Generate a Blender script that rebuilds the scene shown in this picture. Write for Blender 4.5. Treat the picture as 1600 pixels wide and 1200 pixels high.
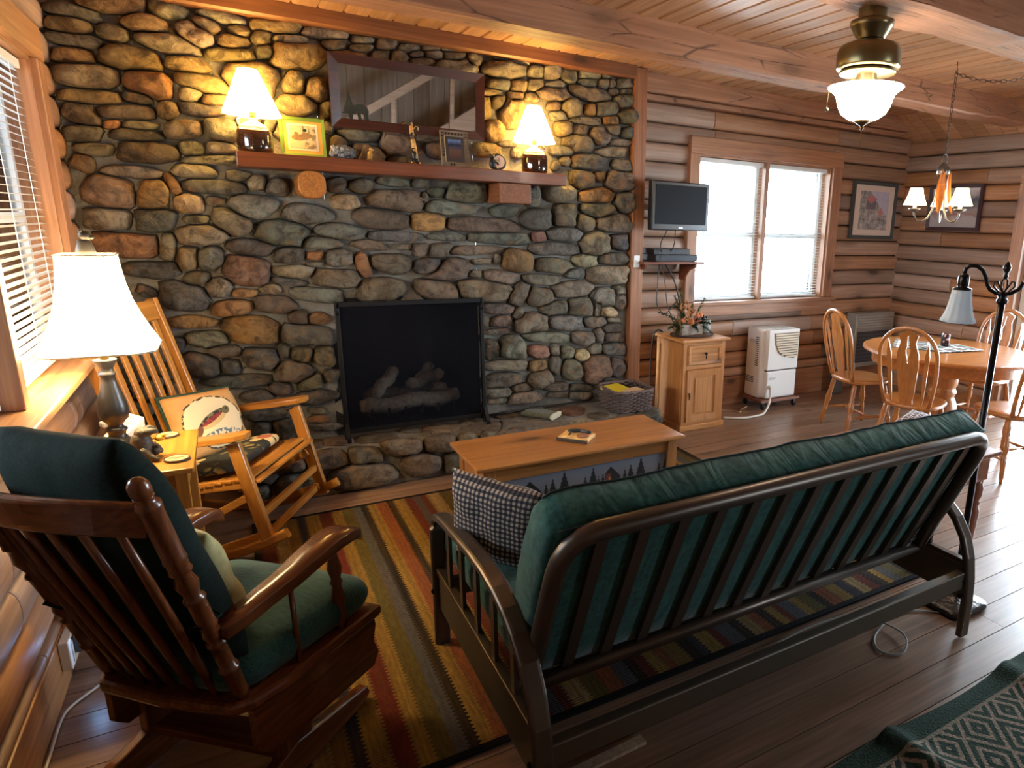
import bpy, math, random
from mathutils import Vector, Matrix, Euler, noise as mnoise
# light levels used below
EXPOSURE = 0.62
SKY = 25.0
LAMP_T = 48.0
LAMP_J = 20.0
LAMP_C = 1.0
SHADE_T = 14.0
SHADE_J = 15.0
SHADE_C = 6.0
BOWL = 26.0
MIRROR_TILT = 5.0
R_ = math.radians
random.seed(7)
for _o in list(bpy.data.objects): bpy.data.objects.remove(_o)
SC = bpy.context.scene
COL = SC.collection

# ------------------------------------------------------------------ camera
# pinhole fitted to the room's straight edges (1600x1200 frame): focal length and principal point in pixels
FPX, CX, CY = 1026.96, 1020.74, 606.02
RC = ((0.8463, -0.5328, 0.0322), (-0.1030, -0.2226, -0.9694), (0.5239, 0.8164, -0.2431))   # rows: right, down, forward
def _orth(m):
    f = Vector(m[2]).normalized(); r = Vector(m[0]); r = (r - f * r.dot(f)).normalized(); d = f.cross(r)
    return r, d, f
CR, CD, CF = _orth(RC)
CAM = Vector((0.624, 0.0, 1.62))
cam = bpy.data.cameras.new('camera'); camo = bpy.data.objects.new('camera', cam); COL.objects.link(camo)
mw = Matrix.Identity(4)
for i in range(3):
    mw[i][0] = CR[i]; mw[i][1] = -CD[i]; mw[i][2] = -CF[i]; mw[i][3] = CAM[i]
camo.matrix_world = mw
cam.sensor_fit = 'HORIZONTAL'; cam.sensor_width = 36.0; cam.lens = FPX / 1600 * 36.0
cam.shift_x = -(CX - 800) / 1600; cam.shift_y = (CY - 600) / 1600
cam.clip_start = 0.05; cam.clip_end = 100
SC.camera = camo

def ray(x, y):
    return CR * ((x - CX) / FPX) + CD * ((y - CY) / FPX) + CF
def hit(x, y, ax, v):
    d = ray(x, y); return CAM + d * ((v - CAM[ax]) / d[ax])
def onX(x, y, v): return hit(x, y, 0, v)
def onY(x, y, v): return hit(x, y, 1, v)
def onZ(x, y, v=0.0): return hit(x, y, 2, v)

# ------------------------------------------------------------------ view, world, daylight
vs = SC.view_settings
vs.view_transform = 'Standard'; vs.look = 'None'; vs.gamma = 1.0; vs.use_curve_mapping = False
vs.exposure = EXPOSURE
SC.cycles.use_denoising = True
SC.cycles.max_bounces = 10; SC.cycles.diffuse_bounces = 5; SC.cycles.glossy_bounces = 4
SC.cycles.transmission_bounces = 6; SC.cycles.transparent_max_bounces = 24
SC.cycles.sample_clamp_indirect = 6.0
SC.cycles.caustics_reflective = False; SC.cycles.caustics_refractive = False
world = bpy.data.worlds.new('overcast_sky'); SC.world = world; world.use_nodes = True
bg = world.node_tree.nodes['Background']
bg.inputs[0].default_value = (0.74, 0.88, 1.0, 1); bg.inputs[1].default_value = SKY

def light(name, kind, loc, energy, color, size=0.05, rot=(0, 0, 0), sy=None, parent=None):
    l = bpy.data.lights.new(name, kind); l.energy = energy; l.color = color
    if kind == 'AREA':
        l.size = size
        if sy: l.shape = 'RECTANGLE'; l.size_y = sy
    else:
        l.shadow_soft_size = size
    o = bpy.data.objects.new(name, l); COL.objects.link(o); o.location = loc; o.rotation_euler = rot
    if parent: o.parent = parent
    return o
# portals: they emit nothing, they only tell the sampler where the sky comes in
def portal(name, loc, rot, sx, sy):
    o = light(name, 'AREA', loc, 0, (1, 1, 1), sx, rot, sy); o.data.cycles.is_portal = True
portal('portal_back', (4.725, 4.82, 1.575), (R_(-90), 0, 0), 1.55, 1.21)
portal('portal_left', (-0.20, 2.81, 1.59), (0, R_(-90), 0), 1.24, 2.24)
portal('portal_door', (6.80, 2.30, 1.03), (0, R_(90), 0), 2.06, 1.96)
portal('portal_rear', (5.05, -2.55, 1.475), (R_(90), 0, 0), 0.9, 1.05)

# ------------------------------------------------------------------ materials
def lin(c):
    return tuple((v / 255 / 12.92) if v / 255 <= 0.04045 else ((v / 255 + 0.055) / 1.055) ** 2.4 for v in c) + (1.0,)
MATS = {}
class NT:
    def __init__(s, name):
        s.m = bpy.data.materials.new(name); s.m.use_nodes = True; s.t = s.m.node_tree
        s.b = s.t.nodes['Principled BSDF']; s.out = s.t.nodes['Material Output']
    def n(s, kind, **kw):
        nd = s.t.nodes.new('ShaderNode' + kind)
        for k, v in kw.items():
            if k in nd.inputs: nd.inputs[k].default_value = v
            else: setattr(nd, k, v)
        return nd
    def l(s, a, b): s.t.links.new(a, b)
    def math(s, op, a, b=None, c=None):
        nd = s.n('Math', operation=op)
        for i, v in enumerate((a, b, c)):
            if v is None: continue
            if hasattr(v, 'is_output'): s.l(v, nd.inputs[i])
            else: nd.inputs[i].default_value = v
        return nd.outputs[0]
    def mix(s, f, a, b, mode='MIX'):
        nd = s.n('Mix', data_type='RGBA', blend_type=mode)
        for i, v in ((0, f), (6, a), (7, b)):
            if hasattr(v, 'is_output'): s.l(v, nd.inputs[i])
            else: nd.inputs[i].default_value = v
        return nd.outputs[2]
    def ramp(s, f, stops, interp='LINEAR'):
        nd = s.n('ValToRGB'); cr = nd.color_ramp; cr.interpolation = interp
        while len(cr.elements) < len(stops): cr.elements.new(0.5)
        for e, (p, c) in zip(cr.elements, stops): e.position = p; e.color = c if len(c) == 4 else tuple(c) + (1,)
        s.l(f, nd.inputs[0]); return nd.outputs[0]
    def bump(s, h, strength=0.3, dist=0.01):
        nd = s.n('Bump', Strength=strength, Distance=dist); s.l(h, nd.inputs['Height']); s.l(nd.outputs[0], s.b.inputs['Normal']); return nd
    def set(s, **kw):
        for k, v in kw.items(): s.b.inputs[k.replace('_', ' ')].default_value = v
    def coords(s, kind='Object', rnd=True):
        tc = s.n('TexCoord'); o = tc.outputs[kind]
        if rnd:
            oi = s.n('ObjectInfo'); mv = s.n('VectorMath', operation='MULTIPLY_ADD')
            cb = s.n('CombineXYZ'); s.l(oi.outputs['Random'], cb.inputs[0]); s.l(oi.outputs['Random'], cb.inputs[1]); s.l(oi.outputs['Random'], cb.inputs[2])
            s.l(cb.outputs[0], mv.inputs[0]); mv.inputs[1].default_value = (17.3, 31.7, 23.1); s.l(o, mv.inputs[2]); o = mv.outputs[0]
        return o
def cached(f):
    def g(*a, **k):
        key = (f.__name__, a, tuple(sorted(k.items())))
        if key not in MATS: MATS[key] = f(*a, **k)
        return MATS[key]
    return g
@cached
def plain(name, col, rough=0.5, metal=0.0, spec=0.5, coat=0.0, bump=0.0, bscale=60.0, sheen=0.0):
    m = NT(name); m.set(Base_Color=lin(col), Roughness=rough, Metallic=metal, Specular_IOR_Level=spec, Coat_Weight=coat)
    if sheen: m.set(Sheen_Weight=sheen)
    if bump:
        nz = m.n('TexNoise', Scale=bscale, Detail=4.0); m.l(m.coords(rnd=False), nz.inputs['Vector']); m.bump(nz.outputs[0], bump, 0.004)
        c = m.mix(m.ramp(nz.outputs[0], [(0.3, (0, 0, 0)), (0.7, (1, 1, 1))]), lin(tuple(v * 0.8 for v in col)), lin(tuple(min(255, v * 1.12) for v in col)))
        m.l(c, m.b.inputs['Base Color'])
    return m.m
@cached
def wood(name, light_c, dark_c, axis='x', rough=0.4, scale=1.0, var=0.25, knots=0.6, coat=0.0, bump=0.15, fig=0.10, hue=0.0, hewn=0.0):
    """long-grained wood; grain runs along the object's own axis"""
    m = NT(name); co = m.coords()
    mp = m.n('Mapping'); s = [7.0 * scale] * 3; s['xyz'.index(axis)] = 0.45 * scale; mp.inputs['Scale'].default_value = s
    m.l(co, mp.inputs['Vector'])
    n1 = m.n('TexNoise', Scale=1.6, Detail=5.0, Distortion=1.2); m.l(mp.outputs[0], n1.inputs['Vector'])
    mp2 = m.n('Mapping'); s2 = [70.0 * scale] * 3; s2['xyz'.index(axis)] = 2.0 * scale; mp2.inputs['Scale'].default_value = s2
    m.l(co, mp2.inputs['Vector'])
    n2 = m.n('TexNoise', Scale=1.0, Detail=3.0); m.l(mp2.outputs[0], n2.inputs['Vector'])
    sw = m.math('SINE', m.math('MULTIPLY', n1.outputs[0], 26.0))
    f = m.math('ADD', m.math('MULTIPLY', sw, fig), m.math('MULTIPLY', n2.outputs[0], 1.1))
    mid = tuple((a + b) / 2 for a, b in zip(light_c, dark_c))
    c = m.ramp(f, [(0.15, lin(light_c)), (0.55, lin(mid)), (0.95, lin(dark_c))])
    if knots:
        mp3 = m.n('Mapping'); s3 = [5.5 * scale] * 3; s3['xyz'.index(axis)] = 2.2 * scale; mp3.inputs['Scale'].default_value = s3
        m.l(co, mp3.inputs['Vector'])
        v = m.n('TexVoronoi', Scale=0.8, Randomness=1.0); m.l(mp3.outputs[0], v.inputs['Vector'])
        k = m.ramp(v.outputs['Distance'], [(0.07, (1, 1, 1)), (0.13, (0.4, 0.4, 0.4)), (0.27, (0, 0, 0))])
        c = m.mix(m.math('MULTIPLY', k, knots), c, lin(tuple(x * 0.36 for x in dark_c)))
    if hewn:
        mp4 = m.n('Mapping'); s4 = [8.0] * 3; s4['xyz'.index(axis)] = 1.1; mp4.inputs['Scale'].default_value = s4; mp4.inputs['Rotation'].default_value = (0.3, 0.05, 0.06); m.l(co, mp4.inputs['Vector'])
        ck = m.n('TexVoronoi', Scale=1.6, feature='DISTANCE_TO_EDGE'); m.l(mp4.outputs[0], ck.inputs['Vector'])
        ns = m.n('TexNoise', Scale=4.0, Detail=3.0); m.l(co, ns.inputs['Vector'])
        ln = m.math('MULTIPLY', m.ramp(ck.outputs[0], [(0.0, (1, 1, 1)), (0.035, (0, 0, 0))]), m.ramp(ns.outputs[0], [(0.48, (0, 0, 0)), (0.58, (1, 1, 1))]))
        c = m.mix(m.math('MULTIPLY', ln, hewn), c, lin(tuple(x * 0.4 for x in dark_c)))
        f = m.math('ADD', f, m.math('MULTIPLY', m.math('SUBTRACT', ns.outputs[0], m.math('MULTIPLY', ln, 0.6)), 2.5))
    oi = m.n('ObjectInfo'); hsv = m.n('HueSaturation')
    m.l(m.math('MULTIPLY_ADD', oi.outputs['Random'], var, 1 - var / 2), hsv.inputs['Value']); m.l(c, hsv.inputs['Color'])
    if hue:
        r2 = m.math('FRACT', m.math('MULTIPLY', oi.outputs['Random'], 7.31)); m.l(m.math('MULTIPLY_ADD', r2, hue, 1 - hue * 0.6), hsv.inputs['Saturation'])
    m.l(hsv.outputs[0], m.b.inputs['Base Color'])
    m.set(Roughness=rough, Coat_Weight=coat, Coat_Roughness=0.15)
    if bump: m.bump(f, bump, 0.003)
    return m.m
@cached
def emit(name, col, strength):
    m = NT(name); e = m.n('Emission', Strength=strength); e.inputs[0].default_value = lin(col); m.l(e.outputs[0], m.out.inputs[0]); return m.m
@cached
def shade_mat(name, col, em=0.0, trans=0.6, glow=(1.0, 0.7, 0.3)):
    """thin lampshade cloth: lets the bulb's light through"""
    m = NT(name); t = m.n('BsdfTranslucent'); d = m.n('BsdfDiffuse'); mx = m.n('MixShader'); mx.inputs[0].default_value = trans
    t.inputs[0].default_value = lin(col); d.inputs[0].default_value = lin(col)
    m.l(d.outputs[0], mx.inputs[1]); m.l(t.outputs[0], mx.inputs[2])
    if em:
        e = m.n('Emission', Strength=em); e.inputs[0].default_value = glow + (1,); ad = m.n('AddShader'); m.l(mx.outputs[0], ad.inputs[0]); m.l(e.outputs[0], ad.inputs[1]); m.l(ad.outputs[0], m.out.inputs[0])
    else: m.l(mx.outputs[0], m.out.inputs[0])
    return m.m
@cached
def glass_pane(name):
    m = NT(name); g = m.n('BsdfGlossy', Roughness=0.02); t = m.n('BsdfTransparent'); mx = m.n('MixShader'); f = m.n('Fresnel', IOR=1.4)
    m.l(f.outputs[0], mx.inputs[0]); m.l(t.outputs[0], mx.inputs[1]); m.l(g.outputs[0], mx.inputs[2]); m.l(mx.outputs[0], m.out.inputs[0]); return m.m
@cached
def cloth(name, col, col2=None, scale=140.0, rough=0.9, axis=None, bump=0.3, sheen=0.15, wrinkle=0.0):
    m = NT(name); co = m.coords(rnd=False); mp = m.n('Mapping'); s = [1, 1, 1]
    if axis: s['xyz'.index(axis)] = 0.12
    mp.inputs['Scale'].default_value = s; m.l(co, mp.inputs['Vector'])
    n1 = m.n('TexNoise', Scale=scale, Detail=2.0); m.l(mp.outputs[0], n1.inputs['Vector'])
    n2 = m.n('TexNoise', Scale=7.0, Detail=4.0); m.l(co, n2.inputs['Vector'])
    f = m.math('ADD', m.math('MULTIPLY', n1.outputs[0], 0.6), m.math('MULTIPLY', n2.outputs[0], 0.4))
    c = m.ramp(f, [(0.35, lin(col)), (0.65, lin(col2 or tuple(min(255, v * 1.35) for v in col)))])
    m.l(c, m.b.inputs['Base Color']); m.set(Roughness=rough, Specular_IOR_Level=0.2, Sheen_Weight=sheen)
    if wrinkle:      # creases running across the folded edge
        mpw = m.n('Mapping'); mpw.inputs['Scale'].default_value = (10, 3.5, 3.5); mpw.inputs['Rotation'].default_value = (0, 0, 0.5); m.l(co, mpw.inputs['Vector'])
        nw = m.n('TexNoise', Scale=1.0, Detail=2.0, Distortion=1.5); m.l(mpw.outputs[0], nw.inputs['Vector'])
        bw = m.n('Bump', Strength=wrinkle, Distance=0.03); m.l(nw.outputs[0], bw.inputs['Height']); bb = m.bump(f, bump, 0.004); m.l(bw.outputs[0], bb.inputs['Normal'])
        return m.m
    m.bump(f, bump, 0.004); return m.m
@cached
def stone_mat(name):
    """river stone: the object's own colour, mottled"""
    m = NT(name); co = m.coords(); oi = m.n('ObjectInfo')
    n1 = m.n('TexNoise', Scale=11.0, Detail=9.0, Roughness=0.72, Distortion=1.2); m.l(co, n1.inputs['Vector'])
    n2 = m.n('TexNoise', Scale=60.0, Detail=5.0, Roughness=0.75); m.l(co, n2.inputs['Vector'])
    n3 = m.n('TexNoise', Scale=3.5, Detail=2.0); m.l(co, n3.inputs['Vector'])
    dk = m.mix(1.0, oi.outputs['Color'], (0.30, 0.27, 0.25, 1), 'MULTIPLY')
    lt = m.mix(0.35, oi.outputs['Color'], lin((190, 170, 140)))
    c = m.mix(m.ramp(n1.outputs[0], [(0.38, (0, 0, 0)), (0.58, (1, 1, 1))]), dk, oi.outputs['Color'])
    c = m.mix(m.ramp(n2.outputs[0], [(0.55, (0, 0, 0)), (0.8, (0.8, 0.8, 0.8))]), c, lt)
    c = m.mix(m.ramp(n3.outputs[0], [(0.5, (0, 0, 0)), (0.72, (0.55, 0.55, 0.55))]), c, lin((96, 84, 72)))
    n5 = m.n('TexNoise', Scale=6.0, Detail=5.0, Distortion=2.0); m.l(co, n5.inputs['Vector'])
    c = m.mix(m.ramp(n5.outputs[0], [(0.56, (0, 0, 0)), (0.70, (0.6, 0.6, 0.6))]), c, lin((146, 108, 70)))
    m.l(c, m.b.inputs['Base Color']); m.set(Roughness=0.68, Specular_IOR_Level=0.4)
    h = m.math('ADD', m.math('MULTIPLY', n1.outputs[0], 1.0), m.math('MULTIPLY', n2.outputs[0], 0.4))
    m.bump(h, 0.9, 0.03); return m.m
@cached
def mortar_mat(name):
    m = NT(name); co = m.coords(rnd=False)
    n1 = m.n('TexNoise', Scale=30.0, Detail=6.0, Roughness=0.7); m.l(co, n1.inputs['Vector'])
    n2 = m.n('TexNoise', Scale=4.0, Detail=3.0); m.l(co, n2.inputs['Vector'])
    c = m.mix(n1.outputs[0], lin((104, 102, 98)), lin((158, 154, 146)))
    c = m.mix(m.ramp(n2.outputs[0], [(0.4, (0, 0, 0)), (0.65, (0.4, 0.4, 0.4))]), c, lin((96, 84, 70)))
    m.l(c, m.b.inputs['Base Color']); m.set(Roughness=0.9); m.bump(n1.outputs[0], 0.8, 0.02); return m.m

# ------------------------------------------------------------------ mesh building
class MB:
    def __init__(s): s.v = []; s.f = []
    def add(s, vs, fs, M=None):
        o = len(s.v)
        s.v += [tuple(M @ Vector(p)) if M else tuple(p) for p in vs]
        s.f += [tuple(i + o for i in q) for q in fs]; return s
    def box(s, a, b, M=None):
        x0, y0, z0 = a; x1, y1, z1 = b
        return s.add([(x0, y0, z0), (x1, y0, z0), (x1, y1, z0), (x0, y1, z0), (x0, y0, z1), (x1, y0, z1), (x1, y1, z1), (x0, y1, z1)],
                     [(0, 3, 2, 1), (4, 5, 6, 7), (0, 1, 5, 4), (1, 2, 6, 5), (2, 3, 7, 6), (3, 0, 4, 7)], M)
    def cbox(s, c, d, M=None):
        return s.box([c[i] - d[i] / 2 for i in range(3)], [c[i] + d[i] / 2 for i in range(3)], M)
    def beam(s, p0, p1, w, h, up=(0, 0, 1)):
        """rectangular bar from p0 to p1, w across, h along up"""
        p0 = Vector(p0); p1 = Vector(p1); t = (p1 - p0); L = t.length; t.normalize()
        u = Vector(up); u = u - t * u.dot(t)
        if u.length < 1e-6: u = Vector((1, 0, 0)); u = u - t * u.dot(t)
        u.normalize(); sd = t.cross(u)
        M = Matrix.Identity(4)
        for i in range(3): M[i][0] = t[i]; M[i][1] = sd[i]; M[i][2] = u[i]; M[i][3] = p0[i]
        return s.box((0, -w / 2, -h / 2), (L, w / 2, h / 2), M)
    def loft(s, rings, caps=True, closed=False):
        n = len(rings[0]); vs = [p for r in rings for p in r]; fs = []
        m = len(rings)
        for i in range(m if closed else m - 1):
            a = i * n; b = ((i + 1) % m) * n
            for j in range(n): fs.append((a + j, a + (j + 1) % n, b + (j + 1) % n, b + j))
        if caps and not closed:
            fs.append(tuple(range(n))[::-1]); fs.append(tuple((m - 1) * n + j for j in range(n)))
        return s.add(vs, fs)
    def sweep(s, pts, prof, up=(0, 0, 1), closed=False, scl=None):
        """profile (list of (side, up)) swept along points"""
        P = [Vector(p) for p in pts]; rings = []; m = len(P); U = Vector(up)
        for i, p in enumerate(P):
            a = P[(i - 1) % m] if (closed or i > 0) else p; b = P[(i + 1) % m] if (closed or i < m - 1) else p
            t = (b - a).normalized(); u = U - t * U.dot(t)
            if u.length < 1e-4: u = rings_u if i else (Vector((1, 0, 0)) - t * t.x)
            u.normalize(); rings_u = u; sd = t.cross(u); k = scl[i] if scl else 1.0
            rings.append([p + sd * (x * k) + u * (z * k) for x, z in prof])
        return s.loft(rings, True, closed)
    def tube(s, pts, r, n=8, up=(0, 0, 1), closed=False):
        rr = r if isinstance(r, (list, tuple)) else [r] * len(pts)
        return s.sweep(pts, [(math.cos(2 * math.pi * k / n), math.sin(2 * math.pi * k / n)) for k in range(n)], up, closed, rr)
    def lathe(s, prof, n=16, c=(0, 0, 0), M=None, caps=True):
        rings = [[(r * math.cos(2 * math.pi * k / n), r * math.sin(2 * math.pi * k / n), z) for k in range(n)] for r, z in prof]
        T = (M or Matrix.Identity(4)); T = Matrix.Translation(c) @ T
        return s.loft([[tuple(T @ Vector(p)) for p in r] for r in rings], caps)
    def turned(s, p0, p1, prof, n=12):
        """lathe between two points; prof = [(t 0..1, radius)]"""
        p0 = Vector(p0); p1 = Vector(p1); d = p1 - p0; q = d.to_track_quat('Z', 'Y').to_matrix().to_4x4(); L = d.length
        return s.lathe([(r, t * L) for t, r in prof], n, p0, q)
    def ball(s, c, r, n=12, m=8, M=None):
        rx, ry, rz = r if isinstance(r, (list, tuple)) else (r, r, r)
        rings = []
        for i in range(1, m):
            a = math.pi * i / m
            rings.append([(rx * math.sin(a) * math.cos(2 * math.pi * k / n), ry * math.sin(a) * math.sin(2 * math.pi * k / n), -rz * math.cos(a)) for k in range(n)])
        T = Matrix.Translation(c) @ (M or Matrix.Identity(4))
        vs = [T @ Vector(p) for q in rings for p in q]; fs = []
        for i in range(m - 2):
            for k in range(n): fs.append((i * n + k, i * n + (k + 1) % n, (i + 1) * n + (k + 1) % n, (i + 1) * n + k))
        vs += [T @ Vector((0, 0, -rz)), T @ Vector((0, 0, rz))]; b = len(vs) - 2
        for k in range(n): fs.append((b, (k + 1) % n, k)); fs.append((b + 1, (m - 2) * n + k, (m - 2) * n + (k + 1) % n))
        return s.add(vs, fs)
    def prism(s, poly, d0, d1, M=None):
        """polygon in local xy extruded along z from d0 to d1"""
        n = len(poly)
        return s.add([(x, y, d0) for x, y in poly] + [(x, y, d1) for x, y in poly],
                     [tuple(range(n))[::-1], tuple(range(n, 2 * n))] + [(i, (i + 1) % n, n + (i + 1) % n, n + i) for i in range(n)], M)
    def grid(s, f, nu, nv):
        vs = [f(i / nu, j / nv) for j in range(nv + 1) for i in range(nu + 1)]
        return s.add(vs, [(j * (nu + 1) + i, j * (nu + 1) + i + 1, (j + 1) * (nu + 1) + i + 1, (j + 1) * (nu + 1) + i) for j in range(nv) for i in range(nu)])
    def mesh(s, name):
        me = bpy.data.meshes.new(name); me.from_pydata(s.v, [], s.f); me.update(); return me
XZ = Matrix(((1, 0, 0, 0), (0, 0, -1, 0), (0, 1, 0, 0), (0, 0, 0, 1)))      # local xy -> world xz, +z -> -y (towards the room)
YZ = Matrix(((0, 0, 1, 0), (1, 0, 0, 0), (0, 1, 0, 0), (0, 0, 0, 1)))       # local xy -> world yz, +z -> +x
def finish(o, mat, smooth=False, bevel=0.0, seg=2, sub=0, solid=0.0):
    if mat is not None: o.data.materials.append(mat) if not o.data.materials else None
    if smooth:
        for p in o.data.polygons: p.use_smooth = True
    if solid:
        md = o.modifiers.new('thickness', 'SOLIDIFY'); md.thickness = solid; md.offset = 0
    if bevel:
        md = o.modifiers.new('bevel', 'BEVEL'); md.width = bevel; md.segments = seg; md.limit_method = 'ANGLE'; md.angle_limit = R_(40)
    if sub:
        md = o.modifiers.new('sub', 'SUBSURF'); md.levels = sub; md.render_levels = sub
    return o
def part(name, mb, mat, parent=None, smooth=False, bevel=0.0, sub=0, label=None, seg=2, solid=0.0):
    me = mb if isinstance(mb, bpy.types.Mesh) else mb.mesh(name)
    o = bpy.data.objects.new(name, me); COL.objects.link(o)
    if parent is not None: o.parent = parent
    finish(o, mat, smooth, bevel, seg, sub, solid)
    if label: o['label'] = label
    return o
def auto(o, ang=40):
    """smooth shading with crisp edges"""
    for p in o.data.polygons: p.use_smooth = True
    try: o.data.set_sharp_from_angle(angle=R_(ang))
    except Exception: pass
    return o
def tag(o, label=None, cat=None, group=None, kind=None):
    if label: o['label'] = label
    if cat: o['category'] = cat
    if group: o['group'] = group
    if kind: o['kind'] = kind
    return o
def thing(name, label, cat, loc=(0, 0, 0), rz=0.0, group=None):
    o = bpy.data.objects.new(name, None); COL.objects.link(o); o.empty_display_size = 0.1
    o.location = loc; o.rotation_euler = (0, 0, rz); return tag(o, label, cat, group)
def struct(name, mb, mat, label=None, **k):
    o = part(name, mb, mat, None, **k); o['kind'] = 'structure'
    if label: o['label'] = label
    return o
def copy_tree(o, parent=None):
    c = o.copy(); COL.objects.link(c); c.parent = parent
    for ch in [x for x in bpy.data.objects if x.parent == o]: copy_tree(ch, c)
    return c
def arc(c, r, a0, a1, n, plane='yz', k=0.0):
    out = []
    for i in range(n + 1):
        a = R_(a0 + (a1 - a0) * i / n); u = c[0] + r * math.cos(a); v = c[1] + r * math.sin(a)
        out.append({'yz': (k, u, v), 'xz': (u, k, v), 'xy': (u, v, k)}[plane])
    return out
# ------------------------------------------------------------------ the room
HONEY = (196, 142, 88); HONEY_D = (140, 88, 48)
LOGL = (186, 148, 120); LOGD = (134, 98, 76)
W_log_x = wood('log_wood_x', LOGL, LOGD, 'x', 0.5, 0.8, 0.55, 0.8, hue=0.6, fig=0.06)
W_log_y = wood('log_wood_y', LOGL, LOGD, 'y', 0.5, 0.8, 0.55, 0.8, hue=0.6, fig=0.06)
W_trim_x = wood('trim_wood_x', (188, 140, 104), (138, 92, 64), 'x', 0.45, 1.0, 0.2, 0.8)
W_trim_y = wood('trim_wood_y', (196, 150, 106), (146, 100, 64), 'y', 0.45, 1.0, 0.2, 0.8)
W_trim_z = wood('trim_wood_z', (188, 140, 104), (138, 92, 64), 'z', 0.45, 1.0, 0.2, 0.8)
W_ceil = wood('ceiling_wood', (200, 160, 126), (148, 106, 76), 'y', 0.34, 1.0, 0.35, 0.5)
W_beam = wood('beam_wood', (194, 146, 116), (146, 102, 78), 'x', 0.6, 0.7, 0.15, 0.5, bump=0.5, hewn=0.8)
W_floor = wood('floor_wood', (160, 128, 106), (108, 84, 68), 'x', 0.30, 0.8, 0.35, 0.8, bump=0.12)
M_dark = plain('dark_gap', (30, 20, 14), 0.9)
XR, YB, ZC, YF = 6.58, 4.61, 2.70, -2.4

# floor: planks over a sub-floor
floor = struct('floor', MB().box((-0.3, YF - 0.1, -0.08), (XR + 0.3, YB + 0.3, -0.022)), M_dark, 'wide plank floor of reddish brown pine boards')
rp = random.Random(3); y = YF + 0.02; k = 0
PW = 0.1395; y = 1.119 - PW * math.ceil((1.119 - YF) / PW)
while y < YB:
    cuts = sorted(rp.uniform(0.5, 6.2) for _ in range(rp.choice((1, 2, 2))))
    xs = [-0.02] + [c for i, c in enumerate(cuts) if i == 0 or c - cuts[i - 1] > 0.8] + [XR + 0.1]
    for a, b in zip(xs, xs[1:]):
        part('plank', MB().box((a + 0.0012, y + 0.0018, -0.022), (b - 0.0012, y + PW - 0.0018, 0.0)), W_floor, floor)
    y += PW

# ceiling boards running front to back
ceil = struct('ceiling', MB().box((-0.3, YF - 0.1, ZC + 0.02), (XR + 0.3, YB + 0.3, ZC + 0.08)), M_dark, 'tongue and groove pine board ceiling')
x = 0.0
while x < XR - 0.3:
    m = MB(); w = 0.13; e = 0.010
    prof = [(x + 0.001, ZC + 0.02), (x + 0.001, ZC + e), (x + e, ZC), (x + w - e, ZC), (x + w - 0.001, ZC + e), (x + w - 0.001, ZC + 0.02)]
    m.loft([[(a, YF - 0.05, b) for a, b in prof], [(a, YB + 0.1, b) for a, b in prof]])
    part('board', m, W_ceil, ceil); x += w
# sloped soffit at the right wall
sof = struct('trim_1', MB().box((XR + 0.05, YF, 2.52), (XR + 0.3, YB + 0.1, 2.72)), M_dark, 'short sloping board soffit above the right wall')
y = YF
while y < YB:
    m = MB(); m.loft([[(6.22, y + 0.002, ZC), (6.22, y + 0.132, ZC), (6.22, y + 0.132, ZC + 0.015), (6.22, y + 0.002, ZC + 0.015)],
                      [(6.60, y + 0.002, 2.49), (6.60, y + 0.132, 2.49), (6.615, y + 0.132, 2.505), (6.615, y + 0.002, 2.505)]])
    part('board', m, W_ceil, sof); y += 0.134

def hewn(name, x0, x1, y0, y1, z0, z1, mat, label, seed, amp=0.012, n=60):
    """hand-hewn timber with axe-dressed, uneven faces"""
    rings = []
    for i in range(n + 1):
        xx = x0 + (x1 - x0) * i / n
        def w(k): return mnoise.noise(Vector((xx * 1.7, k * 9.1, seed))) * amp + mnoise.noise(Vector((xx * 7, k * 5.3, seed + 4))) * amp * 0.5
        zl = z0 + w(1); zl2 = z0 + w(2) + 0.004
        rings.append([(xx, y0 + w(3), zl + 0.012), (xx, y0 + 0.012 + w(3), zl), (xx, y1 - 0.012 + w(4), zl2), (xx, y1 + w(4), zl2 + 0.012),
                      (xx, y1 + w(5), z1), (xx, y0 + w(6), z1)])
    m = MB().loft(rings)
    o = struct(name, m, mat, label); return o
hewn('trim_2', -0.05, XR + 0.2, 3.36, 3.58, 2.535, ZC + 0.015, W_beam, 'long hand-hewn ceiling beam in front of the stone chimney', 1.0)
hewn('trim_3', -0.05, XR + 0.2, 2.02, 2.27, 2.54, ZC + 0.015, W_beam, 'hand-hewn ceiling beam that carries the fan light', 9.0, 0.02)
hewn('trim_4', -0.05, XR + 0.2, 0.55, 0.80, 2.54, ZC + 0.015, W_beam, 'hand-hewn ceiling beam above the viewer', 17.0, 0.02)
hewn('trim_5', 3.30, XR + 0.1, 4.50, 4.72, 2.575, ZC + 0.01, W_beam, 'hewn plate log on top of the back wall', 23.0, 0.006)
struct('trim_6', MB().box((3.30, 4.57, 2.53), (XR, 4.70, 2.572)), W_beam, 'narrow rail under the plate log of the back wall', bevel=0.008)
hewn('trim_7', -0.04, 3.20, 4.37, 4.50, 2.615, ZC + 0.01, wood('dark_trim_wood', (142, 94, 58), (98, 58, 34), 'x', 0.5, 1.0, 0.1, 0.8), 'dark stained timber along the top of the stone wall', 31.0, 0.004)
# post between stone and logs
post = struct('trim_8', MB().box((3.215, 4.41, 0), (3.32, 4.56, ZC)), wood('post_wood', (166, 114, 76), (120, 74, 46), 'z', 0.45, 1.0, 0.1, 0.8), 'square timber post at the right edge of the stone wall', bevel=0.006)

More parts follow.
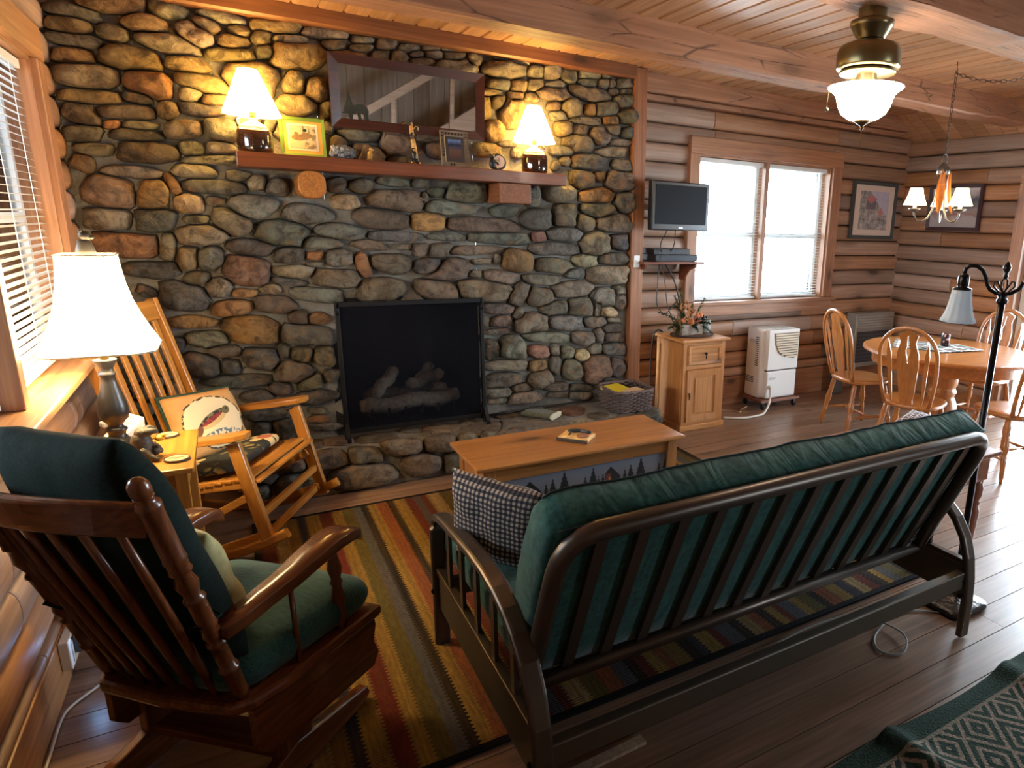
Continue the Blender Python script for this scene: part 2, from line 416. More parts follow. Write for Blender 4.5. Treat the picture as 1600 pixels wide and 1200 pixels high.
def log_wall(parent, ax, at, spans_of, z0, z1, mat, seed, ch=0.1455, bulge=0.052):
    """courses of half-round logs; ax 'x': wall at y=at facing -y, logs along x.  ax '-x': wall at x=at facing +x, logs along y.  ax '+x': wall at x=at facing -x"""
    rl = random.Random(seed); z = z1
    while z > z0 + 0.02:
        zb = max(z - ch, z0); spans = spans_of((z + zb) / 2); prof = []
        for i in range(9):
            a = math.pi * i / 8; prof.append((bulge * (math.sin(a) ** 0.45 if 0 < i < 8 else 0), z - (z - zb) * (0.5 - 0.5 * math.cos(a)) * 0.97 - 0.002))
        for a, b in spans:
            cuts = [a]
            if b - a > 1.2:
                c = a + rl.uniform(0.35, 1.3)
                while c < b - 0.35: cuts.append(c); c += rl.uniform(0.9, 1.9)
            cuts.append(b)
            for p, q in zip(cuts, cuts[1:]):
                e = 0.004; m = MB(); rings = []
                st = [(p + 0.001, 0.86), (p + e, 0.97), (p + 0.02, 1.0), (q - 0.02, 1.0), (q - e, 0.97), (q - 0.001, 0.86)] if q - p > 0.06 else [(p + 0.001, 1.0), (q - 0.001, 1.0)]
                for s_, k_ in st:
                    ring = []
                    for d, zz in prof:
                        d *= k_
                        ring.append((s_, at - d + 0.0, zz) if ax == 'x' else ((at + d, s_, zz) if ax == '-x' else (at - d, s_, zz)))
                    ring += [(s_, at + 0.03, prof[-1][1]), (s_, at + 0.03, prof[0][1])] if ax == 'x' else (
                        [(at - 0.03, s_, prof[-1][1]), (at - 0.03, s_, prof[0][1])] if ax == '-x' else [(at + 0.03, s_, prof[-1][1]), (at + 0.03, s_, prof[0][1])])
                    rings.append(ring)
                m.loft(rings); auto(part('log', m, mat, parent), 50)
        z = zb
def spans(a, b, holes):
    def f(z):
        out = [(a, b)]
        for h0, h1, z0, z1 in holes:
            if z0 < z < z1:
                out = [s for p, q in out for s in ((p, min(q, h0)), (max(p, h1), q)) if s[1] - s[0] > 0.02]
        return out
    return f
def holed_panel(m, ax, at0, at1, a, b, z0, z1, holes):
    """backing slab with rectangular holes (list a0,a1,z0,z1), holes must not overlap in the a direction"""
    cur = a
    def bx(p, q, u, v):
        if q - p < 1e-4 or v - u < 1e-4: return
        if ax == 'x': m.box((p, at0, u), (q, at1, v))
        else: m.box((at0, p, u), (at1, q, v))
    for h0, h1, u, v in sorted(holes):
        bx(cur, h0, z0, z1); bx(h0, h1, z0, u); bx(h0, h1, v, z1); cur = h1
    bx(cur, b, z0, z1); return m
# back wall with a window
WB = (3.95, 5.50, 0.97, 2.18)        # back window opening x0 x1 z0 z1
wback = struct('wall_back', holed_panel(MB(), 'x', YB + 0.075, YB + 0.16, 3.2, XR + 0.2, 0, ZC + 0.05, [WB]), M_dark, 'log wall with the double window')
log_wall(wback, 'x', YB + 0.052, spans(3.32, XR + 0.03, [(3.88, 5.60, 0.90, 2.25)]), 0.26, 2.53, W_log_x, 11)
struct('baseboard_back', MB().box((3.32, YB, 0), (XR, YB + 0.06, 0.262)), W_trim_x, 'wide flat baseboard timber under the back logs', bevel=0.004)
# left wall with a double window
WL = (1.69, 3.93, 0.97, 2.21)
wleft = struct('wall_left', holed_panel(MB(), 'y', -0.16, -0.072, YF - 0.1, YB + 0.2, 0, ZC + 0.05, [WL]), M_dark, 'log wall beside the viewer')
log_wall(wleft, '-x', -0.056, spans(YF, 4.52, [(1.58, 4.04, 0.90, 2.28)]), 0.18, 2.70, W_log_y, 12)
struct('baseboard_left', MB().box((-0.05, YF, 0), (0.0, 4.40, 0.19)), W_trim_y, 'flat baseboard board along the left log wall', bevel=0.004)
# right wall with a patio door
DR = (1.32, 3.28, 0.0, 2.06)
wright = struct('wall_right', holed_panel(MB(), 'y', XR + 0.072, XR + 0.16, YF - 0.1, YB + 0.2, 0, ZC + 0.05, [DR]), M_dark, 'log wall at the dining end')
log_wall(wright, '+x', XR + 0.052, spans(YF, YB + 0.03, [(1.24, 3.36, -0.1, 2.12)]), 0.10, 2.50, W_log_y, 13)
struct('baseboard_right', MB().box((XR, 3.40, 0), (XR + 0.05, YB, 0.11)), W_trim_y, 'low baseboard at the dining corner', bevel=0.004)
# rear wall behind the viewer: grey vertical planks, a window and a stair, seen in the mirror
W_grey = wood('grey_plank_wood', (186, 170, 150), (140, 122, 104), 'z', 0.6, 0.8, 0.2, 0.4)
RW = (4.6, 5.5, 0.95, 2.0)
wrear = struct('wall_rear', holed_panel(MB(), 'x', YF - 0.1, YF - 0.03, -0.2, XR + 0.2, 0, ZC + 0.05, [RW]), M_dark, 'plank wall behind the viewer')
x = 0.0
while x < XR:
    for a, b in ([(0, RW[2] - 0.02), (RW[3] + 0.02, ZC)] if (x + 0.23 > RW[0] and x < RW[1]) else [(0, ZC)]):
        part('plank', MB().box((x + 0.002, YF - 0.03, a), (x + 0.228, YF, b)), W_grey, wrear, bevel=0.004)
    x += 0.23

# ------------------------------------------------------------------ windows and door
M_white = plain('white_paint', (226, 228, 228), 0.45)
M_slat = plain('blind_white', (232, 236, 236), 0.5)
M_pane = glass_pane('window_glass')
def blind(name, label, ax, at, a, b, z0, z1, n, tilt, group):
    """venetian blind: headrail, slats, ladder cords and bottom rail.  ax 'x' lies in a wall at y=at, ax 'y' in a wall at x=at"""
    t = thing(name, label, 'window blind', ((a + b) / 2, at, z0) if ax == 'x' else (at, (a + b) / 2, z0), 0 if ax == 'x' else R_(90), group)
    w = (b - a); h = z1 - z0
    part('headrail', MB().box((-w / 2, -0.02, h - 0.035), (w / 2, 0.02, h)), M_slat, t, bevel=0.003)
    part('bottom_rail', MB().box((-w / 2, -0.014, 0.0), (w / 2, 0.014, 0.018)), M_slat, t, bevel=0.003)
    sm = MB(); c, s = math.cos(R_(tilt)), math.sin(R_(tilt)); d = 0.0125
    for xx in (-w / 2 + 0.004, w / 2 - 0.004): pass
    sm.loft([[(xx, -d * c, -d * s), (xx, 0, 0.0025), (xx, d * c, d * s), (xx, 0, 0.0012)] for xx in (-w / 2 + 0.004, w / 2 - 0.004)])
    me = sm.mesh('slat'); me.materials.append(M_slat)
    for i in range(n):
        o = bpy.data.objects.new('slat', me); COL.objects.link(o); o.parent = t; o.location = (0, 0, 0.03 + (h - 0.075) * i / (n - 1))
    for fx in (-0.36, 0.0, 0.36):
        part('cord', MB().tube([(fx * w, -0.013, 0.01), (fx * w, -0.013, h - 0.03)], 0.0012, 4), M_slat, t)
    return t
def sash(w, ax, at, a, b, z0, z1, mat):
    """white sash frames with a meeting rail and two panes, children of the window"""
    zm = z0 + (z1 - z0) * 0.48
    def bx(a0, a1, u, v, d0=-0.018, d1=0.018):
        return MB().box((a0, at + d0, u), (a1, at + d1, v)) if ax == 'x' else MB().box((at + d0, a0, u), (at + d1, a1, v))
    for a0, a1, u, v in ((a, a + 0.035, z0, z1), (b - 0.035, b, z0, z1), (a + 0.035, b - 0.035, z0, z0 + 0.045), (a + 0.035, b - 0.035, z1 - 0.04, z1), (a + 0.035, b - 0.035, zm - 0.02, zm + 0.02)):
        part('sash', bx(a0, a1, u, v), mat, w)
    for u, v in ((z0 + 0.045, zm - 0.02), (zm + 0.02, z1 - 0.04)):
        part('pane', bx(a + 0.035, b - 0.035, u, v, -0.002, 0.002), M_pane, w)
# back window
x0, x1, z0, z1 = WB; xm = 4.715
w1 = struct('window_1', MB().box((x0 - 0.10, YB - 0.035, z1), (x1 + 0.12, YB + 0.075, z1 + 0.135)), W_trim_x, 'double window with a knotty pine casing in the back wall', bevel=0.006)
part('casing', MB().box((x0 - 0.10, YB - 0.03, z0), (x0, YB + 0.075, z1)), W_trim_z, w1, bevel=0.005)
part('casing', MB().box((x1, YB - 0.03, z0), (x1 + 0.12, YB + 0.075, z1)), W_trim_z, w1, bevel=0.005)
part('window_sill', MB().box((x0 - 0.13, YB - 0.07, z0 - 0.03), (x1 + 0.15, YB + 0.16, z0)), W_trim_x, w1, bevel=0.006)
part('apron', MB().box((x0 - 0.11, YB - 0.03, z0 - 0.125), (x1 + 0.13, YB + 0.05, z0 - 0.03)), W_trim_x, w1, bevel=0.004)
part('mullion', MB().box((xm - 0.022, YB + 0.01, z0), (xm + 0.022, YB + 0.16, z1)), W_trim_z, w1, bevel=0.004)
for a, b in ((x0 - 0.001, x0 + 0.014), (x1 - 0.014, x1 + 0.001)): part('jamb', MB().box((a, YB + 0.0, z0), (b, YB + 0.16, z1)), W_trim_z, w1)
part('jamb', MB().box((x0, YB + 0.0, z1 - 0.014), (x1, YB + 0.16, z1 + 0.001)), W_trim_x, w1)
for a, b in ((x0 + 0.014, xm - 0.022), (xm + 0.022, x1 - 0.014)): sash(w1, 'x', YB + 0.12, a, b, z0, z1 - 0.014, M_white)
blind('window_blind', 'white slatted blind in the back window, beside the television', 'x', YB + 0.055, x0 + 0.02, xm - 0.026, z0 + 0.006, z1 - 0.018, 44, 8, 'blinds of the back window')
blind('window_blind', 'white slatted blind in the back window, beside the framed cottage print', 'x', YB + 0.055, xm + 0.026, x1 - 0.02, z0 + 0.006, z1 - 0.018, 44, 8, 'blinds of the back window')
# left window
y0, y1, z0, z1 = WL; ym = 2.81
w2 = struct('window_2', MB().box((-0.075, y0 - 0.13, z1), (0.030, y1 + 0.135, z1 + 0.14)), W_trim_y, 'double window with honey pine casing in the left wall', bevel=0.006)
for a, b in ((y0 - 0.13, y0), (y1 + 0.005, y1 + 0.13)): part('casing', MB().box((-0.075, a, z0), (0.025, b, z1)), W_trim_z, w2, bevel=0.005)
part('window_sill', MB().box((-0.16, y0 - 0.15, z0 - 0.03), (0.085, y1 + 0.14, z0)), W_trim_y, w2, bevel=0.008)
part('apron', MB().box((-0.075, y0 - 0.12, z0 - 0.075), (0.02, y1 + 0.12, z0 - 0.03)), W_trim_y, w2, bevel=0.004)
part('mullion', MB().box((-0.16, ym - 0.03, z0), (0.02, ym + 0.03, z1)), W_trim_z, w2, bevel=0.004)
for a, b in ((y0 - 0.001, y0 + 0.014), (y1 - 0.012, y1 + 0.005)): part('jamb', MB().box((-0.16, a, z0), (0.0, b, z1)), W_trim_z, w2)
part('jamb', MB().box((-0.16, y0, z1 - 0.014), (0.0, y1, z1 + 0.001)), W_trim_y, w2)
for a, b in ((y0 + 0.014, ym - 0.03), (ym + 0.03, y1 - 0.012)): sash(w2, 'y', -0.12, a, b, z0, z1 - 0.014, M_white)
blind('window_blind', 'white slatted blind in the left window, behind the white lampshade', 'y', -0.05, ym + 0.034, y1 - 0.018, z0 + 0.01, z1 - 0.02, 40, 12, 'blinds of the left window')
blind('window_blind', 'white slatted blind in the left window, at the left edge of the photo', 'y', -0.05, y0 + 0.02, ym - 0.034, z0 + 0.01, z1 - 0.02, 40, 12, 'blinds of the left window')
# patio door
y0, y1, z0, z1 = DR
d1 = struct('door_1', MB().box((XR - 0.03, y0 - 0.11, z1), (XR + 0.08, y1 + 0.11, z1 + 0.12)), W_trim_y, 'glazed patio door at the dining end', bevel=0.005)
for a, b in ((y0 - 0.11, y0), (y1, y1 + 0.11)): part('casing', MB().box((XR - 0.03, a, 0), (XR + 0.08, b, z1)), W_trim_z, d1, bevel=0.005)
ymid = (y0 + y1) / 2
for a, b in ((y0, ymid + 0.03), (ymid - 0.03, y1)):
    xx = XR + (0.06 if a == y0 else 0.10)
    for p, q, u, v in ((a, a + 0.06, 0.02, z1), (b - 0.06, b, 0.02, z1), (a + 0.06, b - 0.06, 0.02, 0.10), (a + 0.06, b - 0.06, z1 - 0.06, z1)):
        part('door_frame', MB().box((xx - 0.018, p, u), (xx + 0.018, q, v)), M_white, d1)
    part('pane', MB().box((xx - 0.003, a + 0.06, 0.10), (xx + 0.003, b - 0.06, z1 - 0.06)), M_pane, d1)
part('threshold', MB().box((XR - 0.02, y0, 0), (XR + 0.14, y1, 0.02)), plain('threshold_metal', (170, 170, 170), 0.35, 1.0), d1)
# rear window
x0, x1, z0, z1 = RW
w3 = struct('window_3', MB().box((x0 - 0.08, YF, z1), (x1 + 0.08, YF + 0.03, z1 + 0.1)), W_trim_x, 'window in the plank wall behind the viewer', bevel=0.004)
for a, b in ((x0 - 0.08, x0), (x1, x1 + 0.08)): part('casing', MB().box((a, YF, z0), (b, YF + 0.03, z1)), W_trim_z, w3)
part('window_sill', MB().box((x0 - 0.1, YF - 0.1, z0 - 0.03), (x1 + 0.1, YF + 0.06, z0)), W_trim_x, w3)
sash(w3, 'x', YF - 0.07, x0, x1, z0, z1, M_white)

# outside: a porch wall facing the left window and snowy bright ground
W_porch = wood('porch_wood', (176, 128, 92), (120, 80, 56), 'z', 0.7, 0.8, 0.4, 0.3)
pw = thing('porch_wall', 'brown board wall of the porch outside the left window', 'wall', (-2.2, 2.8, -0.3))
for i in range(22):
    part('board', MB().box((-0.03, -3.2 + i * 0.29, 0), (0.0, -3.2 + i * 0.29 + 0.28, 2.0)), W_porch, pw, bevel=0.004)
for i in range(3):
    pp = thing('porch_post', ('square porch post outside the left window, nearest the chimney', 'square porch post outside the left window, middle one', 'square porch post outside the left window, nearest the viewer')[i], 'post', (-1.5, 4.6 - i * 1.6, -0.3))
    part('post_shaft', MB().box((-0.06, -0.06, 0), (0.06, 0.06, 2.7)), W_porch, pp, bevel=0.006); part('post_base', MB().box((-0.08, -0.08, 0), (0.08, 0.08, 0.12)), W_porch, pp, bevel=0.006)
struct('ground', MB().box((-12, -14, -0.42), (18, 16, -0.30)), plain('ground_pale', (168, 168, 160), 0.9), 'pale open ground outside the windows')
for i in range(1):  # overhead boards added to cut the sky light entering the left window
    pr_ = thing('added_porch_roof', 'board porch roof added outside the left window to block sky light', 'roof', (-0.2, 2.8, 2.42))
    for k in range(13): part('board', MB().box((-2.3 + k * 0.17, -4.5, 0.02 * 0), (-2.3 + k * 0.17 + 0.165, 4.5, 0.03)), W_porch, pr_)
# ------------------------------------------------------------------ stone chimney wall
# every stone: centre x y, width, height in pixels of a crop (scale, origin), tilt, colour letter; laid out on the wall plane
SROWS = {
 (0, 0, 0.25): """450 75 400 95 12 t;690 30 440 120 5 y;1050 70 260 100 12 t;430 165 300 120 8 y;705 210 200 110 15 b;910 155 320 110 10 y;470 250 380 90 10 t;460 355 270 100 8 y;810 365 410 150 8 y;1060 285 420 130 18 t;1220 215 260 130 28 l;1380 110 340 80 14 l;1280 165 180 110 15 t;1165 400 280 120 8 y;540 480 420 160 6 t;930 530 340 170 15 o;560 605 400 100 4 y;860 610 200 70 10 d;1185 590 150 90 5 t;1270 520 360 110 14 y;510 710 260 130 15 b;770 705 400 85 2 b;1050 690 140 115 15 y;1250 690 280 80 10 d;1340 625 160 70 0 y;700 780 110 60 0 o;870 785 220 60 4 t;520 835 250 100 2 b;850 845 330 80 5 b;1145 810 250 120 3 t;1380 810 230 160 15 t;590 935 270 80 5 b;930 955 410 145 2 b;1195 930 165 90 5 t;1380 920 190 80 6 l;520 1020 160 110 20 o;830 1075 380 85 4 t;1460 265 200 90 5 y;1435 345 320 90 3 y;1490 195 150 90 15 y;1320 1000 380 60 0 l;1210 1070 300 90 3 l;1490 1095 170 70 0 t""",
 (100, 260, 0.1875): """375 215 460 260 5 r;745 240 270 240 10 o;910 150 240 90 58 o;1250 175 540 120 6 d;1040 310 270 165 8 p;1260 290 180 80 4 l;360 435 420 180 4 t;760 450 350 185 4 d;1100 445 240 85 0 t;500 655 620 200 4 o;870 670 150 240 8 t;1140 575 450 170 4 t;1035 770 190 200 0 y;1215 765 240 210 -25 g;1400 460 340 200 28 t;1525 870 410 260 5 r;730 860 470 150 0 d;1110 930 250 120 -5 t;1290 1005 235 170 0 t;1500 1055 220 75 2 o;1000 1080 440 230 10 d;700 1040 200 80 20 d""",
 (100, 430, 0.275): """1440 110 290 85 3 g;955 185 240 95 -4 o;1200 165 235 105 2 b;730 265 290 75 2 o;1060 310 330 165 4 o;1330 240 110 85 0 b;1450 245 120 75 0 o;1375 335 300 115 5 g;820 360 250 100 -2 t;910 430 180 75 -2 b;1125 470 220 120 0 g;1245 430 75 90 0 g;1345 450 120 90 0 b;1480 460 120 110 0 b;780 510 210 135 10 d;950 520 115 90 0 d;1300 545 210 130 4 t;985 600 410 75 -3 d;1400 610 150 90 -20 t;1520 570 90 70 0 b;1100 690 190 80 0 d;1230 640 130 80 0 d;1430 690 240 85 -3 d;1140 785 270 80 0 d;1440 770 110 40 0 o;1445 815 110 45 0 o;1480 860 180 45 0 g;1130 880 130 90 0 d;1240 870 120 120 0 d;390 530 230 180 0 d;500 640 160 130 0 d;600 540 80 100 0 d;650 390 90 80 0 d;430 760 200 120 0 d;470 95 90 55 0 d;300 690 160 120 0 d;620 640 100 90 0 b;150 690 150 130 0 d;180 850 190 130 0 b;360 870 150 110 0 d;540 840 170 110 0 d;720 800 170 100 0 b;880 850 180 90 0 d;860 720 170 90 0 d;60 830 150 130 0 d""",
 (380, 250, 0.1875): """115 190 150 140 0 l;285 230 210 150 10 g;80 385 400 210 3 g;775 205 175 140 0 b;985 215 210 130 5 g;850 350 230 130 0 p;1290 335 500 180 4 t;535 450 440 170 3 g;1150 495 500 170 6 b;1530 515 300 150 3 o;325 610 440 230 5 d;815 595 430 140 8 g;1265 635 450 90 2 g;640 690 320 110 3 g;1050 710 300 90 6 b;1330 720 150 50 0 g;1510 750 210 120 0 b;60 730 420 145 5 d;380 790 260 145 0 d;590 795 140 80 0 o;800 810 230 150 0 g;1000 880 220 120 65 o;1240 860 340 180 4 b;1560 890 300 160 5 d;410 925 360 110 3 t;370 1010 320 60 8 g;600 865 150 40 0 g;775 985 400 160 3 b;1140 1075 370 200 2 b;230 1075 170 90 0 p;1250 180 280 90 5 g;1480 190 150 90 0 g""",
 (660, 260, 0.2125): """330 190 310 165 0 t;95 190 130 75 0 g;10 230 70 80 0 g;200 305 400 100 4 g;600 330 220 95 0 d;440 430 520 110 2 b;185 515 270 75 2 g;570 530 470 90 2 d;850 515 110 90 0 r;810 225 110 160 0 g;1000 190 270 140 3 t;830 390 230 165 2 d;1040 360 180 165 0 t;1040 500 260 105 2 g;1195 415 135 140 15 t;1265 565 215 185 -10 t;965 605 370 100 2 d;1275 210 250 125 0 o;1290 325 255 120 5 t;1480 265 150 160 0 t;1390 415 260 150 0 t;1435 555 140 120 0 d;1175 100 190 150 10 t;1295 75 95 85 0 o;1440 110 200 160 10 t;95 615 250 110 -3 t;380 615 400 75 -3 b;700 695 240 165 5 o;430 700 150 45 0 o;550 680 45 75 0 g;960 730 280 120 5 b;1190 695 180 100 0 t;1400 680 220 90 -4 b;170 760 370 160 -3 b;580 815 270 105 6 b;390 790 110 60 0 t;880 830 280 80 2 t;1120 790 150 80 0 g;1355 795 320 135 0 t;110 905 330 150 8 b;450 910 410 165 4 b;705 935 190 115 -60 b;860 960 195 145 0 t;1100 900 290 125 -8 t;1315 960 180 130 0 g;965 1040 230 110 -4 b;1150 1030 180 140 -5 t;1440 990 90 130 0 t;1440 910 90 80 0 g;1365 1070 120 80 10 p;560 1045 240 80 3 t;1280 1045 55 130 0 g""",
 (720, 460, 0.1875): """330 225 190 100 -8 b;205 225 60 100 0 b;590 240 270 190 0 t;480 160 80 110 0 b;870 235 320 135 2 g;1110 230 200 85 0 t;1270 210 100 45 0 b;1255 280 170 75 -3 b;1270 355 160 80 0 b;300 310 220 55 -4 b;710 355 400 100 2 t;1010 365 190 125 5 t;1145 340 95 120 0 t;250 460 130 180 0 d;430 440 215 200 0 g;640 475 200 110 0 r;780 460 80 110 0 g;885 480 115 110 0 t;1005 505 125 100 0 p;1110 450 120 100 0 t;1265 455 190 110 0 g;1120 620 250 240 -15 r;915 625 180 175 0 t;785 590 100 160 0 t;635 595 155 105 0 o;380 590 370 95 -2 t;350 715 330 120 -6 t;660 700 220 150 -15 t;320 815 215 85 -3 t;505 775 170 80 0 b;780 770 240 85 0 b;1000 775 195 65 0 b;530 855 250 110 -8 t;300 885 170 55 -8 b;815 830 180 60 0 b;990 840 190 75 0 b;1295 610 120 170 0 g;1225 720 160 70 0 g""",
 (300, 0, 0.25): """520 165 330 80 4 y;830 215 280 80 8 l;435 240 130 85 5 y;455 330 120 85 0 t;650 355 340 170 3 y;620 250 230 55 5 l;890 275 160 85 5 t;1060 250 150 55 5 l;1215 275 135 75 0 t;1050 305 150 60 0 t;1175 345 110 70 0 t;1290 355 100 80 0 t;1350 305 130 60 0 l;1490 300 120 45 0 l;1400 340 90 50 0 t;1515 345 120 65 0 t;1440 390 160 60 0 t;370 500 360 210 15 y;635 520 140 160 20 y;780 570 140 160 0 y;650 660 260 140 8 y;830 690 70 110 0 y;980 350 220 70 5 y;490 790 90 90 0 t;1040 850 280 80 4 t;1270 900 200 150 5 t;1100 960 200 110 10 b;1300 1000 160 50 0 b;850 800 60 80 0 y;1530 940 130 110 0 b;1450 860 200 60 0 b;360 760 170 90 0 t;560 820 120 110 0 t;700 830 150 100 0 y;920 900 100 120 0 t""",
 (600, 0, 0.25): """430 350 140 80 10 t;430 310 160 40 0 l;560 380 85 90 0 l;610 335 100 40 5 t;730 360 100 45 0 b;850 380 120 60 8 l;750 440 290 120 6 t;965 395 80 40 0 b;940 455 100 90 0 t;1035 450 110 115 0 l;1150 475 100 90 0 t;1280 470 160 65 5 t;1270 515 120 70 0 g;1365 525 75 70 0 o;1390 475 80 40 0 t;1415 525 50 60 0 g;1500 525 110 75 0 g;1515 570 90 45 0 t;715 530 140 90 -5 g;835 540 100 85 0 y;940 530 110 80 0 t;1065 530 130 55 0 t;1050 585 210 90 6 t;1285 590 270 90 14 t;1430 575 70 50 0 g;1495 635 140 90 0 t;450 420 280 100 0 t;670 575 150 50 0 y;710 640 90 85 0 t;625 680 80 160 0 y;800 710 170 190 0 y;815 600 110 60 0 y;920 610 90 60 0 y;675 820 155 150 0 y;1060 665 90 60 0 y;1170 680 130 120 0 t;1285 685 75 85 0 o;1375 680 150 105 0 g;1090 725 120 60 0 t;1265 755 200 55 3 t;1415 755 110 70 0 o;1515 730 110 100 0 d;1115 805 105 95 0 y;1220 810 100 70 0 t;1345 850 125 115 0 t;1415 810 100 75 0 t;1205 900 200 110 6 t;1520 835 90 90 0 g;1475 890 160 50 0 t;1420 950 210 70 2 t;765 900 130 40 0 l;640 935 190 90 0 y;830 960 80 70 0 l;1275 1010 215 110 0 g;1130 1010 70 65 0 t;1490 1035 150 80 0 t;1070 1040 60 60 0 l;1110 940 140 70 0 t""",
}
SCOL = {'t': (138, 128, 108), 'y': (156, 134, 92), 'o': (168, 126, 80), 'r': (148, 112, 92), 'b': (122, 108, 90), 'd': (98, 95, 88), 'g': (120, 118, 108), 'l': (170, 160, 138), 'p': (184, 158, 124)}
M_stone = stone_mat('river_stone'); M_mortar = mortar_mat('mortar')
YM = 4.485                                         # mortar plane of the chimney wall
class Stone: pass
def parse(rows, box=None):
    out = []
    for (ox, oy, s), txt in rows.items():
        for r in txt.split(';'):
            q = r.split(); st = Stone(); st.c = q[5]
            st.x = ox + float(q[0]) * s; st.y = oy + float(q[1]) * s; st.a = float(q[2]) * s / 2; st.b = float(q[3]) * s / 2; st.t = R_(float(q[4])); out.append(st)
    return out
def sdist(st, x, y, e=2.6):
    c, s = math.cos(st.t), math.sin(st.t); dx, dy = x - st.x, y - st.y
    u = abs(dx * c + dy * s) / st.a; v = abs(-dx * s + dy * c) / st.b
    return (u ** e + v ** e) ** (1 / e)
def outline(st, nb, n, rs, gap=0.035):
    """outline in the photo's plane, pushed in where a neighbour stone takes over"""
    pts = []; ph = rs.uniform(0, 6.28); ph2 = rs.uniform(0, 6.28); ex = rs.choice((2.1, 2.4, 3.0, 4.0, 5.5))
    c, s = math.cos(st.t), math.sin(st.t)
    for k in range(n):
        a = 2 * math.pi * k / n; ca, sa = math.cos(a), math.sin(a)
        r = (abs(ca) ** ex + abs(sa) ** ex) ** (-1 / ex) * (1.04 + 0.06 * math.sin(2 * a + ph) + 0.06 * math.sin(3 * a + ph2) + 0.03 * math.sin(5 * a + ph) + rs.uniform(-0.03, 0.03))
        for _ in range(26):
            u, v = st.a * r * ca, st.b * r * sa
            x = st.x + u * c - v * s; y = st.y + u * s + v * c
            di = sdist(st, x, y)
            if all(di < sdist(o, x, y) - gap for o in nb): break
            r *= 0.955
        pts.append((x, y))
    return pts
def lay_stone(parent, st, nb, to_w, nrm, rs, h, n=22, name='stone', mat=None):
    """a rounded stone with its outline on a wall plane, bulging along nrm"""
    poly = [to_w(*p) for p in outline(st, nb, n, rs)]
    cen = sum(poly, Vector()) / n; N = Vector(nrm)
    mb = MB(); rings = []; sd = rs.uniform(0, 100); flat = rs.uniform(0.25, 0.6)
    tl = Vector((rs.uniform(-0.25, 0.25), rs.uniform(-0.25, 0.25), rs.uniform(-0.25, 0.25)))
    for fr, hh in ((1.03, -0.25), (0.99, 0.25), (0.93, 0.6), (0.80, 0.88), (0.55, 1.0), (0.25, 1.03)):
        ring = []
        for p in poly:
            q = cen + (p - cen) * fr
            nz = mnoise.noise((p - cen) * fr * 9 + Vector((sd, sd, sd))) * 0.5 + mnoise.noise((p - cen) * fr * 24 + Vector((sd, 0, sd))) * 0.3
            ring.append(q + N * (h * (hh + (nz if hh > 0 else 0) + (tl.dot((q - cen)) * 4 if hh > 0.5 else 0))) - cen)
        rings.append(ring)
    mb.loft(rings); o = part(name, mb, mat or M_stone, parent, smooth=True); o.location = cen
    base = SCOL[st.c]; k = rs.uniform(0.86, 1.16)
    o.color = lin(tuple(min(255, v * k * rs.uniform(0.96, 1.04)) for v in base)); return o
FB = (1.135, 2.035, 0.20, 1.075)                   # firebox opening x0 x1 z0 z1
def mort(m):
    y = YM
    def quad(a, b, u, v):
        nx = max(1, int((b - a) / 0.05)); nz = max(1, int((v - u) / 0.05))
        m.grid(lambda s, t: (a + (b - a) * s, y + 0.015 * mnoise.noise(Vector(((a + (b - a) * s) * 9, (u + (v - u) * t) * 9, 3.3))), u + (v - u) * t), nx, nz)
    quad(-0.06, FB[0], 0, ZC); quad(FB[1], 3.25, 0, ZC); quad(FB[0], FB[1], FB[3], ZC); quad(FB[0], FB[1], 0, FB[2]); return m
wfire = struct('wall_fireplace', mort(MB()), M_mortar, 'river stone chimney wall with grey mortar', smooth=True)
sts = parse(SROWS); rs = random.Random(5)
sts_draw = sorted(sts, key=lambda q: -q.a * q.b)
REST = []
for ii, st in enumerate(sts_draw):
    nb = [o for o in sts if o is not st and abs(o.x - st.x) < st.a + o.a + st.b + 4 and abs(o.y - st.y) < st.b + o.b + st.a * 0.5 + 4]
    dist = (onY(st.x, st.y, YM) - CAM).length
    hgt = min(0.075, max(0.028, min(st.a, st.b) / FPX * dist * 0.9))
    so_ = lay_stone(wfire, st, nb, lambda x, y: onY(x, y, YM - 0.015), (0, -1, 0), rs, hgt)
    if ii >= 298: REST.append(so_)
if REST:      # the smallest filler stones become one part
    m = MB()
    for o in REST:
        m.add([v.co + o.location for v in o.data.vertices], [tuple(p.vertices) for p in o.data.polygons])
    fill = part('filler_stones', m, M_stone, wfire, smooth=True); fill['kind'] = 'stuff'; fill.color = lin(SCOL['t'])
    for o in REST: bpy.data.objects.remove(o)
# firebox: dark brick-lined recess
M_soot = plain('soot', (16, 16, 18), 0.85)
fb = MB(); x0, x1, z0, z1 = FB
fb.box((x0 - 0.03, YM + 0.45, z0), (x1 + 0.03, YM + 0.50, z1)); fb.box((x0 - 0.03, YM - 0.02, z0 - 0.02), (x1 + 0.03, YM + 0.5, z0 + 0.02)); fb.box((x0 - 0.03, YM + 0.0, z1), (x1 + 0.03, YM + 0.5, z1 + 0.03))
fb.box((x0 - 0.04, YM + 0.0, z0), (x0, YM + 0.5, z1)); fb.box((x1, YM + 0.0, z0), (x1 + 0.04, YM + 0.5, z1))
part('firebox', fb, M_soot, wfire)

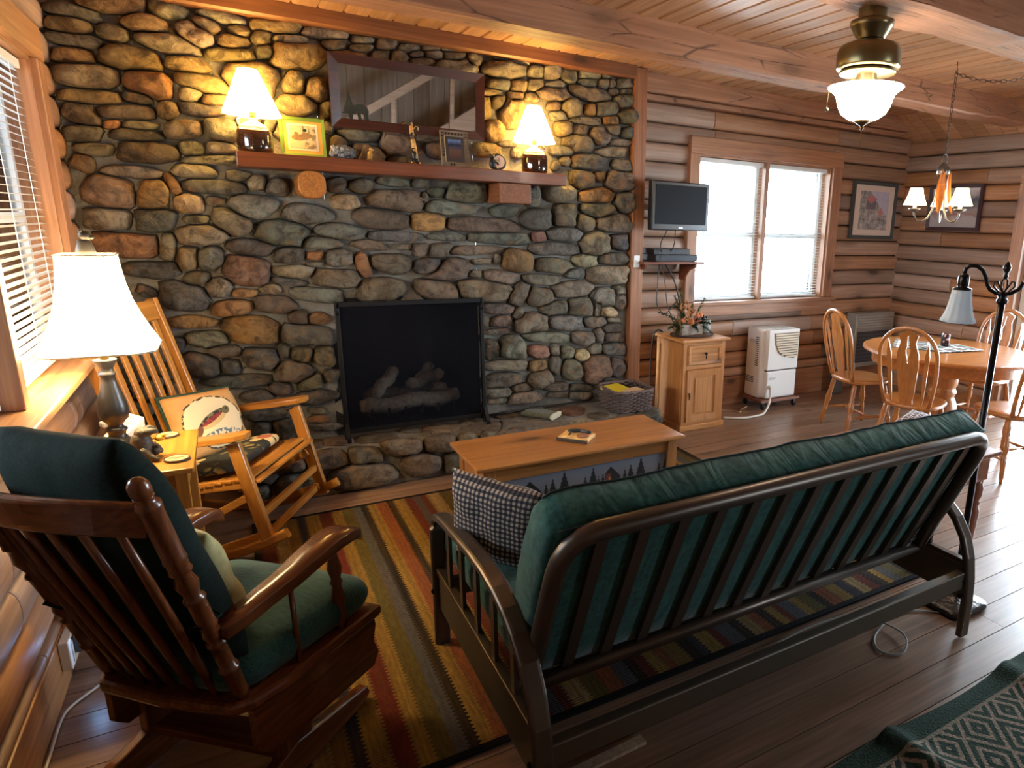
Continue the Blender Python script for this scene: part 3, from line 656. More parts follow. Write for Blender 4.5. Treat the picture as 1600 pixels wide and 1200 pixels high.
# ------------------------------------------------------------------ raised stone hearth
HZ, HY = 0.245, 4.02
W_hearth = mortar_mat('hearth_mortar')
hearth = thing('stone_hearth', 'raised stone hearth running along the foot of the chimney', 'hearth', (1.6, 4.2, 0))
hm = MB().box((-0.90, HY + 0.03 - 4.2, 0), (1.70, YM - 0.032 - 4.2, HZ - 0.008)); part('mortar_bed', hm, W_hearth, hearth, bevel=0.01)
HOFF = Vector((-1.6, -4.2, 0))
front = parse({(340, 640, 0.25): """690 310 260 120 -5 b;925 285 220 100 0 b;1150 230 250 95 -3 b;1390 210 190 110 -5 b;900 415 440 160 -6 b;1270 340 270 140 -5 b;1470 330 120 130 0 b;510 470 340 150 -8 g;1560 190 140 90 -4 b;240 520 200 110 0 d;470 340 150 80 0 b;300 400 160 110 0 d;1620 300 150 120 -5 b;1700 180 140 90 -5 t;1800 270 190 130 -6 b;1900 160 180 90 -6 b;2020 240 200 130 -6 t;2160 140 200 90 -6 b;2330 200 240 130 -6 b;2520 110 220 120 -6 g;2680 60 160 110 -8 d""",})
rs = random.Random(8)
for st in front:
    nb = [o for o in front if o is not st and abs(o.x - st.x) < st.a + o.a + 6]
    o = lay_stone(hearth, st, nb, lambda x, y: onY(x, y, HY + 0.02), (0, -1, 0), rs, 0.05); o.location = o.location + HOFF
topst = parse({(0, 0, 1.0): """825 664 116 30 -8 g;894 642 40 14 0 r;934 650 30 12 0 b;758 670 74 20 -8 b;590 684 66 14 -6 b;530 690 44 12 0 b;688 669 56 14 -6 b;485 694 40 14 -5 b;868 646 20 8 0 b;660 684 40 10 -5 t;970 640 40 12 -5 g;980 652 34 12 -8 b;800 648 60 9 -4 b;740 656 46 9 -6 b;430 700 46 16 -6 d;380 706 44 16 -6 d;640 672 30 8 0 t;1015 646 26 12 -6 d;910 662 40 12 -8 t""",})
for st in topst:
    nb = [o for o in topst if o is not st and abs(o.x - st.x) < st.a + o.a + 6]
    o = lay_stone(hearth, st, nb, lambda x, y: onZ(x, y, HZ - 0.004), (0, 0, 1), rs, 0.008); o.location = o.location + HOFF
# ------------------------------------------------------------------ helpers for furniture
def wpart(name, mb, mat, parent, **k):
    """part whose mesh is given in world space, for a thing that is only shifted"""
    L = parent.location; mb.v = [(a - L[0], b - L[1], c - L[2]) for a, b, c in mb.v]
    return part(name, mb, mat, parent, **k)
def rrect(w, h, r, n=4):
    out = []
    for cx, cy, a in ((w / 2 - r, h / 2 - r, 0), (-w / 2 + r, h / 2 - r, 90), (-w / 2 + r, -h / 2 + r, 180), (w / 2 - r, -h / 2 + r, 270)):
        for i in range(n + 1): t = R_(a + 90 * i / n); out.append((cx + r * math.cos(t), cy + r * math.sin(t)))
    return out
def pillow_mb(w, h, t, n=16, puff=0.5, seed=0, wr=0.004):
    """knife-edge pillow in the local xy plane"""
    m = MB(); vs = []; fs = []; idx = {}
    def ht(u, v): return t / 2 * ((1 - u ** 4) * (1 - v ** 4)) ** puff
    for sd in (1, -1):
        for j in range(n + 1):
            for i in range(n + 1):
                u, v = i / n * 2 - 1, j / n * 2 - 1
                edge = abs(u) > 0.999 or abs(v) > 0.999
                if edge and sd == -1: idx[(sd, i, j)] = idx[(1, i, j)]; continue
                pin = 1 - 0.07 * (u * u * (1 - abs(v)) * 0 + (1 - v * v) * u * u * 0.5 + (1 - u * u) * v * v * 0.5)
                z = sd * ht(u, v) + mnoise.noise(Vector((u * 3, v * 3, seed + sd))) * wr * 3 * (0 if edge else 1)
                idx[(sd, i, j)] = len(vs); vs.append((u * w / 2 * pin, v * h / 2 * pin, z))
        for j in range(n):
            for i in range(n):
                q = (idx[(sd, i, j)], idx[(sd, i + 1, j)], idx[(sd, i + 1, j + 1)], idx[(sd, i, j + 1)])
                fs.append(q if sd == 1 else q[::-1])
    return m.add(vs, fs)
def slab_cushion(w, d, h, r=0.05, n=6, crown=0.02, seed=0, nx=14, ny=14, wr=0.004):
    """boxy cushion with rounded edges and a crowned top, base at z=0, centred"""
    m = MB(); rings = []
    prof = [(0.0, r * 0.6), (-r * 0.35, r * 0.25), (-r, 0.0)]
    outl = rrect(w, d, min(w, d) * 0.16, 5); N = len(outl)
    lv = [(1 - 2 * r / w * 0.8, 0.0), (1 - 2 * r / w * 0.2, r * 0.25), (1.0, r), (1.0, h - r), (1 - 2 * r / w * 0.2, h - r * 0.28), (1 - 2 * r / w * 0.9, h), (0.6, h + crown * 0.8), (0.25, h + crown)]
    for k, z in lv:
        rings.append([(x * k, y * k, z + (mnoise.noise(Vector((x * 9, y * 9, seed + z * 4))) * wr * 2 if z > h * 0.7 else 0)) for x, y in outl])
    return m.loft(rings)

# ------------------------------------------------------------------ rugs
def stripe_rug():
    m = NT('striped_rug_wool'); tc = m.n('TexCoord'); sx = m.n('SeparateXYZ'); m.l(tc.outputs['Object'], sx.inputs[0])
    x, y = sx.outputs[0], sx.outputs[1]
    # saw-toothed edges between stripes
    tooth = m.math('MULTIPLY', m.math('PINGPONG', y, 0.010), 1.3)
    u = m.math('DIVIDE', m.math('ADD', x, tooth), 2.72)
    gold, ochre, rust, red, olive, grey, black, navy, tan = (168, 132, 62), (142, 108, 50), (156, 86, 52), (112, 40, 34), (102, 92, 46), (88, 92, 100), (26, 26, 28), (38, 44, 62), (176, 146, 96)
    seq = [black, red, tan, ochre, navy, gold, red, gold, olive, grey, black, gold, rust, black, gold, red, grey, red, tan, olive, rust, grey, black, red, gold, rust, ochre, black, navy, gold, red, grey, black, tan, rust, black, gold, red, grey, gold, olive, black, rust, gold, navy, tan, red, black, gold, grey, olive, black]
    wd = random.Random(21); pos = []; p = 0.0
    for c in seq: pos.append(p); p += wd.uniform(0.7, 1.4)
    pos = [q / p for q in pos]
    # two ramps of up to 30 stops each
    def rp(lo, hi):
        ss = [(q, c) for q, c in zip(pos, seq) if lo <= q < hi][:31]
        return m.ramp(m.math('DIVIDE', m.math('SUBTRACT', u, lo), hi - lo), [(max(0.0, (q - lo) / (hi - lo)), lin(c)) for q, c in ss], 'CONSTANT')
    c = m.mix(m.math('GREATER_THAN', u, pos[26]), rp(0, pos[26]), rp(pos[26], 1.0001))
    nz = m.n('TexNoise', Scale=90.0, Detail=3.0); mp = m.n('Mapping'); mp.inputs['Scale'].default_value = (1, 0.25, 1); m.l(tc.outputs['Object'], mp.inputs[0]); m.l(mp.outputs[0], nz.inputs[0])
    mp9 = m.n('Mapping'); mp9.inputs['Scale'].default_value = (60, 1.2, 1); m.l(tc.outputs['Object'], mp9.inputs[0]); nf = m.n('TexNoise', Scale=1.0, Detail=2.0); m.l(mp9.outputs[0], nf.inputs[0])
    c = m.mix(m.ramp(nf.outputs[0], [(0.35, (0, 0, 0)), (0.7, (0.55, 0.55, 0.55))]), c, lin((96, 72, 44)))
    c = m.mix(m.math('MULTIPLY_ADD', nz.outputs[0], 0.7, 0.05), c, (0.02, 0.015, 0.01, 1))
    edge = m.math('GREATER_THAN', m.math('ABSOLUTE', m.math('SUBTRACT', y, 1.045)), 1.02)
    c = m.mix(edge, c, lin((24, 22, 24)))
    m.l(c, m.b.inputs['Base Color']); m.set(Roughness=0.95, Specular_IOR_Level=0.1)
    rb = m.math('SINE', m.math('MULTIPLY', y, 570.0)); m.bump(m.math('ADD', m.math('MULTIPLY', rb, 0.3), nz.outputs[0]), 0.5, 0.006); return m.m
rug = part('striped_rug', MB().box((0, 0, 0), (2.72, 2.09, 0.0105)), stripe_rug()); rug.location = (0.575, 1.705, 0.0005)
tag(rug, 'large woven rug with red, gold, grey and black stripes under the futon', 'rug')
def green_rug():
    m = NT('green_rug_wool'); tc = m.n('TexCoord'); sx = m.n('SeparateXYZ'); m.l(tc.outputs['Object'], sx.inputs[0]); x, y = sx.outputs[0], sx.outputs[1]
    nz = m.n('TexNoise', Scale=120.0, Detail=3.0); m.l(tc.outputs['Object'], nz.inputs[0])
    jx = m.math('MULTIPLY_ADD', nz.outputs[0], 0.012, x)
    px = m.math('DIVIDE', m.math('PINGPONG', jx, 0.085), 0.085); py = m.math('DIVIDE', m.math('PINGPONG', m.math('ADD', y, 0.03), 0.11), 0.11)
    d = m.math('ADD', px, py); rings = m.math('FRACT', m.math('MULTIPLY', d, 2.1))
    pat = m.math('LESS_THAN', rings, 0.42)
    inner = m.math('MULTIPLY', m.math('LESS_THAN', y, -0.075), m.math('GREATER_THAN', x, 0.07))
    c = m.mix(m.math('MULTIPLY', pat, inner), lin((52, 72, 60)), lin((168, 150, 132)))
    line = m.math('LESS_THAN', m.math('ABSOLUTE', m.math('ADD', y, 0.078)), 0.006)
    c = m.mix(line, c, lin((150, 138, 120)))
    c = m.mix(m.math('MULTIPLY', nz.outputs[0], 0.7), c, lin((24, 34, 28)))
    m.l(c, m.b.inputs['Base Color']); m.set(Roughness=0.95, Specular_IOR_Level=0.1); m.bump(nz.outputs[0], 0.8, 0.008); return m.m
gm = MB()
def gz(u, v):
    x = u * 1.75; y = -v * 1.3
    z = 0.012 + 0.026 * math.exp(-((x - 0.30 - 0.1 * v) / 0.035) ** 2) * math.exp(-(v * 2.2) ** 2) + (0.02 * math.exp(-((x - 0.97) / 0.05) ** 2) * math.exp(-(v * 6) ** 2))
    return (x + 0.008 * math.sin(v * 9), y + 0.01 * math.sin(x * 7), z)
gm.grid(gz, 70, 30)
grug = part('patterned_rug', gm, green_rug(), smooth=True, solid=0.01); grug.location = (1.99, 1.095, 0.0); grug.rotation_euler = (0, 0, R_(0.5))
tag(grug, 'green rug with a cream diamond pattern and rumpled edge', 'rug')

# ------------------------------------------------------------------ futon sofa
M_gun = plain('gunmetal_paint', (92, 82, 74), 0.36, 0.75)
M_gunflat = plain('gunmetal_panel', (98, 90, 80), 0.42, 0.7)
M_teal = cloth('teal_canvas', (22, 62, 60), (46, 98, 92), 60.0, 0.8, None, 0.3, 0.15, 0.5)
M_tealdark = plain('teal_piping', (12, 40, 42), 0.85)
fu = thing('futon_sofa', 'metal framed futon sofa with a teal green mattress, seen from behind', 'sofa', (2.09, 1.85, 0.012))
FZ = 0.012
armpath = [(2.31, 0.0), (2.31, 0.25), (2.31, 0.44), (2.305, 0.485), (2.29, 0.52), (2.262, 0.547), (2.22, 0.562), (2.16, 0.571), (2.0, 0.588), (1.84, 0.601), (1.72, 0.602), (1.62, 0.591), (1.54, 0.570), (1.47, 0.535), (1.41, 0.485), (1.365, 0.42), (1.337, 0.34), (1.322, 0.25), (1.315, 0.15), (1.315, 0.0)]
for xc in (1.172, 3.022):
    wpart('arm', MB().sweep([(xc, y, z + FZ) for y, z in armpath], rrect(0.058, 0.030, 0.012, 3), up=(0, -0.3, 1)), M_gun, fu, smooth=False, bevel=0)
    wpart('side_panel', MB().box((xc - 0.008, 1.325, 0.165), (xc + 0.008, 2.305, 0.318)), M_gunflat, fu, bevel=0.003)
    wpart('side_rail', MB().box((xc - 0.016, 1.325, 0.315), (xc + 0.016, 2.305, 0.338)), M_gun, fu, bevel=0.004)
    for yy, zt in ((1.52, 0.55), (1.68, 0.59), (1.84, 0.595), (2.0, 0.58), (2.15, 0.565)):
        wpart('arm_slat', MB().box((xc - 0.006, yy - 0.014, 0.33), (xc + 0.006, yy + 0.014, zt)), M_gun, fu)
    for yy, zz in ((1.33, 0.26), (1.33, 0.19), (2.29, 0.25)):
        wpart('bolt', MB().lathe([(0.010, 0), (0.010, 0.006), (0.004, 0.010)], 10, (xc - 0.030, yy, zz), Matrix.Rotation(R_(-90), 4, 'Y')), plain('bolt_black', (20, 20, 20), 0.4, 0.6), fu)
wpart('rear_rail', MB().box((1.195, 1.325, 0.222), (3.0, 1.362, 0.296)), M_gunflat, fu, bevel=0.006)
wpart('front_rail', MB().box((1.195, 2.26, 0.222), (3.0, 2.295, 0.296)), M_gunflat, fu, bevel=0.006)
BB, BT = Vector((0, 1.525, 0.335)), Vector((0, 1.292, 0.895))
def bk(x, t, off=0.0):
    u = (BT - BB).normalized(); nrm = Vector((0, u.z, -u.y)); p = BB + (BT - BB) * t + nrm * off; return (x, p.y, p.z)
L = [bk(1.215, 0.0), bk(1.215, 0.4), bk(1.217, 0.80), bk(1.222, 0.87), bk(1.238, 0.935), bk(1.268, 0.98), bk(1.31, 1.0)]
Rr = [(4.165 - a, b, c) for a, b, c in L[::-1]]
wpart('back_rail', MB().tube(L + [bk(1.7, 1.0), bk(2.1, 1.0), bk(2.5, 1.0)] + Rr, 0.026, 12, up=(0, 0.9, 0.4)), M_gun, fu, smooth=True)
wpart('hinge_rail', MB().tube([bk(1.20, 0.0), bk(2.96, 0.0)], 0.024, 12), M_gun, fu, smooth=True)
for i in range(13):
    xx = 1.335 + i * (2.86 - 1.335) / 12
    wpart('back_slat', MB().beam(bk(xx, 0.02, 0.012), bk(xx, 0.985, 0.012), 0.036, 0.014, up=(0, 0.9, 0.4)), M_gun, fu)
wpart('seat_rail', MB().tube([(1.24, 1.56, 0.345), (1.24, 2.28, 0.335), (2.95, 2.28, 0.335), (2.95, 1.56, 0.345)], 0.02, 8), M_gun, fu, smooth=True)
for i in range(9):
    xx = 1.36 + i * (2.83 - 1.36) / 8
    wpart('seat_slat', MB().box((xx - 0.015, 1.56, 0.335), (xx + 0.015, 2.28, 0.345)), M_gun, fu)
# folded mattress
cl = [(2.375, 0.425), (2.30, 0.428), (2.1, 0.43), (1.9, 0.43), (1.73, 0.428), (1.640, 0.430), (1.590, 0.448), (1.566, 0.49), (1.536, 0.57), (1.496, 0.67), (1.452, 0.77), (1.413, 0.84), (1.394, 0.875)]
def mring(x, k, seed):
    P = [Vector((0, a, b)) for a, b in cl]; n = len(P); up, dn = [], []; ht = 0.092
    ins = (1 - k) * 0.09
    for i, p in enumerate(P):
        t = (P[min(i + 1, n - 1)] - P[max(i - 1, 0)]).normalized(); nr = Vector((0, t.z, -t.y))
        if nr.z < 0 and i < 4: nr = -nr
        nr = Vector((0, -t.z, t.y)) if False else nr
        w = mnoise.noise(Vector((x * 5, i * 0.6, seed))) * 0.012 + mnoise.noise(Vector((x * 16, i * 0.8, seed + 7))) * 0.007
        h = ht * (0.28 + 0.72 * k)*(0.93 if i > 5 else 0.85)
        up.append(p + nr * (h + w)); bn = Vector((0, 0.923, 0.384)); pd = (p - BB).dot(bn)
        q = p - nr * (h * 0.9 + w * 0.3) if i < 5 else (Vector((0, 1.545, 0.352)) if i == 5 else p - bn * (pd - 0.023))
        dn.append(p + (q - p) * (0.3 + 0.7 * k))
    te = (P[-1] - P[-2]).normalized(); ts = (P[0] - P[1]).normalized()
    cap_e = [P[-1] + te * (ht * 0.75 * k) + (up[-1] - P[-1]) * q * 0.9 for q in (0.75, 0.0, -0.75)]
    cap_s = [P[0] + ts * (ht * 0.75 * k) + (dn[0] - P[0]) * q * 0.9 for q in (0.75, 0.0, -0.75)]
    ring = up + cap_e + dn[::-1] + cap_s
    return [(x, q.y, q.z) for q in ring]
xsN = 64; mm = MB(); rings = []
ends = [(0.0, 0.35), (0.006, 0.62), (0.02, 0.84), (0.045, 0.96), (0.08, 1.0)]
xa, xb = 1.195, 2.985
stn = [(xa + d, k) for d, k in ends] + [(xa + 0.08 + (xb - xa - 0.16) * i / xsN, 1.0) for i in range(1, xsN)] + [(xb - d, k) for d, k in ends[::-1]]
mm.loft([mring(x, k, 3.0) for x, k in stn])
matt = wpart('mattress', mm, M_teal, fu, smooth=True, label='teal green canvas mattress')
nC = len(cl)
for row, rad in ((nC, 0.0035), (nC + 2, 0.0035)):
    pts = [Vector(mring(x, k, 3.0)[row]) for x, k in stn[2:-2]]
    L0 = fu.location
    pm = MB().tube([p - L0 for p in pts], rad, 5); part('piping', pm, M_tealdark, matt, smooth=True)

# gingham cushion
def gingham():
    m = NT('gingham_cloth'); tc = m.n('TexCoord'); sx = m.n('SeparateXYZ'); m.l(tc.outputs['Object'], sx.inputs[0])
    a = m.math('GREATER_THAN', m.math('FRACT', m.math('MULTIPLY', sx.outputs[0], 58.0)), 0.5); b = m.math('GREATER_THAN', m.math('FRACT', m.math('MULTIPLY', sx.outputs[1], 58.0)), 0.5)
    s = m.math('MULTIPLY', m.math('ADD', a, b), 0.5)
    m.l(m.ramp(s, [(0.0, lin((166, 150, 130))), (0.25, lin((62, 60, 68))), (0.75, lin((12, 14, 26)))], 'CONSTANT'), m.b.inputs['Base Color']); m.set(Roughness=0.9)
    nz = m.n('TexNoise', Scale=14.0); m.l(tc.outputs['Object'], nz.inputs[0]); m.bump(nz.outputs[0], 0.3, 0.01); return m.m
gp = part('gingham_cushion', pillow_mb(0.36, 0.33, 0.11, 16, 0.5, 2), gingham(), smooth=True)
ex = Vector((0.19, -0.27, -0.025)).normalized(); ey = Vector((-0.24, 0.20, 0.92)); ez = ex.cross(ey).normalized(); ey = ez.cross(ex)
M = Matrix.Identity(4)
for i in range(3): M[i][0], M[i][1], M[i][2] = ex[i], ey[i], ez[i]
GP_LOC = (1.285, 1.955, 0.635)
gp.matrix_world = Matrix.Translation(GP_LOC) @ M
tag(gp, 'navy and cream gingham cushion leaning in the corner of the futon', 'cushion')

# ------------------------------------------------------------------ coffee table / chest
PINE = wood('pine_table_x', (184, 128, 72), (140, 88, 44), 'x', 0.3, 0.9, 0.12, 0.8, 0.3)
PINEZ = wood('pine_table_z', (180, 126, 72), (136, 86, 44), 'z', 0.4, 0.9, 0.12, 0.6)
def forest_print():
    m = NT('forest_print'); tc = m.n('TexCoord'); sx = m.n('SeparateXYZ'); m.l(tc.outputs['Object'], sx.inputs[0]); x, z = sx.outputs[0], m.math('SUBTRACT', sx.outputs[2], 0.055)
    nz = m.n('TexNoise', Scale=9.0, Detail=4.0); m.l(tc.outputs['Object'], nz.inputs[0])
    sky = m.mix(m.ramp(m.math('ADD', m.math('MULTIPLY', z, 3.2), m.math('MULTIPLY', nz.outputs[0], 0.25)), [(0.25, (0, 0, 0)), (0.8, (1, 1, 1))]), lin((132, 104, 84)), lin((136, 146, 164)))
    per = m.math('FRACT', m.math('MULTIPLY', x, 2.1))
    c = sky
    for px, h, w in ((0.06, 0.20, 0.030), (0.16, 0.24, 0.034), (0.23, 0.19, 0.022), (0.29, 0.20, 0.026), (0.58, 0.20, 0.03), (0.66, 0.22, 0.034), (0.80, 0.25, 0.036)):
        dx = m.math('DIVIDE', m.math('ABSOLUTE', m.math('SUBTRACT', per, px)), 2.1)
        saw = m.math('MULTIPLY', m.math('FRACT', m.math('MULTIPLY', z, 42.0)), -0.006)
        tri = m.math('LESS_THAN', dx, m.math('ADD', m.math('MULTIPLY', m.math('SUBTRACT', h, z), w * 8), saw)); c = m.mix(tri, c, lin((30, 34, 34)))
    dx = m.math('SUBTRACT', per, 0.42); cab = m.math('MULTIPLY', m.math('LESS_THAN', m.math('ABSOLUTE', dx), 0.10), m.math('LESS_THAN', z, m.math('SUBTRACT', 0.215, m.math('MULTIPLY', m.math('ABSOLUTE', m.math('ADD', dx, 0.03)), 0.5))))
    c = m.mix(cab, c, lin((42, 34, 40))); fr = m.math('MULTIPLY', m.math('LESS_THAN', m.math('ABSOLUTE', m.math('ADD', dx, 0.055)), 0.035), m.math('LESS_THAN', z, 0.175)); c = m.mix(fr, c, lin((126, 62, 52)))
    win = m.math('MULTIPLY', m.math('LESS_THAN', m.math('ABSOLUTE', m.math('ADD', dx, 0.045)), 0.012), m.math('LESS_THAN', m.math('ABSOLUTE', m.math('SUBTRACT', z, 0.135)), 0.02)); c = m.mix(win, c, lin((220, 150, 70)))
    c = m.mix(m.math('LESS_THAN', z, 0.085), c, lin((52, 48, 44))); c = m.mix(1.0, c, (0.6, 0.58, 0.55, 1), 'MULTIPLY')
    m.l(c, m.b.inputs['Base Color']); m.set(Roughness=0.5); return m.m
CTZ = 0.013
ct = thing('coffee_table', 'long pine coffee table with a forest cabin print along its side', 'table', (2.14, 3.19, CTZ))
wpart('top', MB().box((1.525, 2.955, 0.412), (2.752, 3.43, 0.434)), PINE, ct, bevel=0.006)
for sx_ in (1.565, 2.655):
    for sy_ in (2.985, 3.335): wpart('leg', MB().box((sx_, sy_, CTZ), (sx_ + 0.062, sy_ + 0.062, 0.412)), PINEZ, ct, bevel=0.003)
for yy in (2.995, 3.367): wpart('apron', MB().box((1.627, yy, 0.335), (2.655, yy + 0.02, 0.412)), PINE, ct, bevel=0.002)
for yy in (3.003, 3.372):
    o = part('print_panel', MB().box((0, 0, 0), (1.028, 0.008, 0.30)), forest_print(), ct, label='panel printed with fir trees and a red cabin'); o.location = (1.627 - 2.14, yy - 3.19, 0.035 - CTZ)
for k in range(5):
    y = 3.047 + k * 0.0578
    for xx in (1.575, 2.69): wpart('side_board', MB().box((xx, y + 0.001, CTZ + 0.02), (xx + 0.016, y + 0.0568, 0.412)), PINEZ, ct, bevel=0.002)
wpart('bottom_shelf', MB().box((1.58, 3.0, CTZ + 0.02), (2.70, 3.37, CTZ + 0.035)), PINE, ct)
# coaster holder on the coffee table
ch = thing('coaster_holder', 'carved wood coaster stand with fish figures on the coffee table', 'coaster stand', (2.165, 3.18, 0.434), R_(-48))
W_slice = plain('pale_wood_slice', (222, 178, 112), 0.6, bump=0.2, bscale=30.0)
part('slab', MB().prism([(-0.085, -0.065), (-0.02, -0.072), (0.05, -0.066), (0.09, -0.06), (0.086, 0.0), (0.092, 0.06), (0.02, 0.068), (-0.06, 0.066), (-0.088, 0.058), (-0.083, 0.0)], 0.0, 0.024), W_slice, ch, bevel=0.005)
part('bark_edge', MB().box((-0.092, -0.078, 0.0), (0.092, -0.066, 0.018)), plain('bark', (78, 66, 54), 0.9, bump=0.6, bscale=60.0), ch, bevel=0.004)
for cx, cy, rz, col in ((-0.02, 0.03, 20, (52, 58, 66)), (0.035, 0.035, -10, (52, 58, 66))):
    part('fish', MB().ball((0, 0, 0), (0.045, 0.014, 0.012), 12, 8, Matrix.Translation((cx, cy, 0.034)) @ Matrix.Rotation(R_(rz), 4, 'Z')), plain('fish_grey', col, 0.25, 0.2), ch, smooth=True)
part('coaster', MB().lathe([(0.033, 0.024), (0.035, 0.030), (0.030, 0.034)], 18, (0.045, -0.022, 0)), plain('coaster_copper', (150, 96, 66), 0.5, bump=0.4, bscale=80.0), ch, smooth=True)
part('moose_figure', MB().box((-0.035, -0.035, 0.024), (-0.03, -0.012, 0.034)).box((-0.034, -0.034, 0.024), (-0.030, -0.030, 0.03)).ball((-0.032, -0.012, 0.036), (0.004, 0.007, 0.005), 8, 6), plain('moose_black', (30, 22, 18), 0.6), ch)
# ------------------------------------------------------------------ glider rocking chair (front left)
CHER = {ax: wood('cherry_' + ax, (124, 70, 36), (76, 38, 18), ax, 0.26, 1.0, 0.1, 0.0, 0.35, 0.06) for ax in 'xyz'}
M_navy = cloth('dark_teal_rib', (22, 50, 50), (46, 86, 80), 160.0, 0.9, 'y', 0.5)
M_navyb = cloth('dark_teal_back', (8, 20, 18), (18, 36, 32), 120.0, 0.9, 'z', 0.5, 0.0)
M_sage = cloth('sage_quilt', (168, 166, 116), (196, 192, 142), 40.0, 0.9, None, 0.4)
GA = 46.5
gl = thing('glider_chair', 'dark cherry glider rocking chair with ribbed green cushions, seen from behind', 'rocking chair', (0.472, 2.048, 0.0125), R_(GA))
# local axes: x forward, y to the sitter's left.  posts lean back
def post(y): return Vector((-0.127, y * 0.845, 0.36)), Vector((-0.335, y, 1.02))
tprof = [(0, .018), (.05, .021), (.16, .021), (.165, .025), (.18, .025), (.185, .020), (.30, .020), (.305, .024), (.315, .024), (.325, .016), (.36, .024), (.395, .017), (.405, .025), (.42, .021), (.52, .022), (.53, .026), (.54, .022), (.55, .017), (.60, .026), (.65, .017), (.66, .026), (.675, .023), (.70, .024), (.71, .0265), (.72, .024), (.90, .025), (.925, .027), (.935, .027), (.945, .020), (.96, .019), (.965, .021)]
for s in (-1, 1):
    p0, p1 = post(0.245 * s)
    pb = part('back_post', MB().turned(p0, p1, [(t / 0.965, r * 0.95) for t, r in tprof], 16), CHER['z'], gl, smooth=True)
    u = (p1 - p0).normalized()
    part('finial', MB().turned(p1 - u * 0.004, p1 + u * 0.05, [(0, .015), (.1, .019), (.35, .021), (.65, .0205), (.88, .014), (1, .003)], 16), CHER['z'], pb, smooth=True)
def bp(t, y, off=0.0):
    a, b = post(y); return a + (b - a) * t + Vector((off, 0, 0))
# curved crest rail
pts = []
for i in range(13):
    y = -0.233 + 0.466 * i / 12; c = 1 - (y / 0.233) ** 2
    q = bp(0.905 + 0.045 * c, y, -0.075 * c - 0.006); pts.append(q)
part('crest_rail', MB().sweep(pts, rrect(0.022, 0.088, 0.008, 2), up=(-0.27, 0, 0.96)), CHER['y'], gl, bevel=0)
for y in (-0.172, -0.103, -0.034, 0.034, 0.103, 0.172):
    c = 1 - (y / 0.233) ** 2
    a = Vector((-0.13 - 0.02 * c, y * 0.80, 0.36)); b = bp(0.885 + 0.03 * c, y, -0.07 * c)
    part('spindle', MB().turned(a, b, [(0, .009), (.3, .012), (.7, .011), (1, .008)], 8), CHER['z'], gl, smooth=True)
# seat frame
so = [(0.345, -0.305), (0.345, 0.305), (-0.04, 0.27), (-0.13, 0.245), (-0.172, 0.205), (-0.185, 0.0), (-0.172, -0.205), (-0.13, -0.245), (-0.04, -0.27)]
part('seat_frame', MB().prism(so[::-1], 0.325, 0.362), CHER['x'], gl, bevel=0.012)
for s in (-1, 1):
    sp = [(0.325, 0.325), (0.33, 0.29), (0.315, 0.24), (0.335, 0.19), (0.31, 0.15), (0.0, 0.155), (-0.10, 0.165), (-0.135, 0.20), (-0.135, 0.325)]
    M = Matrix(((1, 0, 0, 0), (0.09 * s, 0, 1, 0.245 * s), (0, 1, 0, 0), (0, 0, 0, 1)))
    part('side_panel', MB().prism(sp, -0.012, 0.012, M), CHER['x'], gl, bevel=0.003)
    ft = [(0.30, 0.0), (0.335, 0.02), (0.32, 0.055), (0.22, 0.075), (0.0, 0.115), (-0.16, 0.085), (-0.23, 0.06), (-0.26, 0.03), (-0.25, 0.0)]
    M2 = Matrix(((1, 0, 0, 0), (0, 0, 1, 0.225 * s), (0, 1, 0, 0), (0, 0, 0, 1)))
    part('base_runner', MB().prism(ft, -0.018, 0.018, M2), CHER['x'], gl, bevel=0.006)
    part('base_post', MB().box((-0.06, 0.225 * s - 0.016, 0.07), (0.06, 0.225 * s + 0.016, 0.31)), CHER['z'], gl, bevel=0.005)
    # arm: a flowing plank with a rounded nose
    ap = [(-0.195, 0.600), (-0.13, 0.602), (-0.06, 0.612), (0.03, 0.622), (0.11, 0.640), (0.19, 0.655), (0.245, 0.656), (0.285, 0.644), (0.306, 0.624)]
    w = [0.030, 0.030, 0.032, 0.036, 0.042, 0.046, 0.046, 0.040, 0.028]
    rings = []
    for (x, z), ww in zip(ap, w):
        out = (0.225 + 0.028 * min(1, max(0, (x + 0.2) / 0.47))) * s
        rings.append([Vector((x, out + a * ww * 2, z + b)) for a, b in rrect(1.0, 0.034, 0.011, 2)])
    part('arm', MB().loft([[tuple(p) for p in r] for r in rings]), CHER['x'], gl, smooth=True)
    part('arm_spindle', MB().turned((0.20, 0.262 * s, 0.355), (0.20, 0.25 * s, 0.645), [(0, .013), (.12, .014), (.2, .02), (.28, .015), (.36, .021), (.52, .014), (.56, .019), (.60, .014), (.72, .022), (.86, .014), (1, .012)], 12), CHER['z'], gl, smooth=True)
    part('arm_rod', MB().turned((0.03, 0.25 * s, 0.355), (0.035, 0.24 * s, 0.615), [(0, .008), (1, .008)], 8), CHER['z'], gl, smooth=True)
part('base_rail', MB().box((-0.05, -0.22, 0.09), (0.05, 0.22, 0.115)), CHER['y'], gl, bevel=0.004)
part('base_rail', MB().box((-0.05, -0.22, 0.275), (0.05, 0.22, 0.30)), CHER['y'], gl, bevel=0.004)
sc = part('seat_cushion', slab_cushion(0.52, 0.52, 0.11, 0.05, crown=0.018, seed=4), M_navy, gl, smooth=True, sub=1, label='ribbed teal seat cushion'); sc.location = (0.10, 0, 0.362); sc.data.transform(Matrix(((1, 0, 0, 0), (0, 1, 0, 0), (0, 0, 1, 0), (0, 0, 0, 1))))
for v in sc.data.vertices: v.co.y *= 0.88 + 0.26 * (v.co.x + 0.26) / 0.52
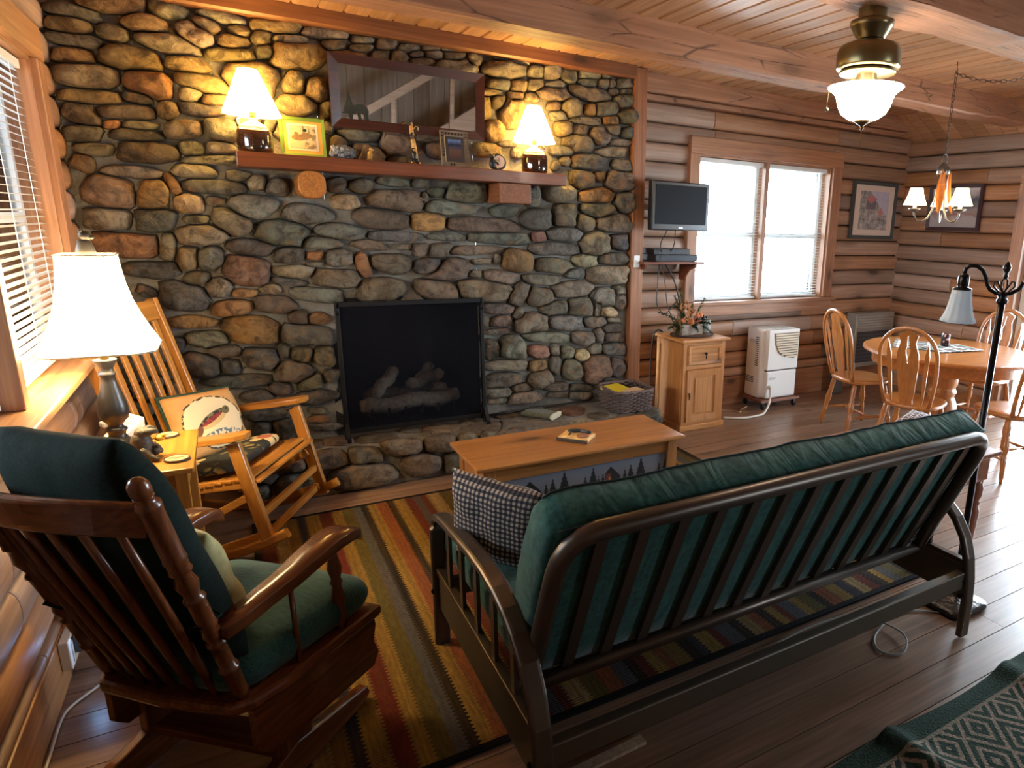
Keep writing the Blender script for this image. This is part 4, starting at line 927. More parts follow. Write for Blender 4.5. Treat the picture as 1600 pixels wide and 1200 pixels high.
bc = part('back_cushion', pillow_mb(0.43, 0.74, 0.13, 16, 0.32, 9, 0.003), M_navyb, gl, smooth=True, sub=1, label='dark teal back cushion')
for v in bc.data.vertices: v.co.x *= 1 - 0.28 * max(0.0, v.co.y / 0.37) ** 3
ang = math.atan2(0.208, 0.66)
Mb = Matrix.Rotation(-ang, 4, 'Y') @ Matrix(((0, 0, 1, 0), (1, 0, 0, 0), (0, 1, 0, 0), (0, 0, 0, 1)))
bc.matrix_local = Matrix.Translation((-0.195, 0, 0.790)) @ Mb
for s in (-1, 1):
    p = bp(0.42, 0.235 * s)
    tie = [p + Vector((0.04, -0.03 * s, 0.02)), p + Vector((0.025, 0.026 * s, 0.012)), p + Vector((-0.026, 0.012 * s, 0)), p + Vector((-0.02, -0.03 * s, -0.01)), p + Vector((0.03, -0.022 * s, -0.03)), p + Vector((0.045, -0.018 * s, -0.10))]
    part('cushion_tie', MB().tube(tie, 0.004, 6), M_navyb, gl, smooth=True)
lp = part('quilted_cushion', pillow_mb(0.36, 0.34, 0.10, 14, 0.45, 31), M_sage, None, smooth=True, sub=1)
gm_ = Matrix.Translation((0.472, 2.048, 0.0125)) @ Matrix.Rotation(R_(GA), 4, 'Z')
lp.matrix_world = gm_ @ Matrix.Translation((-0.055, 0.03, 0.655)) @ Mb
tag(lp, 'sage green quilted cushion leaning against the back of the glider', 'cushion')

# ------------------------------------------------------------------ slatted porch rocker by the chimney
OAK = {ax: wood('oak_' + ax, (202, 142, 66), (150, 98, 38), ax, 0.33, 1.0, 0.12, 0.0, 0.25, 0.1) for ax in 'xyz'}
rk = thing('wooden_rocker', 'honey oak slat-back rocking chair in the corner by the chimney', 'rocking chair', (0.447, 3.755, 0.0), R_(-27))
HW = 0.312
for s in (-1, 1):
    rp_ = [(x, HW * s, 0.022 + 0.16 * (x + 0.05) ** 2 / 0.30) for x in [-0.58 + i * 0.095 for i in range(12)]]
    part('rocker', MB().sweep(rp_, rrect(0.034, 0.044, 0.008, 2)), OAK['x'], rk)
    part('front_leg', MB().beam((0.385, HW * s, 0.09), (0.275, HW * s, 0.60), 0.03, 0.055, up=(1, 0, 0)), OAK['z'], rk, bevel=0.004)
    part('rear_leg', MB().beam((-0.28, HW * s, 0.06), (-0.18, HW * s, 0.55), 0.03, 0.05, up=(1, 0, 0)), OAK['z'], rk, bevel=0.004)
    part('brace', MB().beam((0.33, (HW - 0.03) * s, 0.35), (-0.05, (HW - 0.03) * s, 0.13), 0.018, 0.035), OAK['x'], rk, bevel=0.003)
    part('brace', MB().beam((0.375, (HW - 0.03) * s, 0.15), (0.10, (HW - 0.03) * s, 0.05), 0.018, 0.035), OAK['x'], rk, bevel=0.003)
    part('side_rail', MB().sweep([(0.33, (HW - 0.03) * s, 0.405), (0.1, (HW - 0.03) * s, 0.375), (-0.1, (HW - 0.03) * s, 0.345), (-0.24, (HW - 0.03) * s, 0.36)], rrect(0.024, 0.05, 0.004, 1)), OAK['x'], rk)
    M = Matrix.Translation((0, 0, 0)) 
    am = MB().loft([[(x, HW * s + a * w_, z + b) for a, b in ((-1, -.014), (1, -.014), (1, .014), (-1, .014))] for x, z, w_ in ((-0.26, 0.555, 0.028), (-0.05, 0.580, 0.036), (0.20, 0.618, 0.045), (0.305, 0.636, 0.045), (0.345, 0.643, 0.022))])
    part('arm', am, OAK['x'], rk, bevel=0.004)
    part('arm_bracket', MB().tube([(0.275, (HW - 0.02) * s, 0.60), (0.24, (HW - 0.022) * s, 0.585), (0.262, (HW - 0.02) * s, 0.54)], 0.006, 6), plain('bracket_dark', (60, 44, 28), 0.5), rk)
    a, b = Vector((-0.13, 0.275 * s, 0.34)), Vector((-0.345, 0.275 * s, 1.17))
    part('back_post', MB().beam(a, b, 0.03, 0.045, up=(1, 0, 0)), OAK['z'], rk, bevel=0.004)
part('crest', MB().beam((-0.325, -0.262, 1.115), (-0.325, 0.262, 1.115), 0.02, 0.10, up=(-0.25, 0, 0.97)), OAK['y'], rk, bevel=0.006)
part('lower_back_rail', MB().beam((-0.165, -0.262, 0.45), (-0.165, 0.262, 0.45), 0.02, 0.05, up=(-0.25, 0, 0.97)), OAK['y'], rk, bevel=0.004)
for i in range(7):
    y = -0.222 + i * 0.074
    part('back_slat', MB().beam((-0.168, y, 0.44), (-0.32, y, 1.09), 0.032, 0.012, up=(1, 0, 0.25)), OAK['z'], rk, bevel=0.002)
for i in range(13):
    x = 0.345 - i * 0.042; z = 0.432 - 0.02 * (0.345 - x) / 0.1 + 0.055 * max(0, (0.1 - x) / 0.3) ** 2 - 0.02 * (1 if i == 0 else 0)
    part('seat_slat', MB().cbox((x, 0, z), (0.034, 0.60, 0.013)), OAK['y'], rk, bevel=0.003)
for x, z in ((0.355, 0.25), (-0.24, 0.25), (0.36, 0.14), (-0.26, 0.12)): part('stretcher', MB().cbox((x, 0, z), (0.022, 0.64, 0.034)), OAK['y'], rk, bevel=0.003)
# floral seat pad
def floral():
    m = NT('floral_print'); tc = m.n('TexCoord'); co = tc.outputs['Object']
    nz = m.n('TexNoise', Scale=6.0, Detail=2.0); m.l(co, nz.inputs[0]); dv = m.n('VectorMath', operation='MULTIPLY_ADD'); m.l(nz.outputs['Color'], dv.inputs[0]); dv.inputs[1].default_value = (0.09, 0.09, 0.0); m.l(co, dv.inputs[2])
    v = m.n('TexVoronoi', Scale=10.0); m.l(dv.outputs[0], v.inputs[0])
    v2 = m.n('TexVoronoi', Scale=17.0, feature='DISTANCE_TO_EDGE'); m.l(dv.outputs[0], v2.inputs[0])
    c = m.mix(m.ramp(v2.outputs[0], [(0.08, (0, 0, 0)), (0.16, (1, 1, 1))]), lin((24, 26, 32)), m.mix(m.ramp(v.outputs['Distance'], [(0.25, (1, 1, 1)), (0.45, (0, 0, 0))]), lin((34, 40, 40)), lin((156, 140, 88))))
    sx = m.n('SeparateXYZ'); m.l(co, sx.inputs[0])
    for fx, fy, r in ((0.16, 0.17, 0.085), (-0.02, -0.16, 0.06)):
        dx = m.math('SUBTRACT', sx.outputs[0], fx); dy = m.math('SUBTRACT', sx.outputs[1], fy)
        d = m.math('SQRT', m.math('ADD', m.math('MULTIPLY', dx, dx), m.math('MULTIPLY', dy, dy))); an = m.math('ARCTAN2', dy, dx)
        rr = m.math('MULTIPLY_ADD', m.math('ABSOLUTE', m.math('SINE', m.math('MULTIPLY', an, 2.5))), r * 0.6, r * 0.4)
        c = m.mix(m.math('LESS_THAN', d, rr), c, m.mix(m.math('LESS_THAN', d, r * 0.42), lin((206, 186, 140)), lin((186, 104, 88))))
    m.l(c, m.b.inputs['Base Color']); m.set(Roughness=0.9); return m.m
sp_ = part('seat_pad', slab_cushion(0.43, 0.52, 0.045, 0.022, crown=0.010, seed=14), floral(), None, smooth=True, sub=1)
rkm = Matrix.Translation((0.447, 3.755, 0.0)) @ Matrix.Rotation(R_(-27), 4, 'Z')
sp_.matrix_world = rkm @ Matrix.Translation((0.02, 0, 0.402)) @ Matrix.Rotation(R_(-8), 4, 'Y')
tag(sp_, 'dark floral seat pad lying on the oak rocker', 'seat pad')
# fish cushion
def fish_face():
    m = NT('fish_tapestry'); tc = m.n('TexCoord'); sx = m.n('SeparateXYZ'); m.l(tc.outputs['Object'], sx.inputs[0]); x, y, z = sx.outputs
    def ell(cx, cy, rx, ry, rot=0.0):
        c, s = math.cos(R_(rot)), math.sin(R_(rot)); dx = m.math('SUBTRACT', x, cx); dy = m.math('SUBTRACT', y, cy)
        u = m.math('DIVIDE', m.math('ADD', m.math('MULTIPLY', dx, c), m.math('MULTIPLY', dy, s)), rx); v = m.math('DIVIDE', m.math('SUBTRACT', m.math('MULTIPLY', dy, c), m.math('MULTIPLY', dx, s)), ry)
        return m.math('ADD', m.math('MULTIPLY', u, u), m.math('MULTIPLY', v, v))
    nz = m.n('TexNoise', Scale=60.0, Detail=3.0); m.l(tc.outputs['Object'], nz.inputs[0]); nb = m.n('TexNoise', Scale=16.0, Detail=3.0); m.l(tc.outputs['Object'], nb.inputs[0])
    c = m.mix(nb.outputs[0], lin((176, 128, 74)), lin((206, 164, 110)))
    inside = m.math('LESS_THAN', ell(0, 0, 0.150, 0.128), 1.0); c = m.mix(inside, c, lin((218, 202, 168)))
    e = ell(0, 0, 0.150, 0.128); twig = m.math('MULTIPLY', m.math('LESS_THAN', m.math('ABSOLUTE', m.math('SUBTRACT', m.math('MULTIPLY_ADD', nb.outputs[0], 0.35, e), 1.2)), 0.06), m.math('GREATER_THAN', nz.outputs[0], 0.46)); c = m.mix(twig, c, lin((64, 56, 48)))
    wav = m.math('MULTIPLY', m.math('LESS_THAN', ell(0.02, -0.075, 0.10, 0.035), 1.0), m.math('GREATER_THAN', nz.outputs[0], 0.5)); c = m.mix(wav, c, lin((92, 110, 128)))
    body = ell(0.0, 0.015, 0.092, 0.030, 22); c = m.mix(m.math('LESS_THAN', body, 1.0), c, lin((196, 170, 120)))
    up = m.math('MULTIPLY', m.math('LESS_THAN', body, 1.0), m.math('LESS_THAN', ell(-0.004, 0.032, 0.10, 0.022, 22), 1.0)); c = m.mix(up, c, m.mix(m.math('GREATER_THAN', nz.outputs[0], 0.5), lin((120, 112, 80)), lin((44, 42, 38))))
    red = m.math('LESS_THAN', ell(-0.008, 0.014, 0.070, 0.011, 22), 1.0); c = m.mix(red, c, m.mix(m.math('GREATER_THAN', nz.outputs[0], 0.5), lin((150, 52, 50)), lin((110, 44, 44))))
    tail = m.math('LESS_THAN', ell(-0.088, -0.035, 0.030, 0.016, 55), 1.0); c = m.mix(tail, c, lin((110, 70, 50)))
    head = m.math('LESS_THAN', ell(0.078, 0.048, 0.022, 0.020, 22), 1.0); c = m.mix(head, c, lin((104, 96, 66))); c = m.mix(m.math('LESS_THAN', ell(0.084, 0.054, 0.005, 0.005), 1.0), c, lin((20, 20, 18)))
    m.l(c, m.b.inputs['Base Color']); m.set(Roughness=0.9); m.bump(nz.outputs[0], 0.2, 0.004); return m.m
fc = thing('fish_cushion', 'square tapestry cushion with a leaping trout on the oak rocker', 'cushion', (0, 0, 0))
part('cover', pillow_mb(0.37, 0.34, 0.13, 16, 0.45, 5), fish_face(), fc, smooth=True)
edge = [];
for u, v in [(-1 + i / 8, -1) for i in range(16)] + [(1, -1 + i / 8) for i in range(16)] + [(1 - i / 8, 1) for i in range(16)] + [(-1, 1 - i / 8) for i in range(16)]:
    pin = 1 - 0.035 * ((1 - v * v) * u * u + (1 - u * u) * v * v); edge.append((u * 0.185 * pin, v * 0.17 * pin, 0))
part('green_trim', MB().tube(edge, 0.008, 6, closed=True), plain('dark_green_trim', (24, 52, 40), 0.9), fc, smooth=True)
Mf = Matrix(((0, 0, 1, 0), (1, 0, 0, 0), (0, 1, 0, 0), (0, 0, 0, 1)))
fc.matrix_world = rkm @ Matrix.Translation((-0.03, 0.04, 0.578)) @ Matrix.Rotation(R_(-24), 4, 'Y') @ Matrix.Rotation(R_(-20), 4, 'Z') @ Mf @ Matrix.Rotation(R_(-12), 4, 'Z')

# ------------------------------------------------------------------ end table with lamp by the left wall
et = thing('end_table', 'small honey oak end table between the two rocking chairs', 'table', (0.243, 2.985, 0.0))
wpart('top', MB().box((0.045, 2.73, 0.698), (0.437, 3.24, 0.720)), OAK['y'], et, bevel=0.006)
for xx in (0.075, 0.375):
    for yy in (2.755, 3.18): wpart('leg', MB().loft([[(xx + a, yy + b, 0.0) for a, b in ((0.006, 0.006), (0.034, 0.006), (0.034, 0.034), (0.006, 0.034))], [(xx + a, yy + b, 0.698) for a, b in ((0, 0), (0.04, 0), (0.04, 0.04), (0, 0.04))]]), OAK['z'], et, bevel=0.003)
for a, b in (((0.09, 2.765, 0.60), (0.40, 2.783, 0.698)), ((0.09, 3.19, 0.60), (0.40, 3.208, 0.698)), ((0.085, 2.79, 0.60), (0.103, 3.19, 0.698)), ((0.387, 2.79, 0.60), (0.405, 3.19, 0.698))): wpart('apron', MB().box(a, b), OAK['x'], et)
for a, b in (((0.10, 2.77, 0.20), (0.39, 2.79, 0.235)), ((0.085, 2.79, 0.20), (0.105, 3.19, 0.235)), ((0.385, 2.79, 0.20), (0.405, 3.19, 0.235))): wpart('stretcher', MB().box(a, b), OAK['x'], et)
wpart('shelf', MB().box((0.08, 2.765, 0.235), (0.41, 3.21, 0.25)), OAK['y'], et, bevel=0.003)
LX, LY = 0.195, 3.07
tl = thing('table_lamp', 'table lamp with a white bell shade and dark turned base on the end table', 'lamp', (LX, LY, 0.720))
M_bronze = plain('dark_bronze_lamp', (52, 52, 54), 0.32, 0.5)
part('base', MB().lathe([(0.068, 0), (0.070, 0.012), (0.060, 0.020), (0.055, 0.030), (0.035, 0.045), (0.026, 0.060), (0.030, 0.075), (0.036, 0.080), (0.030, 0.088), (0.022, 0.095), (0.026, 0.105), (0.043, 0.125), (0.048, 0.150), (0.044, 0.185), (0.034, 0.225), (0.026, 0.262), (0.022, 0.285), (0.027, 0.290), (0.027, 0.298), (0.021, 0.303), (0.022, 0.318), (0.036, 0.345), (0.036, 0.350), (0.012, 0.352)], 24), M_bronze, tl, smooth=True)
part('socket', MB().lathe([(0.012, 0.35), (0.016, 0.36), (0.016, 0.42), (0.010, 0.43)], 12), plain('brass', (170, 130, 60), 0.3, 1.0), tl, smooth=True)
M_lamp = shade_mat('lamp_cloth', (250, 244, 232), SHADE_T, 0.55, (1.0, 0.74, 0.40))
# square cut-corner bell shade
def cutcorner(h, c): return [(h, -h + c), (h, h - c), (h - c, h), (-h + c, h), (-h, h - c), (-h, -h + c), (-h + c, -h), (h - c, -h)]
shp = [(0.390, 0.166), (0.410, 0.157), (0.45, 0.140), (0.50, 0.121), (0.56, 0.102), (0.62, 0.090), (0.68, 0.083), (0.727, 0.080)]
sm = MB(); rings = [[(x, y, z) for x, y in cutcorner(h, 0.05 * h / 0.165)] for z, h in shp]
sm.loft(rings, caps=False); sh = part('lamp_shade', sm, M_lamp, tl)
for z, h in ((0.390, 0.167), (0.727, 0.081)): part('shade_trim', MB().tube([(x, y, z) for x, y in cutcorner(h, 0.05 * h / 0.165)], 0.0035, 6, closed=True), plain('shade_trim_cloth', (196, 188, 172), 0.8), sh)
for i in range(8): part('shade_seam', MB().tube([(cutcorner(h * 1.004, 0.05 * h / 0.165)[i][0], cutcorner(h * 1.004, 0.05 * h / 0.165)[i][1], z) for z, h in shp], 0.0016, 4), plain('shade_trim_cloth', (196, 188, 172), 0.8), sh)
part('harp', MB().tube([(0, -0.02, 0.42), (0, -0.055, 0.50), (0, -0.05, 0.62), (0, 0, 0.70), (0, 0.05, 0.62), (0, 0.055, 0.50), (0, 0.02, 0.42)], 0.002, 5), plain('brass', (170, 130, 60), 0.3, 1.0), tl)
for k in range(3):
    a = 2 * math.pi * k / 3; part('spider', MB().tube([(0, 0, 0.70), (0.078 * math.cos(a), 0.078 * math.sin(a), 0.724)], 0.0015, 4), plain('brass', (170, 130, 60), 0.3, 1.0), tl)
part('bulb', MB().ball((0, 0, 0.50), (0.028, 0.028, 0.045), 12, 8), emit('bulb_warm', (255, 214, 150), 60.0), tl, smooth=True)
M_sil = plain('finial_pewter', (64, 60, 56), 0.4, 0.4)
part('bear_finial', MB().loft([[(r * math.cos(2 * math.pi * k / 12), r * 0.8 * math.sin(2 * math.pi * k / 12), z) for k in range(12)] for r, z in ((0.006, 0.70), (0.030, 0.728), (0.028, 0.745), (0.022, 0.765), (0.018, 0.778))])
     .ball((0.006, -0.004, 0.793), (0.020, 0.018, 0.018), 12, 8).ball((0.022, -0.010, 0.788), (0.010, 0.009, 0.008), 10, 6).ball((-0.004, -0.016, 0.809), 0.0065, 8, 6).ball((-0.002, 0.012, 0.809), 0.0065, 8, 6), M_sil, tl, smooth=True)
light('table_lamp_bulb', 'POINT', (LX, LY, 0.72 + 0.535), LAMP_T, (1.0, 0.70, 0.30), 0.035)
# telephone, bear figure, coasters on the end table
ph = thing('telephone', 'white desk telephone behind the lamp on the end table', 'telephone', (0.20, 3.20, 0.720), R_(-58))
M_phone = plain('phone_plastic', (214, 214, 216), 0.4); Mr = Matrix.Rotation(R_(38), 4, 'X')
part('body', MB().prism([(-0.05, 0.0), (0.05, 0.0), (0.05, 0.02), (-0.05, 0.09)], -0.055, 0.055, Matrix(((0, 0, 1, 0), (-1, 0, 0, 0), (0, 1, 0, 0), (0, 0, 0, 1)))), M_phone, ph, bevel=0.006)
for r in range(4):
    for c in range(3): part('key', MB().cbox((-0.025 + c * 0.02, -0.02 + r * 0.018, 0.046 + r * 0.0128), (0.013, 0.011, 0.008), None), plain('key_white', (236, 236, 236), 0.5), ph)
part('handset', MB().box((-0.075, -0.05, 0.05), (-0.05, 0.05, 0.075)), plain('phone_grey', (120, 122, 128), 0.4), ph, bevel=0.008)
M_bear = plain('bear_bronze', (74, 68, 60), 0.55, 0.2, bump=0.9, bscale=90.0)
bf = thing('bear_figurine', 'dark tumbling bear figurine with a yellow bird on the end table', 'figurine', (0.285, 2.915, 0.720), R_(15))
bm = MB().ball((-0.005, 0, 0.055), (0.036, 0.036, 0.050), 14, 10).ball((0.005, 0.0, 0.098), (0.030, 0.03, 0.020), 12, 8).ball((0.030, 0.0, 0.028), (0.024, 0.026, 0.024), 12, 8).ball((0.046, 0.0, 0.02), (0.012, 0.012, 0.012), 10, 6)
for s in (-1, 1):
    bm.tube([(-0.015, 0.03 * s, 0.05), (0.0, 0.046 * s, 0.025), (-0.02 + 0.03 * (s < 0), 0.058 * s, 0.012), (0.0 + 0.03 * (s < 0), 0.078 * s, 0.009)], [0.018, 0.016, 0.013, 0.008], 8)
    bm.tube([(0.005, 0.018 * s, 0.098), (0.03, 0.024 * s, 0.108), (0.048, 0.024 * s, 0.098)], [0.017, 0.014, 0.009], 8).ball((0.036, 0.022 * s, 0.044), 0.008, 8, 6)
part('bear_body', bm, M_bear, bf, smooth=True, sub=1)
part('bird', MB().ball((0.052, 0.006, 0.064), (0.016, 0.011, 0.011), 10, 8).ball((0.064, 0.004, 0.073), 0.008, 10, 6).ball((0.036, 0.008, 0.066), (0.012, 0.004, 0.003), 8, 6), plain('bird_yellow', (222, 170, 50), 0.5), bf, smooth=True)
for (cx, cy), lb in (((0.383, 2.845), 'round bark-edged coaster in front of the bear figurine'), ((0.335, 3.175), 'round bark-edged coaster behind the bear figurine')):
    c = thing('wood_slice_coaster', lb, 'coaster', (cx, cy, 0.720), group='wood slice coasters on the end table')
    part('disc', MB().lathe([(0.036, 0.0), (0.038, 0.006), (0.034, 0.009)], 22), plain('coaster_pale', (196, 164, 128), 0.7, bump=0.2, bscale=60.0), c)
    part('bark_rim', MB().lathe([(0.0385, 0.0), (0.041, 0.002), (0.040, 0.0085), (0.0375, 0.0092)], 22, caps=False), plain('bark', (78, 66, 54), 0.9, bump=0.6, bscale=60.0), c)
    part('leaf_motif', MB().ball((-0.015, 0.004, 0.009), (0.013, 0.008, 0.0012), 10, 6).ball((0.014, 0.004, 0.009), (0.012, 0.008, 0.0012), 10, 6), plain('leaf_green', (92, 128, 76), 0.7), c, smooth=True)
    part('motif', MB().ball((0.0, -0.003, 0.009), (0.009, 0.010, 0.0014), 10, 6), plain('motif_red', (180, 104, 82), 0.7), c, smooth=True)
# ------------------------------------------------------------------ mantel and what stands on it
MZ = 1.915
W_mantel = wood('mantel_wood', (128, 68, 34), (84, 42, 20), 'x', 0.35, 1.0, 0.05, 0.2, 0.2)
mt = thing('mantel_shelf', 'thick reddish wood mantel shelf on the stone chimney', 'shelf', (1.66, 4.33, 1.84))
def mshelf():
    m = MB(); rings = []
    for i in range(41):
        x = -0.955 + 1.875 * i / 40; w = mnoise.noise(Vector((x * 4, 0, 2))) * 0.006
        rings.append([(x, -0.13 + w, 0.0 + w * 0.6), (x, 0.13, 0.0), (x, 0.13, 0.075), (x, -0.128 + w, 0.075)])
    return m.loft(rings)
part('board', mshelf(), W_mantel, mt, bevel=0.004)
W_end = wood('log_end_wood', (176, 116, 40), (120, 66, 22), 'y', 0.5, 2.0, 0.1, 0.3)
def logend(cx, w, h, mat, label, rnd):
    M = Matrix.Translation((cx - 1.66, -0.12, -0.002 - h / 2)) @ Matrix(((1, 0, 0, 0), (0, 0, 1, 0), (0, 1, 0, 0), (0, 0, 0, 1)))
    part('corbel', MB().prism(rrect(w, h, rnd, 5)[::-1], 0.0, 0.25, M), mat, mt, bevel=0.006, label=label)
logend(1.048, 0.14, 0.145, W_end, 'round log end under the shelf', 0.055)
logend(2.222, 0.215, 0.125, wood('block_wood', (150, 96, 60), (104, 58, 30), 'y', 0.5, 2.0, 0.1, 0.3), 'square wood block under the shelf', 0.008)

M_jug = plain('brown_glaze', (46, 26, 16), 0.08, 0.0, 0.6, 0.8); M_jugtop = plain('cream_glaze', (206, 188, 150), 0.15, 0.0, 0.6, 0.5)
def jug_lamp(x, y, label, flip):
    t = thing('jug_lamp', label, 'lamp', (x, y, MZ), group='jug lamps on the mantel')
    body = part('jug_body', MB().lathe([(0.070, 0.0), (0.083, 0.006), (0.085, 0.03), (0.085, 0.085), (0.083, 0.105), (0.076, 0.120)], 28), M_jug, t, smooth=True)
    part('jug_shoulder', MB().lathe([(0.0765, 0.1195), (0.060, 0.137), (0.038, 0.151), (0.024, 0.158), (0.022, 0.164), (0.026, 0.170), (0.022, 0.174)], 28), M_jugtop, t, smooth=True, label='cream glazed shoulder')
    s = -1 if flip else 1
    part('handle', MB().tube([(s * 0.022, 0, 0.168), (s * 0.05, 0, 0.176), (s * 0.068, 0, 0.162), (s * 0.066, 0, 0.142), (s * 0.058, 0, 0.132)], 0.007, 8, up=(0, 1, 0)), M_jugtop if flip else M_jug, t, smooth=True)
    part('socket', MB().lathe([(0.014, 0.172), (0.016, 0.18), (0.016, 0.225), (0.010, 0.23)], 12), plain('brass', (170, 130, 60), 0.3, 1.0), t, smooth=True)
    part('lamp_shade', MB().lathe([(0.138, 0.190), (0.045, 0.412)], 36, caps=False), shade_mat('mantel_shade_cloth', (246, 226, 190), SHADE_J, 0.55, (1.0, 0.66, 0.20)), t, smooth=True)
    part('bulb', MB().ball((0, 0, 0.285), (0.026, 0.026, 0.04), 12, 8), emit('bulb_amber', (255, 196, 110), 60.0), t, smooth=True)
    light('jug_lamp_bulb', 'POINT', (x, y, MZ + 0.315), LAMP_J, (1.0, 0.66, 0.18), 0.03)
jug_lamp(0.80, 4.285, 'brown jug lamp with a lit cone shade at the left end of the mantel', True)
jug_lamp(2.385, 4.285, 'brown jug lamp with a lit cone shade at the right end of the mantel', False)

# green framed duck print
def duck_print():
    m = NT('duck_print'); tc = m.n('TexCoord'); nz = m.n('TexNoise', Scale=40.0, Detail=4.0); m.l(tc.outputs['Object'], nz.inputs[0]); sx = m.n('SeparateXYZ'); m.l(tc.outputs['Object'], sx.inputs[0]); x, y = sx.outputs[0], sx.outputs[2]
    def ell(cx, cy, rx, ry):
        u = m.math('DIVIDE', m.math('SUBTRACT', x, cx), rx); v = m.math('DIVIDE', m.math('SUBTRACT', y, cy), ry); return m.math('LESS_THAN', m.math('ADD', m.math('MULTIPLY', u, u), m.math('MULTIPLY', v, v)), 1.0)
    c = m.mix(nz.outputs[0], lin((206, 188, 150)), lin((178, 158, 120)))
    grass = m.math('MULTIPLY', m.math('GREATER_THAN', x, 0.0), m.math('GREATER_THAN', nz.outputs[0], 0.52)); c = m.mix(m.math('MULTIPLY', grass, 0.7), c, lin((96, 84, 56)))
    for a in ((-0.02, 0.058, 0.036, 0.017), (0.02, 0.070, 0.030, 0.015)): c = m.mix(ell(*a), c, m.mix(nz.outputs[0], lin((90, 70, 48)), lin((160, 128, 88))))
    c = m.mix(ell(-0.032, 0.078, 0.010, 0.009), c, lin((126, 100, 70))); c = m.mix(ell(0.012, 0.098, 0.010, 0.009), c, lin((40, 66, 54)))
    m.l(c, m.b.inputs['Base Color']); m.set(Roughness=0.15, Coat_Weight=0.4); return m.m
def frame_mb(w, h, b, d):
    """four mitred bars, local x right, z up, y depth; base at z=0"""
    m = MB(); o = [(-w / 2, 0), (w / 2, 0), (w / 2, h), (-w / 2, h)]; i = [(-w / 2 + b, b), (w / 2 - b, b), (w / 2 - b, h - b), (-w / 2 + b, h - b)]
    for k in range(4):
        l = (k + 1) % 4
        ring = lambda y, f=0.0: [(o[k][0], y, o[k][1]), (o[l][0], y, o[l][1]), (i[l][0], y + f, i[l][1]), (i[k][0], y + f, i[k][1])]
        m.loft([ring(-d / 2, d * 0.25), ring(d / 2)])
    return m
dp = thing('duck_picture', 'green framed print of two ducks leaning on the mantel', 'picture', (1.035, 4.325, MZ))
dp.rotation_euler = (R_(-8), 0, R_(-2))
part('frame', frame_mb(0.225, 0.21, 0.017, 0.016), plain('frame_green', (104, 132, 44), 0.45), dp)
part('mat_board', MB().box((-0.096, 0.0, 0.016), (0.096, 0.004, 0.194)), plain('mat_mustard', (206, 160, 66), 0.6), dp)
part('inner_mat', MB().box((-0.076, -0.002, 0.034), (0.076, 0.0, 0.178)), plain('mat_cream', (220, 206, 170), 0.6), dp)
o = part('print', MB().box((-0.066, -0.0035, 0.0), (0.066, -0.002, 0.122)), duck_print(), dp); o.location = (0, 0, 0.045)
# geode, triangular rock with bird figure, birch stick, ornate frame, bear clock
gr = thing('geode_rock', 'lumpy grey crystal rock on the mantel beside the duck print', 'rock', (1.225, 4.29, MZ))
m = MB(); rg = random.Random(2)
m.ball((0, 0, 0.036), (0.068, 0.04, 0.038), 18, 12); m.v = [(x + rg.uniform(-.008, .008), y + rg.uniform(-.008, .008), max(0, z + rg.uniform(-.008, .008))) for x, y, z in m.v]
part('rock_body', m, plain('geode_grey', (92, 94, 96), 0.6, bump=0.7, bscale=40.0), gr)
m = MB()
for k in range(26): m.ball((rg.uniform(-0.066, 0.03), -0.025 - rg.uniform(0, 0.012), rg.uniform(0.01, 0.06)), rg.uniform(0.006, 0.012), 6, 4)
part('crystals', m, plain('geode_crystal', (150, 148, 146), 0.25), gr)
rk2 = thing('pointed_rock', 'brown pointed rock on the mantel behind the little bird', 'rock', (1.385, 4.36, MZ))
m = MB(); m.loft([[(-0.075, -0.03, 0), (0.085, -0.03, 0), (0.08, 0.03, 0), (-0.07, 0.03, 0)], [(-0.05, -0.025, 0.05), (0.04, -0.025, 0.045), (0.035, 0.02, 0.045), (-0.045, 0.02, 0.05)], [(-0.03, -0.015, 0.10), (0.0, -0.015, 0.095), (0.0, 0.01, 0.095), (-0.03, 0.01, 0.10)]])
part('rock_body', m, plain('rock_brown', (104, 84, 62), 0.8, bump=0.5, bscale=30.0), rk2, bevel=0.01)
bd = thing('bird_figurine', 'tiny yellow bird figurine standing on the mantel', 'figurine', (1.372, 4.29, MZ))
part('body', MB().ball((0, 0, 0.034), (0.014, 0.013, 0.024), 12, 8).ball((0.006, -0.004, 0.064), 0.011, 10, 8).tube([(-0.004, 0.006, 0.03), (-0.012, 0.012, 0.0)], [0.009, 0.005], 6).tube([(0.006, -0.004, 0.014), (0.006, -0.004, 0.0)], 0.004, 6), plain('bird_ochre', (176, 130, 48), 0.5), bd, smooth=True)
part('beak', MB().turned((0.014, -0.008, 0.064), (0.024, -0.014, 0.062), [(0, .004), (1, .0005)], 6), plain('beak_white', (230, 220, 200), 0.5), bd)
st_ = thing('stick_sculpture', 'upright carved twig with small climbing bears on the mantel', 'sculpture', (1.615, 4.28, MZ))
M_birch = plain('twig_pale', (186, 146, 84), 0.7, bump=0.5, bscale=60.0); M_blk = plain('bear_black', (22, 20, 22), 0.45)
part('twig', MB().tube([(0.012, 0, 0.0), (0.010, 0, 0.06), (0.002, 0, 0.12), (-0.004, 0, 0.18), (-0.008, 0, 0.235)], [0.016, 0.014, 0.014, 0.012, 0.010], 9), M_birch, st_, smooth=True)
part('side_twig', MB().tube([(0.0, 0, 0.19), (0.018, -0.004, 0.215), (0.030, -0.004, 0.212)], 0.003, 6).tube([(0.016, 0, 0.05), (0.045, -0.006, 0.075), (0.055, -0.006, 0.066)], 0.0025, 6), M_birch, st_, smooth=True)
part('leaf', MB().ball((0.031, -0.006, 0.204), (0.004, 0.003, 0.011), 8, 6), plain('leaf_grey', (140, 150, 130), 0.6), st_, smooth=True)
